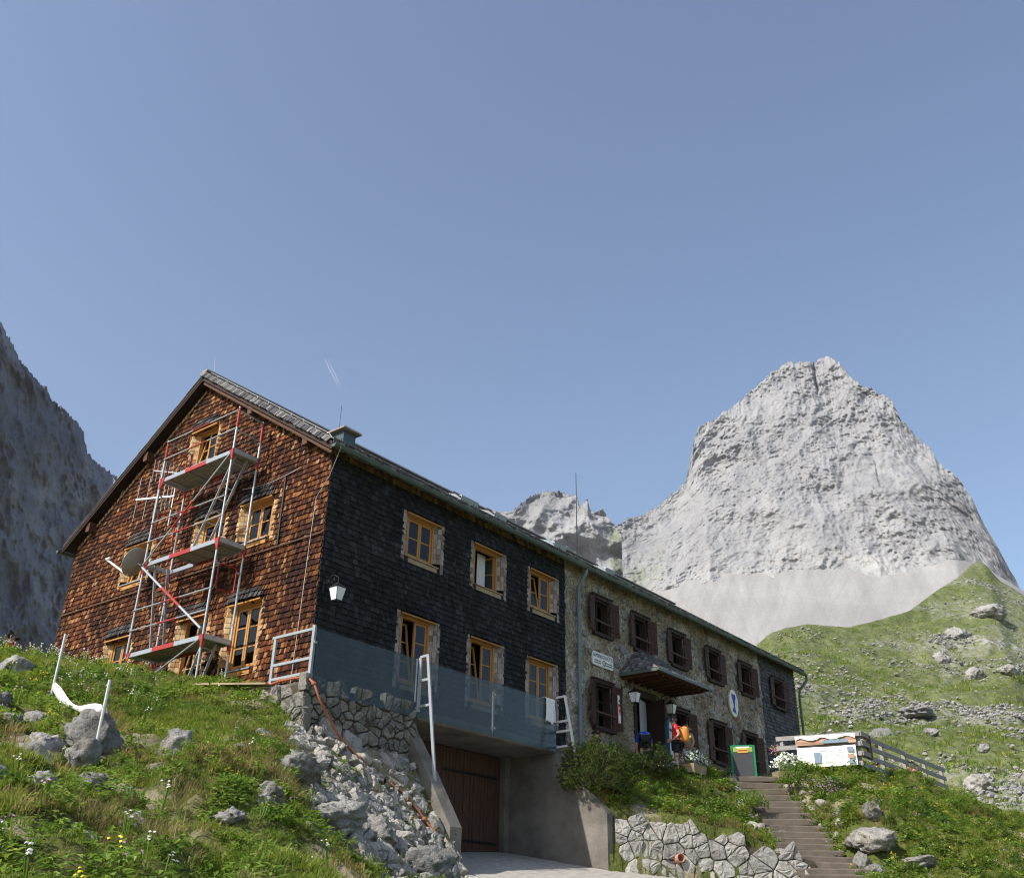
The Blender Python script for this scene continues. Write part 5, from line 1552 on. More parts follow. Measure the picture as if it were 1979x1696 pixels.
# ================================================================== scaffold
sc = thing('scaffold_tower', 'aluminium and red scaffold tower against the brown gable', 'scaffold', (-.62, 3.92, 0))
SO = Vector((-.62, 3.92, 0))
XI, XO, YR, YL = -.26, -.99, 2.45, 5.38
PZ = [1.07, 3.31, 5.57]
def sp(mb, name, mat, smooth=False): return mb.build(name, mat, sc, loc=-SO, smooth=smooth)
def seg_tube(p0, p1, r, name, bands):
    """tube with red and bare sections as separate pieces of one member"""
    p0, p1 = Vector(p0), Vector(p1)
    mb = MB()
    for a, b, mi in bands: mb.tube([p0.lerp(p1, a), p0.lerp(p1, b)], r if mi == 0 else r * 1.12, 10, mi)
    o = mb.build(name, [M['alu'], M['red_paint']], sc, loc=-SO)
    return o
for x, y, zb, zt in ((XO, YR, -.12, 6.72), (XI, YR, -.05, 6.60), (XO, YL, .25, 6.68), (XI, YL, .4, 6.62)):
    H = zt - zb
    zr = []
    for pz in PZ: zr.append((pz - .28, pz + .02))
    zr.append((zt - .55, zt - .03))
    bands = []; z = zb
    for a, b in zr:
        bands += [((z - zb) / H, (a - zb) / H, 0), ((a - zb) / H, (b - zb) / H, 1)]; z = b
    bands.append(((z - zb) / H, 1, 0))
    seg_tube((x, y, zb), (x, y, zt), .027, 'upright', bands)
    MB().box(-.06, .06, -.06, .06, -.03, .0).build('base_plate', M['galv'], sc, loc=Vector((x, y, zb)) - SO)
for pz in PZ:
    for x in (XO, XI):
        for y, s in ((YR, 1), (YL, -1)):
            t = MB(); q = .16
            t.add([(x - .008, y, pz + .02), (x - .008, y + s * q, pz + .02), (x - .008, y + s * .03, pz - .26), (x - .008, y, pz - .26), (x + .008, y, pz + .02), (x + .008, y + s * q, pz + .02), (x + .008, y + s * .03, pz - .26), (x + .008, y, pz - .26)],
                  [(0, 1, 2, 3), (7, 6, 5, 4), (0, 4, 5, 1), (1, 5, 6, 2), (2, 6, 7, 3), (3, 7, 4, 0)])
            sp(t, 'gusset_plate', M['red_paint'])
    for y in (YR, YL):
        b = MB(); b.beam((XO, y, pz - .02), (XI, y, pz - .02), .05, .11); sp(b, 'transom', M['galv'])
    y0 = YR + .06; y1 = YL - .06
    dk = MB(); ya = y0; yb = y1 - (.95 if pz == PZ[1] else 0)
    dk.box(XO + .045, XI - .045, ya, yb, pz - .03, pz); sp(dk, 'platform_deck', M['platform_wood'])
    dr = MB()
    for k in range(4): dr.box(XO + .05, XI - .05, ya + .25 + k * (yb - ya - .4) / 3 - .02, ya + .25 + k * (yb - ya - .4) / 3 + .02, pz - .06, pz - .031)
    sp(dr, 'deck_ribs', M['alu'])
    for x, s in ((XO + .025, -1), (XI - .025, 1)):
        rb = MB(); L = y1 - y0
        for a, b, mi in ((0, .36, 0), (.36, .66, 1), (.66, 1, 0)): rb.box(x - .02 - (.0015 if mi else 0), x + .02 + (.0015 if mi else 0), y0 + L * a, y0 + L * b, pz - .085 - (.0015 if mi else 0), pz + .015 + (.0015 if mi else 0), mi)
        rb.build('side_beam', [M['alu'], M['red_paint']], sc, loc=-SO)
    MB().box(-.03, .03, -.05, .02, -.05, .03).build('end_claw', M['blue_plastic'], sc, loc=Vector((XO + .04, YL - .045, pz)) - SO)
    for dz in (.55, 1.05):
        seg_tube((XO - .035, YR, pz + dz), (XO - .035, YL, pz + dz), .019, 'guard_rail', [(0, .38, 0), (.38, .62, 1), (.62, 1, 0)])
for z in (6.62, 6.10):
    for y in (YR, YL): seg_tube((XO, y, z), (XI, y, z - .05), .019, 'end_rail', [(0, 1, 0)])
seg_tube((XO - .05, YR + .02, PZ[2] - .12), (XO - .05, YL - .02, PZ[1] - .05), .021, 'diagonal_brace', [(0, .42, 0), (.42, .66, 1), (.66, 1, 0)])
seg_tube((XO - .05, YL - .02, PZ[1] - .12), (XO - .05, YR + .05, PZ[0] + .14), .03, 'diagonal_brace', [(0, .36, 0), (.36, .66, 1), (.66, 1, 0)])
seg_tube((XO - .05, YR + .04, PZ[0] - .1), (XO - .05, 4.6, .2), .021, 'diagonal_brace', [(0, 1, 0)])
seg_tube((XI, YL, 4.7), (XO, YL + .02, 5.2), .02, 'diagonal_brace', [(0, 1, 0)])
def ladder(p_top, p_bot, n):
    o = MB()
    xa, xb = -.80, -.46
    for x in (xa, xb): o.beam((x, p_top[0], p_top[1]), (x, p_bot[0], p_bot[1]), .025, .06, (1, 0, 0))
    lad = o.build('ladder', M['alu'], sc, loc=-SO)
    for k in range(n):
        t = (k + .6) / n
        y, z = p_top[0] + (p_bot[0] - p_top[0]) * t, p_top[1] + (p_bot[1] - p_top[1]) * t
        r = MB(); r.tube([(xa + .012, y, z), (xb - .012, y, z)], .014, 6); r.build('rung', M['alu'], lad)
ladder((2.60, PZ[2] - .05), (3.75, PZ[1] + .05), 8)
ladder((5.20, PZ[1] - .03), (4.72, PZ[0] + .05), 8)
ladder((2.68, PZ[0] - .06), (3.15, -.05), 5)
def red_gate(y, z0, z1):
    a, b, r = XO + .12, XI - .12, .07
    pts = []
    for cx, cz, a0 in ((b - r, z0 + r, -90), (b - r, z1 - r, 0), (a + r, z1 - r, 90), (a + r, z0 + r, 180)):
        for k in range(4): q = R(a0 + 30 * k); pts.append((cx + r * math.cos(q), y, cz + r * math.sin(q)))
    m_ = MB(); m_.tube(pts + [pts[0]], .017, 8); sp(m_, 'end_gate', M['red_paint'], True)
    m_ = MB(); m_.beam((XO, y, z1 - .02), (a, y, z1 - .02), .04, .04); m_.beam((XI, y, z1 - .1), (b, y, z1 - .1), .04, .04); sp(m_, 'gate_coupler', M['galv'])
red_gate(YR, 2.15, 2.75); red_gate(YL, 4.0, 4.7); red_gate(YL, 5.75, 6.45)

# loose sheet and board leaning at the scaffold foot
ls = MB(); ls.add([(0, 0, 0), (0, .62, .02), (.02, .08, .42), (.02, 0, 0), (.02, .62, .02), (.04, .08, .42)], [(0, 1, 2), (5, 4, 3), (0, 3, 4, 1), (1, 4, 5, 2), (2, 5, 3, 0)])
tag(ls.build('plywood_offcut', M['wood_grey'], None, (-1.25, 5.55, .33)), 'grey triangular panel leaning at the left scaffold foot', 'panel')
tag(MB().box(-.015, .015, -.07, .07, 0, .42).build('leaning_board', M['alu'], None, (-.7, 4.75, .28), (.35, .25, 0)), 'short pale board leaning below the lowest scaffold platform', 'board')

# ================================================================== dish, aerial
ds = thing('satellite_dish', 'grey satellite dish on the gable left of the scaffold', 'satellite dish', (-.52, 6.55, 3.70))
ax = Vector((-.33, .85, .42)).normalized()
q = ax.to_track_quat('Z', 'Y')
d = MB(); prof = [(.001, 0), (.12, .012), (.24, .048), (.34, .098), (.385, .128), (.392, .126), (.385, .12), (.34, .088), (.24, .038), (.12, .002), (.001, -.012)]
d.lathe(prof, 28); dd = d.build('reflector', M['dish_grey'], ds, rot=q.to_euler(), smooth=True)
down = (Vector((0, 0, -1)) - ax * Vector((0, 0, -1)).dot(ax)).normalized()
foot = down * .36 + ax * .09; tip = ax * .72 + down * .20 + Vector((-.22, 0, 0))
ar = MB(); ar.beam(foot, tip, .045, .05); ar.build('arm', M['plastic_white'], ds)
ln = MB(); ln.tube([tip + Vector((0, 0, .0)), tip - ax * .12 + Vector((0, 0, .07))], .035, 8); ln.build('receiver', M['plastic_white'], ds)
br = MB(); br.tube([-ax * .01, -ax * .10, Vector((.48, -.05, -.1))], .025, 8); br.build('bracket', M['galv'], ds)
ya_ = thing('tv_aerial', 'tall rod television aerial on the gable above the satellite dish', 'aerial', (-.42, 5.62, 4.6))
def rel(*p): return Vector(p) - Vector((-.42, 5.62, 4.6))
mt = MB(); mt.tube([rel(-.42, 5.62, 4.55), rel(-.42, 5.62, 6.0)], .02, 8); mt.beam(rel(0, 5.62, 4.9), rel(-.42, 5.62, 4.9), .03, .03); mt.build('mast', M['galv'], ya_)
b0, b1_ = Vector((-.42, 5.58, 5.37)), Vector((-.88, 6.62, 5.37))
bo = MB(); bo.beam(b0 - Vector((-.42, 5.62, 4.6)), b1_ - Vector((-.42, 5.62, 4.6)), .035, .045); bo.build('boom', M['plastic_white'], ya_)
for k, (t, hgt) in enumerate(((.97, .62), (.72, .64), (.47, .58), (.30, .40), (.20, .36), (.10, .33), (.02, .33))):
    p = b0.lerp(b1_, t) - Vector((-.42, 5.62, 4.6))
    r_ = MB(); r_.tube([p + Vector((0, 0, -hgt)), p + Vector((0, 0, hgt))], .008, 6); r_.build('element', M['wire'], ya_)
b2_, b3_ = Vector((-.40, 5.55, 6.02)), Vector((-.62, 6.5, 6.28))
bo = MB(); bo.beam(b2_ - Vector((-.42, 5.62, 4.6)), b3_ - Vector((-.42, 5.62, 4.6)), .022, .022); bo.build('boom', M['galv'], ya_)
for k in range(8):
    p = b2_.lerp(b3_, k / 7) - Vector((-.42, 5.62, 4.6))
    r_ = MB(); hgt = .16 + .025 * k; r_.tube([p + Vector((0, 0, -hgt)), p + Vector((0, 0, hgt))], .006, 5); r_.build('element', M['wire'], ya_)
# vertical conduit and coiled cable on the gable
cd = MB(); cd.tube([(-.05, 1.55, 4.95), (-.05, 1.53, 3.22)], .022, 6); cd.build('conduit', M['wire_dark'], gable_wall, rot=(0, 0, -ROT_G))
cd = MB(); cd.tube([(-.06, 1.0 + 2.2 * t, 5.05 - .1 * math.sin(math.pi * t)) for t in np.linspace(0, 1, 10)], .007, 5); cd.build('wall_wire', M['wire'], gable_wall, rot=(0, 0, -ROT_G))

# ================================================================== hose, planks, marker poles, tape
def on_ground(x, y, dz=0.0): return (x, y, hz(x, y) + dz)
hp = [(-1.05, -.12, -.36), (-1.06, -.6, -.33), (-1.04, -1.15, -.35), (-1.02, -1.42, -.50), (-.93, -1.52, -.78), (-.70, -1.54, -1.05), (-.42, -1.55, -1.34), (-.1, -1.60, -1.58)]
hp += [on_ground(*q, .10) for q in ((.25, -1.75), (.62, -1.85), (.95, -2.0), (1.2, -2.15), (1.42, -2.35), (1.55, -2.6))]
hs = thing('orange_hose', 'orange hose running from the side railing down the stone bank', 'hose', hp[0])
sm_ = []
for i in range(len(hp) - 1):
    p0, p1, p2, p3 = [Vector(hp[min(max(k, 0), len(hp) - 1)]) for k in (i - 1, i, i + 1, i + 2)]
    for t in (0, .25, .5, .75):
        sm_.append(.5 * ((2 * p1) + (-p0 + p2) * t + (2 * p0 - 5 * p1 + 4 * p2 - p3) * t * t + (-p0 + 3 * p1 - 3 * p2 + p3) * t ** 3) - Vector(hp[0]))
h_ = MB(); h_.tube(sm_, .024, 8); h_.build('hose_line', M['hose_orange'], hs, smooth=True)
for i in (3, 12, 30, 46):
    if i < len(sm_): MB().lathe([(.02, -.03), (.048, -.015), (.05, .02), (.025, .04)], 8, sm_[i]).build('hose_tie', M['hose_orange'], hs)
lp = thing('drain_hose_end', 'dark pipe end poking from the stone bank beside the hose', 'pipe', on_ground(.42, -1.86, .07))
pb = MB(); pb.add([(r * math.cos(a), y, r * math.sin(a)) for r, y in ((.055, -.12), (.075, -.12), (.075, .2)) for a in np.linspace(0, 2 * math.pi, 13)[:-1]], [(i * 12 + k, i * 12 + (k + 1) % 12, (i + 1) * 12 + (k + 1) % 12, (i + 1) * 12 + k) for i in range(2) for k in range(12)])
pb.build('pipe_end', M['wire_dark'], lp, rot=(.2, 0, .5))
pk = MB(); pk.beam((0, 0, 0), (-1.0, 2.6, .12), .22, .035); tag(pk.build('scaffold_plank', M['wood_plank'], None, (-1.08, -.15, -.36)), 'pale plank lying along the foot of the gable by the retaining wall', 'plank')
pk = MB(); pk.beam((0, 0, 0), (-.4, 3.0, .30), .14, .05); tag(pk.build('edging_board', M['wood_step'], None, (-1.75, -.55, hz(-1.75, -.55) + .02)), 'weathered edging board set in the grass below the pale plank', 'board')
pk = MB(); pk.beam((0, 0, 0), (-.1, 1.9, .05), .06, .16); tag(pk.build('kerb_beam', M['wood_step'], None, (-1.16, .1, -.47)), 'dark timber edging beam under the pale plank', 'beam')

p1 = Vector(on_ground(-4.8, .86)); p2 = Vector(on_ground(-5.91, -2.9))
for p, hgt, lb, ln_ in ((p1, 1.12, 'pale marker pole on the grass crest left of the hut', Vector((.02, .03, 0))), (p2, 1.0, 'pale marker pole standing beside the large mossy boulder', Vector((.0, -.02, 0)))):
    o = thing('marker_pole', lb, 'pole', p, 0, 'marker poles holding the white tape')
    q = MB(); q.tube([Vector((0, 0, -.15)), Vector((0, 0, hgt)) + ln_], .022, 8); q.build('pole_shaft', M['white_paint'], o)
    q = MB(); q.tube([Vector((-.07, .02, .04)), Vector((0, 0, .05))], .018, 6); q.build('pole_peg', M['white_paint'], o)
nt_ = 26
a_, b_ = p1 + Vector((0, 0, .22)), p2 + Vector((0, 0, .60))
vs = []
for i in range(nt_ + 1):
    t = i / nt_
    c = a_.lerp(b_, t) - Vector((0, 0, .16 * math.sin(math.pi * t)))
    tw_ = .5 + 2.6 * t
    wv = Vector((math.cos(tw_) * .3, math.cos(tw_) * .2, math.sin(tw_) + .25)).normalized() * (.065 + .03 * math.sin(t * 9))
    vs += [c - wv, c + wv]
tp = obj('barrier_tape', grid_mesh('barrier_tape', np.array([tuple(v) for v in vs]), nt_ + 1, 2), M['tape'], smooth=True)
s_ = tp.modifiers.new('thickness', 'SOLIDIFY'); s_.thickness = .003
tag(tp, 'white twisted tape sagging between the two marker poles', 'tape')

# contrail high over the hut
for (q0, q1, r_, lb) in (((3720.8, 4680.9, 3614.0), (4139.3, 4985.1, 3661.2), 5.0, 'left white contrail streak in the blue sky above the roof'), ((3741.0, 4664.9, 3609.5), (4150.4, 4975.9, 3672.2), 4.0, 'right white contrail streak in the blue sky above the roof')):
    c = MB(); a0, a1 = Vector(q0), Vector(q1); m0 = (a0 + a1) / 2
    pts = [a0.lerp(a1, t) - m0 + Vector((random.uniform(-1, 1), random.uniform(-1, 1), random.uniform(-1, 1))) for t in np.linspace(0, 1, 14)]
    c.tube(pts, [r_ * (.25 + .75 * math.sin(math.pi * min(1, t * 1.1))) for t in np.linspace(0, 1, 14)], 6)
    tag(c.build('contrail', M['cloud_white'], None, m0, smooth=True), lb, 'contrail', 'paired contrail streaks')

# ================================================================== boulders
def rock_mesh(seed, sub=4, sx=1, sy=1, sz=1, cuts=9, rough=.13, name='boulder'):
    bm = bmesh.new(); bmesh.ops.create_icosphere(bm, subdivisions=sub, radius=1.0)
    me = bpy.data.meshes.new(name); bm.to_mesh(me); bm.free()
    n = len(me.vertices); co = np.empty(n * 3); me.vertices.foreach_get('co', co); d = co.reshape(-1, 3)
    d /= np.linalg.norm(d, axis=1)[:, None]
    rs = np.random.default_rng(seed)
    o = rs.uniform(-50, 50, 3)
    r = 1 + .42 * fbm(d * 1.1 + o, 3, seed)
    p = d * r[:, None]
    for _ in range(cuts):
        nn = rs.normal(size=3); nn[2] *= .7; nn /= np.linalg.norm(nn)
        h = rs.uniform(.55, .92)
        ex = p @ nn - h
        p = p - np.where(ex > 0, ex * .88, 0)[:, None] * nn
    p = p + d * (rough * ridged(p * 2.6 + o, 4, seed + 5, .55) - rough * .9)[:, None] + d * (.07 * fbm(p * 6 + o, 4, seed + 9, .6))[:, None]
    p = p * np.array([sx, sy, sz])
    me.vertices.foreach_set('co', p.ravel()); me.update()
    me.materials.append(M['rock'])
    return me

BOULD = [  # x, y, width, height, label
    (-4.55, -2.75, .80, .72, 'pale stepped boulder in the middle of the grass slope'),
    (-5.75, -2.45, 1.05, .82, 'large mossy boulder beside the lower marker pole'),
    (-6.45, -2.55, .75, .62, 'dark cracked boulder left of the large mossy boulder'),
    (-6.95, -3.3, .70, .52, 'broad grey boulder under the grassy hummock at far left'),
    (-6.15, -3.05, .72, .62, 'squat boulder just below the large mossy boulder'),
    (-6.02, -1.30, .50, .42, 'angular grey boulder above the tape at far left'),
    (-6.40, -.9, .42, .34, 'small pale boulder at the left edge of the slope'),
    (-4.75, 2.55, .95, .55, 'flat pale boulder on the crest at far left'),
    (-7.75, -5.3, .52, .44, 'low boulder at the lower left of the slope'),
    (-6.20, -4.45, .46, .48, 'pointed boulder in the dark grass hollow'),
    (-7.15, -6.15, .34, .42, 'mossy topped boulder in the foreground grass'),
    (-8.05, -4.7, .40, .30, 'rounded boulder half buried at the lower left edge'),
    (-4.25, -4.55, .62, .48, 'white lichen boulder at the edge of the stone bank'),
    (-3.75, -4.95, .44, .40, 'twin pale boulder below the white lichen boulder'),
    (-4.75, -5.15, .36, .26, 'bright small boulder at the left foot of the stone bank'),
    (-2.75, -3.35, 1.05, .62, 'long bedded slab at the top of the stone bank'),
    (-2.55, -3.95, 1.35, .55, 'broad fissured slab in the middle of the stone bank'),
    (-1.35, -3.75, .95, .55, 'wedge shaped slab right of the broad fissured slab'),
    (-.75, -4.25, 1.20, .70, 'largest slab at the foot of the stone bank'),
    (.15, -3.85, .75, .60, 'blocky boulder at the driveway corner'),
    (-.1, -4.75, .62, .38, 'loose boulder on the gravel by the driveway'),
    (-6.62, -1.85, .55, .34, 'flat stone in the turf between the two boulders at far left'),
    (-7.45, -3.0, .60, .36, 'low outcrop at the left edge below the angular grey boulder'),
    (-5.25, -3.35, .42, .26, 'small half buried stone right of the lower marker pole'),
    (-5.55, -5.55, .50, .28, 'low pale outcrop in the middle of the foreground grass'),
    (-6.85, -4.75, .48, .28, 'flat pale outcrop left of the pointed boulder'),
    (-3.45, -2.75, .46, .28, 'small pale outcrop above the long bedded slab'),
    (-2.30, -1.75, .44, .30, 'grey stone in the turf below the edging board'),
    (-7.95, -6.55, .46, .28, 'pale outcrop at the lower left corner of the slope'),
    (12.75, -6.75, .80, .62, 'rounded boulder upper right of the steps'),
    (11.65, -7.05, 1.85, .80, 'big knobbly limestone boulder right of the steps'),
    (10.95, -6.95, .62, .60, 'white boulder beside the lower steps'),
    (10.45, -7.45, .75, .52, 'pale boulder at the foot of the steps'),
    (10.72, -8.35, 1.2, .42, 'long flat boulder in the lower right meadow'),
    (13.55, -5.6, .85, .42, 'flat pale boulder on the right edge of the middle steps'),
    (12.95, -5.95, .70, .40, 'sloping boulder between the steps and the knobbly boulder'),
    (15.0, -1.95, .55, .52, 'white boulder at the top left of the steps'),
    (14.45, -2.35, .55, .36, 'low white boulder below the top of the steps'),
    (9.80, -6.15, .95, .85, 'smooth corner boulder ending the pale wall at the steps'),
    (12.2, -4.55, .34, .40, 'pointed pale stone left of the middle steps')]
rs_ = random.Random(21)
for i, (x, y, w, h, lb) in enumerate(BOULD):
    f_ = .82 if x < 2 else .72
    me = rock_mesh(100 + i, 4, w * .52 * f_, w * rs_.uniform(.42, .56) * f_, h * .58 * f_, 16, .17)
    o = obj('boulder', me, None, None, (x, y, hz(x, y) + h * (.02 if x < 2 else .10)), (rs_.uniform(-.15, .15), rs_.uniform(-.15, .15), rs_.uniform(0, 6.28)), True)
    tag(o, lb, 'boulder')
RMESH = [rock_mesh(300 + k, 3, 1, rs_.uniform(.7, 1), rs_.uniform(.55, .85), 11, .09, 'rubble_rock') for k in range(9)]
for me in RMESH:
    me.materials.clear(); me.materials.append(M['bank_stone'])
for me in RMESH: me.polygons.foreach_set('use_smooth', [True] * len(me.polygons))
bank = thing('stone_bank', 'sunlit bank of embedded rubble stones between the retaining wall and driveway', 'stone bank', (-.5, -3.2, hz(-.5, -3.2)))
BO = Vector(bank.location)
def ground_frame(x, y):
    e = .35
    gx_ = (hz(x + e, y) - hz(x - e, y)) / (2 * e); gy_ = (hz(x, y + e) - hz(x, y - e)) / (2 * e)
    n = Vector((-gx_, -gy_, 1)).normalized()
    tx = Vector((1, 0, gx_)).normalized(); tz = n.cross(tx).normalized()
    return tx, tz, n
poly_b = [tuple(q) for q in rub]
bi = 0
for cu_, cv_, sd_ in ((.42, .30, 31), (.22, .17, 32)):
    for s, poly in stone_cells(-3.4, 1.78, lambda u: -5.2, lambda u: -1.38, cu_, cv_, sd_, .46):
        if not inside(poly_b, np.array([s[0]]), np.array([s[1]]))[0] or rs_.random() < (.18 if cu_ > .3 else .5): continue
        dth = rs_.uniform(.04, .11) * (1 if cu_ > .3 else .75)
        me = stone_mesh(poly, s, dth, .016, 9000 + bi, .22); me.materials.append(M['bank_stone'])
        tx, tz, n_ = ground_frame(*s)
        o = bpy.data.objects.new('stone', me); COL.objects.link(o); o.parent = bank
        mw = Matrix((tx, -n_, tz)).transposed().to_4x4() @ Matrix.Rotation(rs_.uniform(-.1, .3), 4, 'X') @ Matrix.Rotation(rs_.uniform(-.18, .18), 4, 'Z') @ Matrix.Rotation(rs_.uniform(-.5, .5), 4, 'Y')
        mw.translation = Vector((s[0], s[1], hz(*s) + (.0 if cu_ > .3 else .03))) - BO
        o.matrix_local = mw
        bi += 1
k = 0
while k < 60:
    x, y = rs_.uniform(-3.4, 1.7), rs_.uniform(-5.2, -1.45)
    if not inside(poly_b, np.array([x]), np.array([y]))[0]: continue
    s = rs_.choice((.07, .09, .11, .14, .19)) * rs_.uniform(.8, 1.2)
    o = bpy.data.objects.new('loose_stone', rs_.choice(RMESH)); COL.objects.link(o); o.parent = bank
    o.location = Vector((x, y, hz(x, y) + s * .25)) - BO; o.scale = (s * 1.15, s, s * rs_.uniform(.6, .85)); o.rotation_euler = (rs_.uniform(-.4, .4), rs_.uniform(-.4, .4), rs_.uniform(0, 6.28))
    k += 1
# stones along both edges of the steps
for i in range(26):
    s = STEP[rs_.randrange(1, 17)]; sd = rs_.choice((-1, 1))
    p = Vector(s) + sper * sd * rs_.uniform(.68, 1.0) + sdir * rs_.uniform(-.2, .2)
    sc_ = rs_.uniform(.09, .24)
    o = bpy.data.objects.new('edging_stone', rs_.choice(RMESH)); COL.objects.link(o); o.parent = steps
    o.location = Vector((p.x, p.y, hz(p.x, p.y) + sc_ * .3)) - Vector(STEP[-1]); o.scale = (sc_,) * 3; o.rotation_euler = (rs_.uniform(-.3, .3), rs_.uniform(-.3, .3), rs_.uniform(0, 6.28))
# outcrops on the far hillside
HB = [(204.4,36.3,55.0,9.0,4.4,'grey outcrop high on the green hillside'),(226.4,33.7,65.1,11,5,'long rock band near the top of the hillside'),(84.4,8.0,8.8,3.4,2.1,'grey split boulder beyond the fence end'),(118.0,27.3,19.7,5.5,3.9,'bare rock hump just above the fence corner'),
      (135.2,27.2,26.0,8.5,2.6,'slanting bedded outcrop in the middle of the hillside'),(184.5,35.2,45.4,4.2,3.2,'dark crag below the high outcrop'),(180.6,28.8,40.8,5.6,4.0,'white broken crag at the right of the hillside'),(183.6,23.4,41.4,6.5,3.2,'white outcrop at the right picture edge'),
      (60.2,.6,3.0,2.0,1.2,'pale boulder low on the hillside at the right edge'),(120.3,21.4,20.0,2.8,1.7,'white boulder on the mid hillside'),(89.2,8.2,12.3,1.8,1.2,'small pale boulder on the hillside above the split boulder')]
for i, (x, y, z, w, h, lb) in enumerate(HB):
    o = obj('outcrop', rock_mesh(500 + i, 4, w * .40, w * .32, h * .40, 18, .26, 'outcrop'), None, None, (x, y, z - h * .25), (rs_.uniform(-.2, .2), rs_.uniform(-.2, .2), rs_.uniform(0, 6.28)), True)
    o.data.materials.clear(); o.data.materials.append(M['meadow_stone']); tag(o, lb, 'outcrop')

# ================================================================== scattered plants and stones (geometry nodes, one object of each kind)
def scatter(name, label, cat, pts, rot, scl, srcs, tilt=None):
    """points carrying rotation and scale, one source mesh picked per point"""
    me = bpy.data.meshes.new(name)
    me.vertices.add(len(pts)); me.vertices.foreach_set('co', np.asarray(pts, np.float32).ravel())
    a = me.attributes.new('rot', 'FLOAT_VECTOR', 'POINT')
    rv = np.zeros((len(pts), 3), np.float32); rv[:, 2] = rot
    if tilt is not None: rv[:, :2] = tilt
    a.data.foreach_set('vector', rv.ravel())
    b = me.attributes.new('scl', 'FLOAT', 'POINT'); b.data.foreach_set('value', np.asarray(scl, np.float32))
    c = me.attributes.new('pick', 'INT', 'POINT'); c.data.foreach_set('value', RNG.integers(0, len(srcs), len(pts)).astype(np.int32))
    o = bpy.data.objects.new(name, me); COL.objects.link(o)
    ng = bpy.data.node_groups.new(name + '_scatter', 'GeometryNodeTree')
    ng.interface.new_socket('Geometry', in_out='INPUT', socket_type='NodeSocketGeometry'); ng.interface.new_socket('Geometry', in_out='OUTPUT', socket_type='NodeSocketGeometry')
    gi, go = ng.nodes.new('NodeGroupInput'), ng.nodes.new('NodeGroupOutput')
    gj = ng.nodes.new('GeometryNodeGeometryToInstance')
    for s in reversed(srcs):
        oi = ng.nodes.new('GeometryNodeObjectInfo'); oi.inputs['Object'].default_value = s; oi.inputs['As Instance'].default_value = False
        ng.links.new(oi.outputs['Geometry'], gj.inputs[0])
    def att(n, t):
        nd = ng.nodes.new('GeometryNodeInputNamedAttribute'); nd.data_type = t; nd.inputs[0].default_value = n; return nd.outputs[0]
    ip = ng.nodes.new('GeometryNodeInstanceOnPoints')
    ng.links.new(gi.outputs[0], ip.inputs['Points']); ng.links.new(gj.outputs[0], ip.inputs['Instance'])
    ip.inputs['Pick Instance'].default_value = True
    ng.links.new(att('pick', 'INT'), ip.inputs['Instance Index'])
    er = ng.nodes.new('FunctionNodeEulerToRotation'); ng.links.new(att('rot', 'FLOAT_VECTOR'), er.inputs[0]); ng.links.new(er.outputs[0], ip.inputs['Rotation'])
    ng.links.new(att('scl', 'FLOAT'), ip.inputs['Scale'])
    ng.links.new(ip.outputs[0], go.inputs[0])
    md = o.modifiers.new('scatter', 'NODES'); md.node_group = ng
    return tag(o, label, cat, None, 'stuff')

def src(name, me):
    return bpy.data.objects.new(name, me)      # geometry source only, never placed in the scene

def blade_tuft(seed, n, h, spread, width, lean, mat):
    rs = random.Random(seed); mb = MB()
    for i in range(n):
        a = rs.uniform(0, 2 * math.pi); r0 = spread * math.sqrt(rs.random())
        bx, by = r0 * math.cos(a), r0 * math.sin(a)
        d = a + rs.uniform(-.9, .9); hh = h * rs.uniform(.45, 1.1); ln = lean * rs.uniform(.2, 1.2) * hh
        sx, sy = -math.sin(d), math.cos(d); w = width * rs.uniform(.6, 1.2)
        p = []
        for t, ww in ((0, 1), (.4, .85), (.75, .5)):
            cx, cy, cz = bx + math.cos(d) * ln * t * t, by + math.sin(d) * ln * t * t, hh * (t - .18 * t * t * lean)
            p += [(cx - sx * w * ww / 2, cy - sy * w * ww / 2, cz), (cx + sx * w * ww / 2, cy + sy * w * ww / 2, cz)]
        p.append((bx + math.cos(d) * ln, by + math.sin(d) * ln, hh * (1 - .18 * lean)))
        mb.add(p, [(0, 1, 3, 2), (2, 3, 5, 4), (4, 5, 6)])
    me = mb.mesh('tuft'); me.materials.append(M[mat]); return me

def leaf_plant(seed, n, h, rad, L, mat, flower=None, nf=0):
    rs = random.Random(seed); mb = MB()
    for i in range(n):
        a = rs.uniform(0, 6.28); z = h * rs.uniform(.1, 1.0); r = rad * rs.uniform(.1, 1.0) * (1.1 - .5 * z / h)
        c = Vector((r * math.cos(a), r * math.sin(a), z))
        d = Vector((math.cos(a + rs.uniform(-.8, .8)), math.sin(a + rs.uniform(-.8, .8)), rs.uniform(-.3, .6))).normalized()
        s = d.cross(Vector((0, 0, 1)));  s.normalize(); l = L * rs.uniform(.6, 1.2); w = l * rs.uniform(.22, .36)
        up = s.cross(d) * l * .12
        mb.add([c, c + d * l * .45 + s * w + up, c + d * l - up * .5, c + d * l * .45 - s * w + up], [(0, 1, 2, 3)])
    for i in range(nf):
        a = rs.uniform(0, 6.28); r = rad * rs.uniform(0, .9); z = h * rs.uniform(.9, 1.3); c = Vector((r * math.cos(a), r * math.sin(a), z)); q = rs.uniform(.009, .016)
        mb.tube([Vector((r * .6 * math.cos(a), r * .6 * math.sin(a), h * .4)), c], .004, 3, 0)
        k = 6
        mb.add([c + Vector((q * math.cos(6.28 * j / k), q * math.sin(6.28 * j / k), .006 * (j % 2))) for j in range(k)] + [c + Vector((0, 0, .012))], [(j, (j + 1) % k, k) for j in range(k)], 1)
    me = mb.mesh('plant'); me.materials.append(M[mat])
    if flower: me.materials.append(M[flower])
    return me

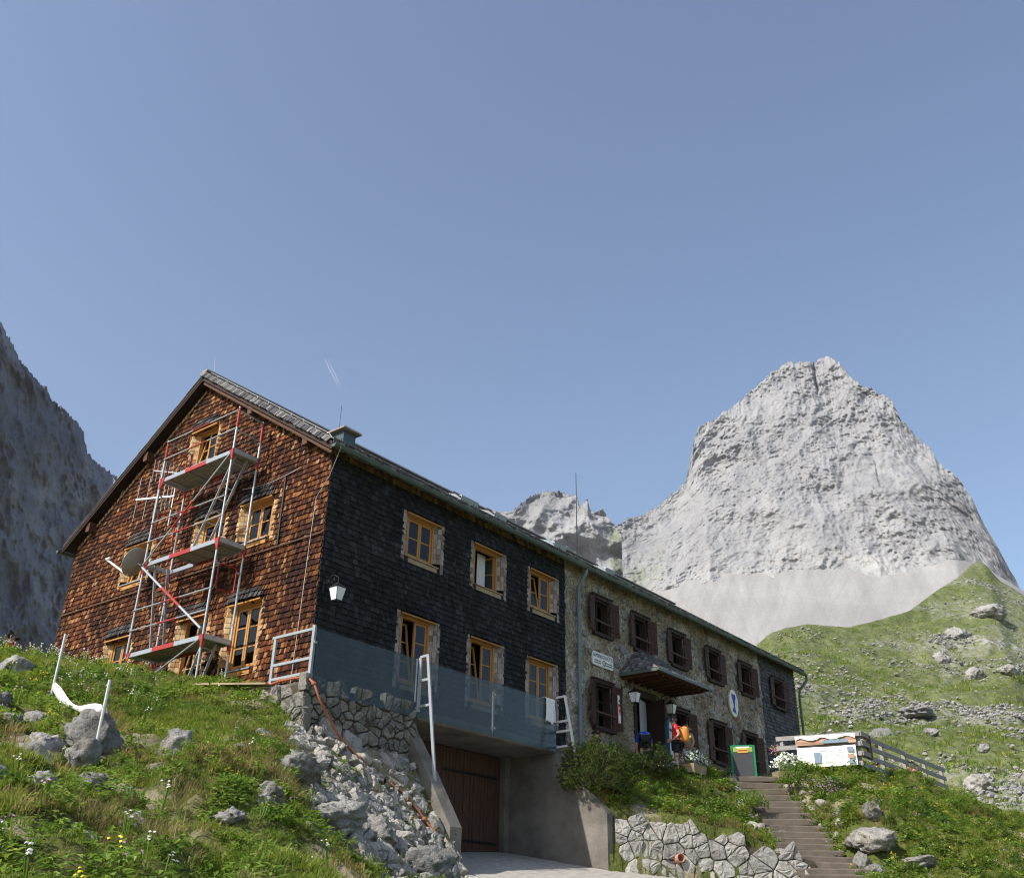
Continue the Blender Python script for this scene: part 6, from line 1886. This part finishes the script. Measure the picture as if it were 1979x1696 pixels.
# sample the visible ground
def cam_polar(x, y):
    dx_, dy_ = x - CAM.x, y - CAM.y
    return np.hypot(dx_, dy_), np.degrees(np.arctan2(dy_, dx_))
NS = 150000
sx_ = RNG.uniform(-10.5, 30, NS); sy_ = RNG.uniform(-11.5, 14, NS)
rr_, aa_ = cam_polar(sx_, sy_)
vis = (rr_ > 7.5) & (aa_ > 7.5) & (aa_ < 67.5)
bld = (sx_ > -.45) & (sx_ < 25.4) & (sy_ > -.35) & (sy_ < 11.2)
ter = (sx_ > -1.25) & (sx_ < 7.25) & (sy_ > -1.45) & (sy_ < .3)
drv = inside(DRIVE, sx_, sy_)
# keep the steps and the paved strip along the front clear
sv = np.stack([sx_ - STEP[-1][0], sy_ - STEP[-1][1]], 1)
al = sv @ np.array([sdir.x, sdir.y]); ac = sv @ np.array([sper.x, sper.y])
stp = (al > -.6) & (al < 7.6) & (np.abs(ac) < .60)
wallz = ((sx_ - A0.x) * math.sin(ang) - (sy_ - A0.y) * math.cos(ang)); 
wst = (np.abs(wallz) < .16) & (sx_ > 7) & (sx_ < 10.2) & (sy_ < -2.5)
apron = (sx_ > 7.2) & (sx_ < 30) & (sy_ > -1.35)
terr_ = (sx_ > 16.9) & (sy_ > -5.2)
ok = vis & ~bld & ~ter & ~drv & ~stp & ~wst & ~apron & ~terr_
sx_, sy_, rr_, aa_ = sx_[ok], sy_[ok], rr_[ok], aa_[ok]
sz_ = height(sx_, sy_)
inr = inside([tuple(q) for q in rub], sx_, sy_)
bare = fbm(np.stack([sx_, sy_, sx_ * 0 + 9], 1) * .8, 4, 77)
kind = fbm(np.stack([sx_, sy_, sx_ * 0], 1) * .45, 4, 55); kind2 = fbm(np.stack([sx_, sy_, sx_ * 0 + 4], 1) * .7, 3, 58)
right = (sx_ > 6.5)
u_ = RNG.random(len(sx_))
# boulders stay free of turf on their tops
clear = np.ones(len(sx_), bool)
for x, y, w, h, _ in BOULD: clear &= np.hypot(sx_ - x, sy_ - y) > w * .42
dens = np.where(inr, .10, 1.0) * np.where(bare > .34, .35, 1.0)
base = clear & (u_ < dens)
P3 = np.stack([sx_, sy_, sz_ - .01], 1)
grad = lambda m: np.stack([RNG.normal(0, .12, m.sum()), RNG.normal(0, .12, m.sum())], 1)
def put(name, label, m, scl, srcs):
    scatter(name, label, 'grass' if 'grass' in name else 'plants', P3[m], RNG.uniform(0, 6.28, m.sum()), scl[m] if isinstance(scl, np.ndarray) else np.full(m.sum(), scl), srcs, grad(m))
vv = RNG.random(len(sx_))
sc_turf = .55 + .45 * RNG.random(len(sx_)) + np.clip(kind, -.3, .5) * .6
turf = [src('turf_a', blade_tuft(k, 34, .11, .13, .011, .9, 'grass')) for k in range(4)]
put('turf_grass', 'short green turf covering the slope', base & (vv < .80) & (kind2 < .42), sc_turf, turf)
tall = [src('tall_a', blade_tuft(20 + k, 26, .21, .07, .010, .75, 'grass')) for k in range(3)]
put('long_grass', 'longer green grass tufts on the slope', base & (vv > .80) & (vv < np.where(right, .89, .83)) & (kind > .0), .6 + .8 * RNG.random(len(sx_)), tall)
dry = [src('dry_a', blade_tuft(40 + k, 26, .16, .10, .009, 1.0, 'grass_dry')) for k in range(3)]
put('dry_grass', 'straw coloured dry grass patches', base & ((kind2 > .22) & (vv < .75) | (vv > .985)), .6 + .7 * RNG.random(len(sx_)), dry)
herb = [src('herb_a', leaf_plant(60 + k, 34, .17, .11, .075, 'herb')) for k in range(4)]
put('herb_cover', 'broad leaved alpine herbs between the grass', base & ((vv > .84) & (kind < .30) | right & (vv > .80) & (vv < .90)), .5 + .9 * RNG.random(len(sx_)) * np.where(right, 1.35, 1.0), herb)
fy = [src('fl_y', leaf_plant(80 + k, 14, .16, .08, .06, 'herb', 'petal_yellow', 5)) for k in range(2)]
put('yellow_flowers', 'small yellow alpine flowers in the grass', base & (u_ < np.where(right, .014, .003)), 1.0 + .5 * RNG.random(len(sx_)), fy)
fp = [src('fl_p', leaf_plant(90 + k, 14, .18, .08, .06, 'herb', 'petal_purple', 4)) for k in range(2)]
put('purple_flowers', 'small purple alpine flowers in the grass', base & (u_ > np.where(right, .986, .996)), 1.0 + .5 * RNG.random(len(sx_)), fp)
fw_ = [src('fl_w', leaf_plant(95 + k, 8, .22, .07, .05, 'herb', 'petal_white', 5)) for k in range(2)]
put('white_flowers', 'small white flowers along the grass crest', base & (~right) & ((u_ > .4) & (u_ < np.where((rr_ > 18.5) & (aa_ > 59), .44, .404))), 1.0 + .6 * RNG.random(len(sx_)), fw_)
# gravel on bank
gk = clear & inr & (u_ > .45)
grv = [src('gravel_a', rock_mesh(700 + k, 2, .05, .04, .035, 6, .08, 'gravel')) for k in range(3)]
scatter('bank_gravel', 'loose gravel between the rubble rocks', 'gravel', P3[gk], RNG.uniform(0, 6.28, gk.sum()), .5 + 1.1 * RNG.random(gk.sum()), grv)
# stones strewn over the far meadow
def restone(me):
    me.materials.clear(); me.materials.append(M['meadow_stone']); return me
hs_ = [src('strewn', restone(rock_mesh(720 + k, 2, 1, .8, .6, 7, .1, 'strewn'))) for k in range(4)]
hp_ = HILL_P; wgt = (.12 + HILL_ROCKY ** 1.5) * (HILL_T < .99) * (HILL_T > .08) * np.where(hp_[:, 0] > 0, 1, 0)
cl_ = fbm(hp_ / 14, 3, 333); wgt = wgt * np.clip(.45 + cl_ * 2.2, .05, 2)
ia = RNG.choice(len(hp_), 42000, p=wgt / wgt.sum())
jit = np.stack([RNG.normal(0, .5, len(ia)), RNG.normal(0, .5, len(ia)), np.zeros(len(ia))], 1)
scatter('strewn_stones', 'pale stones strewn over the green hillside', 'stones', hp_[ia] + jit, RNG.uniform(0, 6.28, len(ia)), .11 + .34 * RNG.random(len(ia)) ** 3.0, hs_)
hm_ = RNG.choice(len(hp_), 9000, p=((1.1 - HILL_ROCKY) * (HILL_T < .99) * (HILL_T > .05)) / ((1.1 - HILL_ROCKY) * (HILL_T < .99) * (HILL_T > .05)).sum())
hg = [src('hummock', blade_tuft(130 + k, 30, .55, .55, .06, .9, 'grass')) for k in range(3)]
scatter('hillside_grass', 'grass hummocks on the far hillside', 'grass', hp_[hm_] + np.stack([RNG.normal(0, .6, len(hm_)), RNG.normal(0, .6, len(hm_)), np.zeros(len(hm_))], 1), RNG.uniform(0, 6.28, len(hm_)), .6 + .9 * RNG.random(len(hm_)), hg)

# ================================================================== bushes, planters
def pine_bush(label, c, rx, ry, rz_, n, seed, lean=(0, 0)):
    o = thing('dwarf_pine', label, 'bush', c, 0, 'dwarf mountain pines above the garage')
    rs = random.Random(seed)
    br, nd = MB(), MB()
    for i in range(n):
        a = rs.uniform(0, 6.28); e = math.asin(rs.uniform(-.35, 1)); r = rs.uniform(.55, 1.0)
        tip = Vector((rx * math.cos(a) * math.cos(e) * r + lean[0] * r, ry * math.sin(a) * math.cos(e) * r + lean[1] * r, rz_ * math.sin(e) * r + .05))
        base_ = Vector((tip.x * .25, tip.y * .25, -.15))
        mid = base_.lerp(tip, .6) + Vector((rs.uniform(-.1, .1), rs.uniform(-.1, .1), -.08))
        if i % 3 == 0: br.tube([base_, mid, tip], [.014, .009, .004], 4)
        d0 = (tip - mid).normalized(); d0.z += .55; d0.normalize()
        for s in range(3):
            b = tip - d0 * .09 * s + Vector((rs.uniform(-.05, .05), rs.uniform(-.05, .05), rs.uniform(-.04, .04)))
            for k in range(20):
                v = Vector((rs.gauss(0, 1), rs.gauss(0, 1), rs.gauss(0, .8))); v = (v.normalized() + d0 * .9).normalized()
                L = rs.uniform(.05, .085); sd = v.cross(Vector((rs.random(), rs.random(), rs.random()))).normalized() * .006
                nd.add([b - sd, b + sd, b + v * L + sd * .4, b + v * L - sd * .4], [(0, 1, 2, 3)])
    br.build('branches', M['twig'], o); nd.build('crown', M['pine'], o)
    return o
pine_bush('large dark dwarf pine hanging over the right concrete wing', (7.5, -2.05, -1.25), 1.1, .9, .9, 520, 1, (-.28, -.22))
pine_bush('middle dwarf pine right of the white end railing', (8.75, -1.75, -.75), .85, .60, .50, 220, 2)
pine_bush('low dwarf pine beneath the left stone window', (9.85, -1.65, -.62), .65, .5, .36, 130, 3)
pine_bush('bushy dwarf pine in front of the open door', (10.95, -1.75, -.42), .62, .5, .50, 150, 4)
# tangle of bare branches before the door
tg = thing('bare_branches', 'tangle of bare pale branches under the bushy dwarf pine', 'branches', (10.9, -1.98, -.5))
rs = random.Random(9)
for i in range(16):
    a = rs.uniform(-.3, 1.2); l = rs.uniform(.4, .8)
    p = [Vector((rs.uniform(-.45, .2), rs.uniform(-.1, .2), rs.uniform(-.05, .2)))]
    for s in range(4): p.append(p[-1] + Vector((l / 4 * math.cos(a), rs.uniform(-.06, .06), l / 4 * .35 * math.sin(a) + rs.uniform(-.03, .03))))
    b = MB(); b.tube(p, [.014, .012, .010, .007, .004], 5); b.build('branch', M['wood_grey'], tg)
def flower_bed(name, label, c, w, d, h, n, petal, seed, box=True, rz=0.0):
    o = thing(name, label, 'flower planter', c, rz)
    rs = random.Random(seed)
    if box:
        b = MB(); b.hexa([(-w / 2 * .9, -d / 2 * .9, 0), (w / 2 * .9, -d / 2 * .9, 0), (w / 2 * .9, d / 2 * .9, 0), (-w / 2 * .9, d / 2 * .9, 0), (-w / 2, -d / 2, .24), (w / 2, -d / 2, .24), (w / 2, d / 2, .24), (-w / 2, d / 2, .24)]); b.build('planter_box', M['wood_plank'], o)
    lv, fl = MB(), MB()
    z0 = .24 if box else 0
    for i in range(n):
        x, y = rs.uniform(-w / 2, w / 2) * 1.1, rs.uniform(-d / 2, d / 2) * 1.1
        hh = z0 + h * rs.uniform(.3, 1) * (1 - .5 * (abs(x) / (w * .55)) ** 2)
        c_ = Vector((x, y, hh)); q = rs.uniform(.02, .04)
        if i % 2:
            dv = Vector((rs.gauss(0, 1), rs.gauss(0, 1), rs.gauss(0, .5))).normalized(); s = dv.cross(Vector((0, 0, 1))).normalized() * .025
            lv.add([c_ - dv * .0, c_ + dv * .05 + s, c_ + dv * .10, c_ + dv * .05 - s], [(0, 1, 2, 3)])
        else:
            fl.add([c_ + Vector((q * math.cos(6.28 * j / 6), q * math.sin(6.28 * j / 6) * .7, q * .8 * math.sin(6.28 * j / 6))) for j in range(6)] + [c_ + Vector((0, -.015, .01))], [(j, (j + 1) % 6, 6) for j in range(6)])
    lv.build('leaves', M['herb'], o); fl.build('blossoms', M[petal], o)
    return o
flower_bed('flower_planter', 'wooden planter with white flowers in front of the stone wall', (13.05, -1.72, -.42), .95, .42, .42, 500, 'flower_white', 1, True, .1)
flower_bed('flower_planter', 'planter of white flowers at the top right of the steps', (16.0, -3.25, -.35), .75, .5, .55, 500, 'flower_white', 2, True, -.7)
flower_bed('flower_basket', 'hanging cluster of pink flowers before the dark end wall', (16.6, -2.75, .45), .45, .3, .38, 220, 'flower_pink', 3, False)
flower_bed('flower_pot', 'low red flowers at the wall between two ground floor windows', (16.9, -.75, -.25), .5, .25, .25, 120, 'flower_red', 4, False)
flower_bed('shrub_plant', 'green leafy shrub at the right side of the upper steps', (14.95, -3.85, -.75), .8, .6, .75, 700, 'herb', 5, False)
flower_bed('shrub_plant', 'green leafy shrub left of the middle steps', (12.6, -3.65, -1.55), .8, .6, .55, 600, 'herb', 6, False)
flower_bed('pink_weeds', 'patch of faded pink flowers right of the steps', (14.9, -4.9, -1.05), .9, .7, .55, 260, 'petal_purple', 7, False)

# ================================================================== people
STAND = dict(pelvis=(0, 0, .93), waist=(.01, 0, 1.10), chest=(.03, 0, 1.30), neck=(.03, 0, 1.47), chin=(.05, 0, 1.53), head=(.055, 0, 1.62), crown=(.04, 0, 1.70),
             shl=(.01, .17, 1.40), ell=(-.02, .23, 1.13), wrl=(.10, .22, .92), hdl=(.13, .21, .84), shr=(.01, -.17, 1.40), elr=(-.02, -.23, 1.13), wrr=(.10, -.22, .92), hdr=(.13, -.21, .84),
             hpl=(0, .09, .90), knl=(.03, .10, .50), anl=(-.02, .10, .09), tol=(.15, .11, .035), hpr=(0, -.09, .90), knr=(.03, -.10, .50), anr=(-.02, -.10, .09), tor=(.15, -.11, .035))
RAD = dict(pelvis=.125, waist=.11, chest=.125, neck=.052, chin=.066, head=.092, crown=.055, shl=.062, ell=.043, wrl=.029, hdl=.026, shr=.062, elr=.043, wrr=.029, hdr=.026,
           hpl=.085, knl=.058, anl=.038, tol=.03, hpr=.085, knr=.058, anr=.038, tor=.03)
EDG = [('pelvis', 'waist'), ('waist', 'chest'), ('chest', 'neck'), ('neck', 'chin'), ('chin', 'head'), ('head', 'crown'), ('chest', 'shl'), ('shl', 'ell'), ('ell', 'wrl'), ('wrl', 'hdl'), ('chest', 'shr'), ('shr', 'elr'), ('elr', 'wrr'), ('wrr', 'hdr'),
       ('pelvis', 'hpl'), ('hpl', 'knl'), ('knl', 'anl'), ('anl', 'tol'), ('pelvis', 'hpr'), ('hpr', 'knr'), ('knr', 'anr'), ('anr', 'tor')]

def skin(name, pts, edges, rad, mat, parent, root, sub=1):
    names = list(pts)
    me = bpy.data.meshes.new(name)
    me.from_pydata([tuple(pts[k]) for k in names], [(names.index(a), names.index(b)) for a, b in edges], [])
    me.materials.append(mat)
    o = bpy.data.objects.new(name, me); link(o, parent)
    md = o.modifiers.new('skin', 'SKIN'); md.use_smooth_shade = True
    for i, k in enumerate(names):
        sv = me.skin_vertices[0].data[i]; r = rad[k]
        sv.radius = r if isinstance(r, tuple) else (r, r); sv.use_root = (k == root)
    ss = o.modifiers.new('subdivision', 'SUBSURF'); ss.levels = sub; ss.render_levels = sub
    return o

def person(label, loc, rz, pose=None, scale=1.0, skin_m='skin', shirt='cloth_red', shorts='cloth_black', hair='hair_dark', sleeves=True, long_legs=False, group=None, longhair=False):
    o = thing('person', label, 'person', loc, rz, group); o.scale = (scale,) * 3
    J = {k: Vector(v) for k, v in STAND.items()}
    for k, v in (pose or {}).items(): J[k] = Vector(v)
    pts = dict(J); rad = dict(RAD); ed = list(EDG)
    # nose and fingers grow out of the same surface
    up = (J['crown'] - J['chin']).normalized()
    fw = Vector((1, 0, 0)); fw = (fw - up * fw.dot(up)); fw = fw.normalized() if fw.length > .2 else Vector((0, 0, -1))
    sd = up.cross(fw).normalized()
    for s, h, w in (('l', 'hdl', 'wrl'), ('r', 'hdr', 'wrr')):
        d = (J[h] - J[w]).normalized(); a = d.cross(Vector((0, 1, 0)))
        a = a.normalized() if a.length > .1 else Vector((1, 0, 0))
        for i, (off, L) in enumerate(((-.026, .062), (-.009, .074), (.009, .070), (.026, .055))):
            k1, k2 = 'f%s%da' % (s, i), 'f%s%db' % (s, i)
            pts[k1] = J[h] + a * off + d * .035; pts[k2] = J[h] + a * off * 1.15 + d * (.035 + L) + sd * .008
            rad[k1] = .010; rad[k2] = .008; ed += [(h, k1), (k1, k2)]
        k1 = 'th' + s; pts[k1] = J[w].lerp(J[h], .6) + a * .055 + d * .03; rad[k1] = .010; ed.append((h, k1))
    skin('body', pts, ed, rad, M[skin_m], o, 'pelvis')
    hd = J['head']
    nb = MB(); nb.lathe([(.001, .03), (.012, .0), (.001, -.012)], 6, hd + fw * .095 - up * .02); nb.build('nose', M[skin_m], o)
    for s in (-1, 1):
        eb = MB(); eb.lathe([(.001, .009), (.009, 0), (.001, -.009)], 6, hd + fw * .083 + sd * s * .034 + up * .012); eb.build('eye', M['ink'], o)
        eb = MB(); eb.lathe([(.001, .03), (.016, .0), (.001, -.03)], 6, hd + sd * s * .095); eb.build('ear', M[skin_m], o)
    mb = MB(); mb.beam(hd + fw * .084 - up * .052 - sd * .024, hd + fw * .084 - up * .052 + sd * .024, .008, .008); mb.build('mouth', M['cloth_pink'], o)
    hp = {'a': hd + up * .055 + fw * .035, 'b': hd + up * .045 - fw * .035, 'c': hd - up * .03 - fw * .06}
    hr = {'a': .075, 'b': .092, 'c': .072}; he = [('a', 'b'), ('b', 'c')]
    if longhair: hp['d'] = J['neck'] - fw * .09; hr['d'] = .05; he.append(('c', 'd'))
    skin('hair', hp, he, hr, M[hair], o, 'b')
    def cloth(nm, keys, edges, grow, mat):
        P = {k: pts[k] for k in keys}; r = {k: RAD[k] * grow + .008 for k in keys}
        return P, r, edges
    k = ['pelvis', 'waist', 'chest', 'shl', 'shr']; e = [('pelvis', 'waist'), ('waist', 'chest'), ('chest', 'shl'), ('chest', 'shr')]
    P = {q: J[q] for q in k}; r = {q: RAD[q] * 1.10 + .008 for q in k}; r['pelvis'] = .128
    if sleeves:
        for s in 'lr':
            P['sl' + s] = J['sh' + s].lerp(J['el' + s], .55); r['sl' + s] = .062; e.append(('sh' + s, 'sl' + s))
    P['col'] = J['chest'].lerp(J['neck'], .7); r['col'] = .068; e.append(('chest', 'col'))
    skin('shirt', P, e, r, M[shirt], o, 'chest')
    P = {'pelvis': J['pelvis'], 'hpl': J['hpl'], 'hpr': J['hpr']}; r = {'pelvis': .138, 'hpl': .098, 'hpr': .098}; e = [('pelvis', 'hpl'), ('pelvis', 'hpr')]
    for s in 'lr':
        t = 1.0 if long_legs else .72
        P['th' + s] = J['hp' + s].lerp(J['kn' + s], t); r['th' + s] = .082; e.append(('hp' + s, 'th' + s))
        if long_legs: P['cf' + s] = J['kn' + s].lerp(J['an' + s], .9); r['cf' + s] = .058; e.append(('th' + s, 'cf' + s))
    skin('trousers' if long_legs else 'shorts', P, e, r, M[shorts], o, 'pelvis')
    for s in 'lr':
        skin('shoe', {'a': J['an' + s] - Vector((.03, 0, .035)), 'b': J['to' + s]}, [('a', 'b')], {'a': .052, 'b': .045}, M['shoe'], o, 'a')
    return o

gz = -.58
# walker with rucksack, facing the door side (left in the picture), looking down at the hands
facing = math.atan2(1, -1) - .2
red = person('person in red shirt and black shorts standing by the planter', (12.42, -1.55, gz), facing,
       dict(head=(.075, 0, 1.60), crown=(.07, 0, 1.685), chin=(.07, 0, 1.515), ell=(-.08, .22, 1.16), wrl=(.10, .17, 1.02), hdl=(.17, .13, 1.02), elr=(-.08, -.22, 1.16), wrr=(.10, -.17, 1.02), hdr=(.17, -.13, 1.02)), 1.0, shirt='cloth_red')
bp = thing('backpack', 'orange rucksack on the back of the person in red', 'backpack', Vector((12.42, -1.55, gz + 1.17)) + Matrix.Rotation(facing, 3, 'Z') @ Vector((-.23, 0, 0)), facing)
skin('pack_body', {'a': Vector((0, 0, -.20)), 'b': Vector((-.02, 0, .0)), 'c': Vector((.01, 0, .19)), 'd': Vector((.03, 0, .25))}, [('a', 'b'), ('b', 'c'), ('c', 'd')], {'a': (.10, .15), 'b': (.13, .17), 'c': (.10, .14), 'd': (.06, .10)}, M['pack_orange'], bp, 'b')
for s in (-1, 1):
    b = MB(); b.tube([(.06, s * .10, .20), (.18, s * .11, .24), (.30, s * .12, .12), (.32, s * .12, -.02), (.20, s * .16, -.14), (.08, s * .12, -.18)], .016, 6); b.build('strap', M['cloth_orange'], bp)
skin('pack_pocket', {'a': Vector((-.15, 0, -.12)), 'b': Vector((-.16, 0, .02))}, [('a', 'b')], {'a': .08, 'b': .07}, M['sign_yellow'], bp, 'a')
bp['label'] = 'orange rucksack on the back of the person in red'
person('bare armed person in sand coloured top behind the orange rucksack', (13.55, -1.35, gz + .0), math.atan2(.6, -1), dict(head=(.06, .0, 1.57), crown=(.05, 0, 1.655), chin=(.055, 0, 1.485), neck=(.03, 0, 1.43)), .98, 'skin_tan', 'cloth_sand', 'cloth_sand', 'hair_blond', sleeves=False)
# bending person in blue
person('person in bright blue shirt bending down before the door', (11.35, -1.15, -.52), math.atan2(.75, 1),
       dict(pelvis=(-.12, 0, .90), waist=(.02, 0, 1.03), chest=(.22, 0, 1.02), neck=(.40, 0, .93), chin=(.46, 0, .86), head=(.52, 0, .80), crown=(.57, 0, .74), shl=(.28, .17, .97), shr=(.28, -.17, .97),
            ell=(.34, .22, .70), wrl=(.38, .18, .46), hdl=(.40, .16, .38), elr=(.34, -.22, .70), wrr=(.38, -.18, .46), hdr=(.40, -.16, .38), hpl=(-.12, .09, .87), hpr=(-.12, -.09, .87), knl=(-.02, .10, .48), knr=(-.02, -.10, .48)), 1.0, 'skin', 'cloth_blue', 'cloth_black')
SIT = dict(pelvis=(0, 0, .48), waist=(-.02, 0, .66), chest=(.0, 0, .86), neck=(.02, 0, 1.03), chin=(.04, 0, 1.09), head=(.05, 0, 1.17), crown=(.035, 0, 1.26), shl=(0, .17, .96), shr=(0, -.17, .96), ell=(.12, .22, .74), wrl=(.30, .16, .74), hdl=(.37, .14, .75), elr=(.12, -.22, .74), wrr=(.30, -.16, .74), hdr=(.37, -.14, .75),
           hpl=(.04, .09, .47), hpr=(.04, -.09, .47), knl=(.44, .10, .50), knr=(.44, -.10, .50), anl=(.42, .10, .10), anr=(.42, -.10, .10), tol=(.58, .11, .04), tor=(.58, -.11, .04))
GSIT = dict(SIT); 
for k in ('knl', 'knr'): GSIT[k] = (.36, .12 if k == 'knl' else -.12, .62)
for k in ('anl', 'anr'): GSIT[k] = (.72, .12 if k == 'anl' else -.12, .34)
for k in ('tol', 'tor'): GSIT[k] = (.86, .12 if k == 'tol' else -.12, .36)
person('person with bare knees sitting at the wall below the left stone window', (9.75, -.55, -.80 + .0), math.atan2(-.8, 1.0), GSIT, 1.0, 'skin', 'cloth_black', 'cloth_black')
wt = thing('wall_bench', 'low dark bench under the left stone window', 'bench', (9.75, -.42, -.42))
MB().box(-.7, .7, -.18, .18, .02, .07).build('seat', M['wood_dark'], wt)
for s in (-.55, .55): MB().box(s - .04, s + .04, -.15, .15, -.35, .0195).build('leg', M['wood_dark'], wt)
# guests on the terrace: tables, benches, people seated
def table(label, c, rz):
    o = thing('beer_table', label, 'table', c, rz, 'tables of the guest terrace')
    MB().box(-.95, .95, -.3, .3, .72, .76).build('table_top', M['wood_plank'], o)
    for s in (-.75, .75): MB().box(s - .03, s + .03, -.25, .25, 0, .718).build('leg', M['wood_step'], o)
def bench(label, c, rz):
    o = thing('beer_bench', label, 'bench', c, rz, 'benches of the guest terrace')
    MB().box(-.95, .95, -.13, .13, .42, .46).build('seat', M['wood_plank'], o)
    for s in (-.75, .75): MB().box(s - .03, s + .03, -.11, .11, 0, .418).build('leg', M['wood_step'], o)
tz = -.2
table('pale table behind the banner end of the fence', (18.6, -4.25, tz), .1); bench('bench nearest the fence corner', (18.55, -4.75, tz), .1); bench('bench on the hut side of the near table', (18.65, -3.75, tz), .1)
table('pale table behind the far end of the fence', (23.6, -4.2, tz), .05); bench('bench along the far end of the fence', (23.6, -4.72, tz), .05); bench('bench on the hut side of the far table', (23.6, -3.68, tz), .05)
person('dark haired guest in orange looking over the banner', (18.1, -3.72, tz + .02), -1.5, SIT, 1.0, 'skin_tan', 'cloth_orange', 'cloth_black')
person('guest in orange shirt behind the middle of the fence', (23.0, -4.70, tz + .02), 1.5, SIT, 1.0, 'skin', 'cloth_orange', 'cloth_black')
person('guest in pinkish red shirt behind the middle of the fence', (23.75, -4.70, tz + .02), 1.6, SIT, 1.0, 'skin', 'cloth_pink', 'cloth_black', longhair=True)
person('guest in dark clothes at the far end of the fence', (24.5, -3.66, tz + .02), -1.6, SIT, 1.0, 'skin_tan', 'cloth_black', 'cloth_black')
person('guest in white shirt facing the fence', (22.8, -3.66, tz + .02), -1.5, SIT, 1.0, 'skin', 'cloth_white', 'cloth_black')
# walker at the left crest
person('person in red jacket sitting on the crest at the far left edge', (-3.55, 5.55, hz(-3.55, 5.55) - .78), 2.4, GSIT, 1.0, 'skin', 'cloth_red', 'cloth_red', 'hair_dark', sleeves=True, long_legs=True)

# ================================================================== thin mountain haze: one closed box of even air round everything but the contrails
hzb = MB(); hzb.box(-1560, 1560, -1560, 1560, -60, 900)
t = NT('haze_air')
pv = t.n('ShaderNodeVolumePrincipled'); pv.inputs['Color'].default_value = (.90, .86, 1.0, 1); pv.inputs['Density'].default_value = .00008; pv.inputs['Anisotropy'].default_value = .2
t.l(pv.outputs[0], t.out.inputs['Volume'])
tag(hzb.build('haze', M['haze_air']), 'thin bluish mountain haze', 'haze', None, 'stuff')
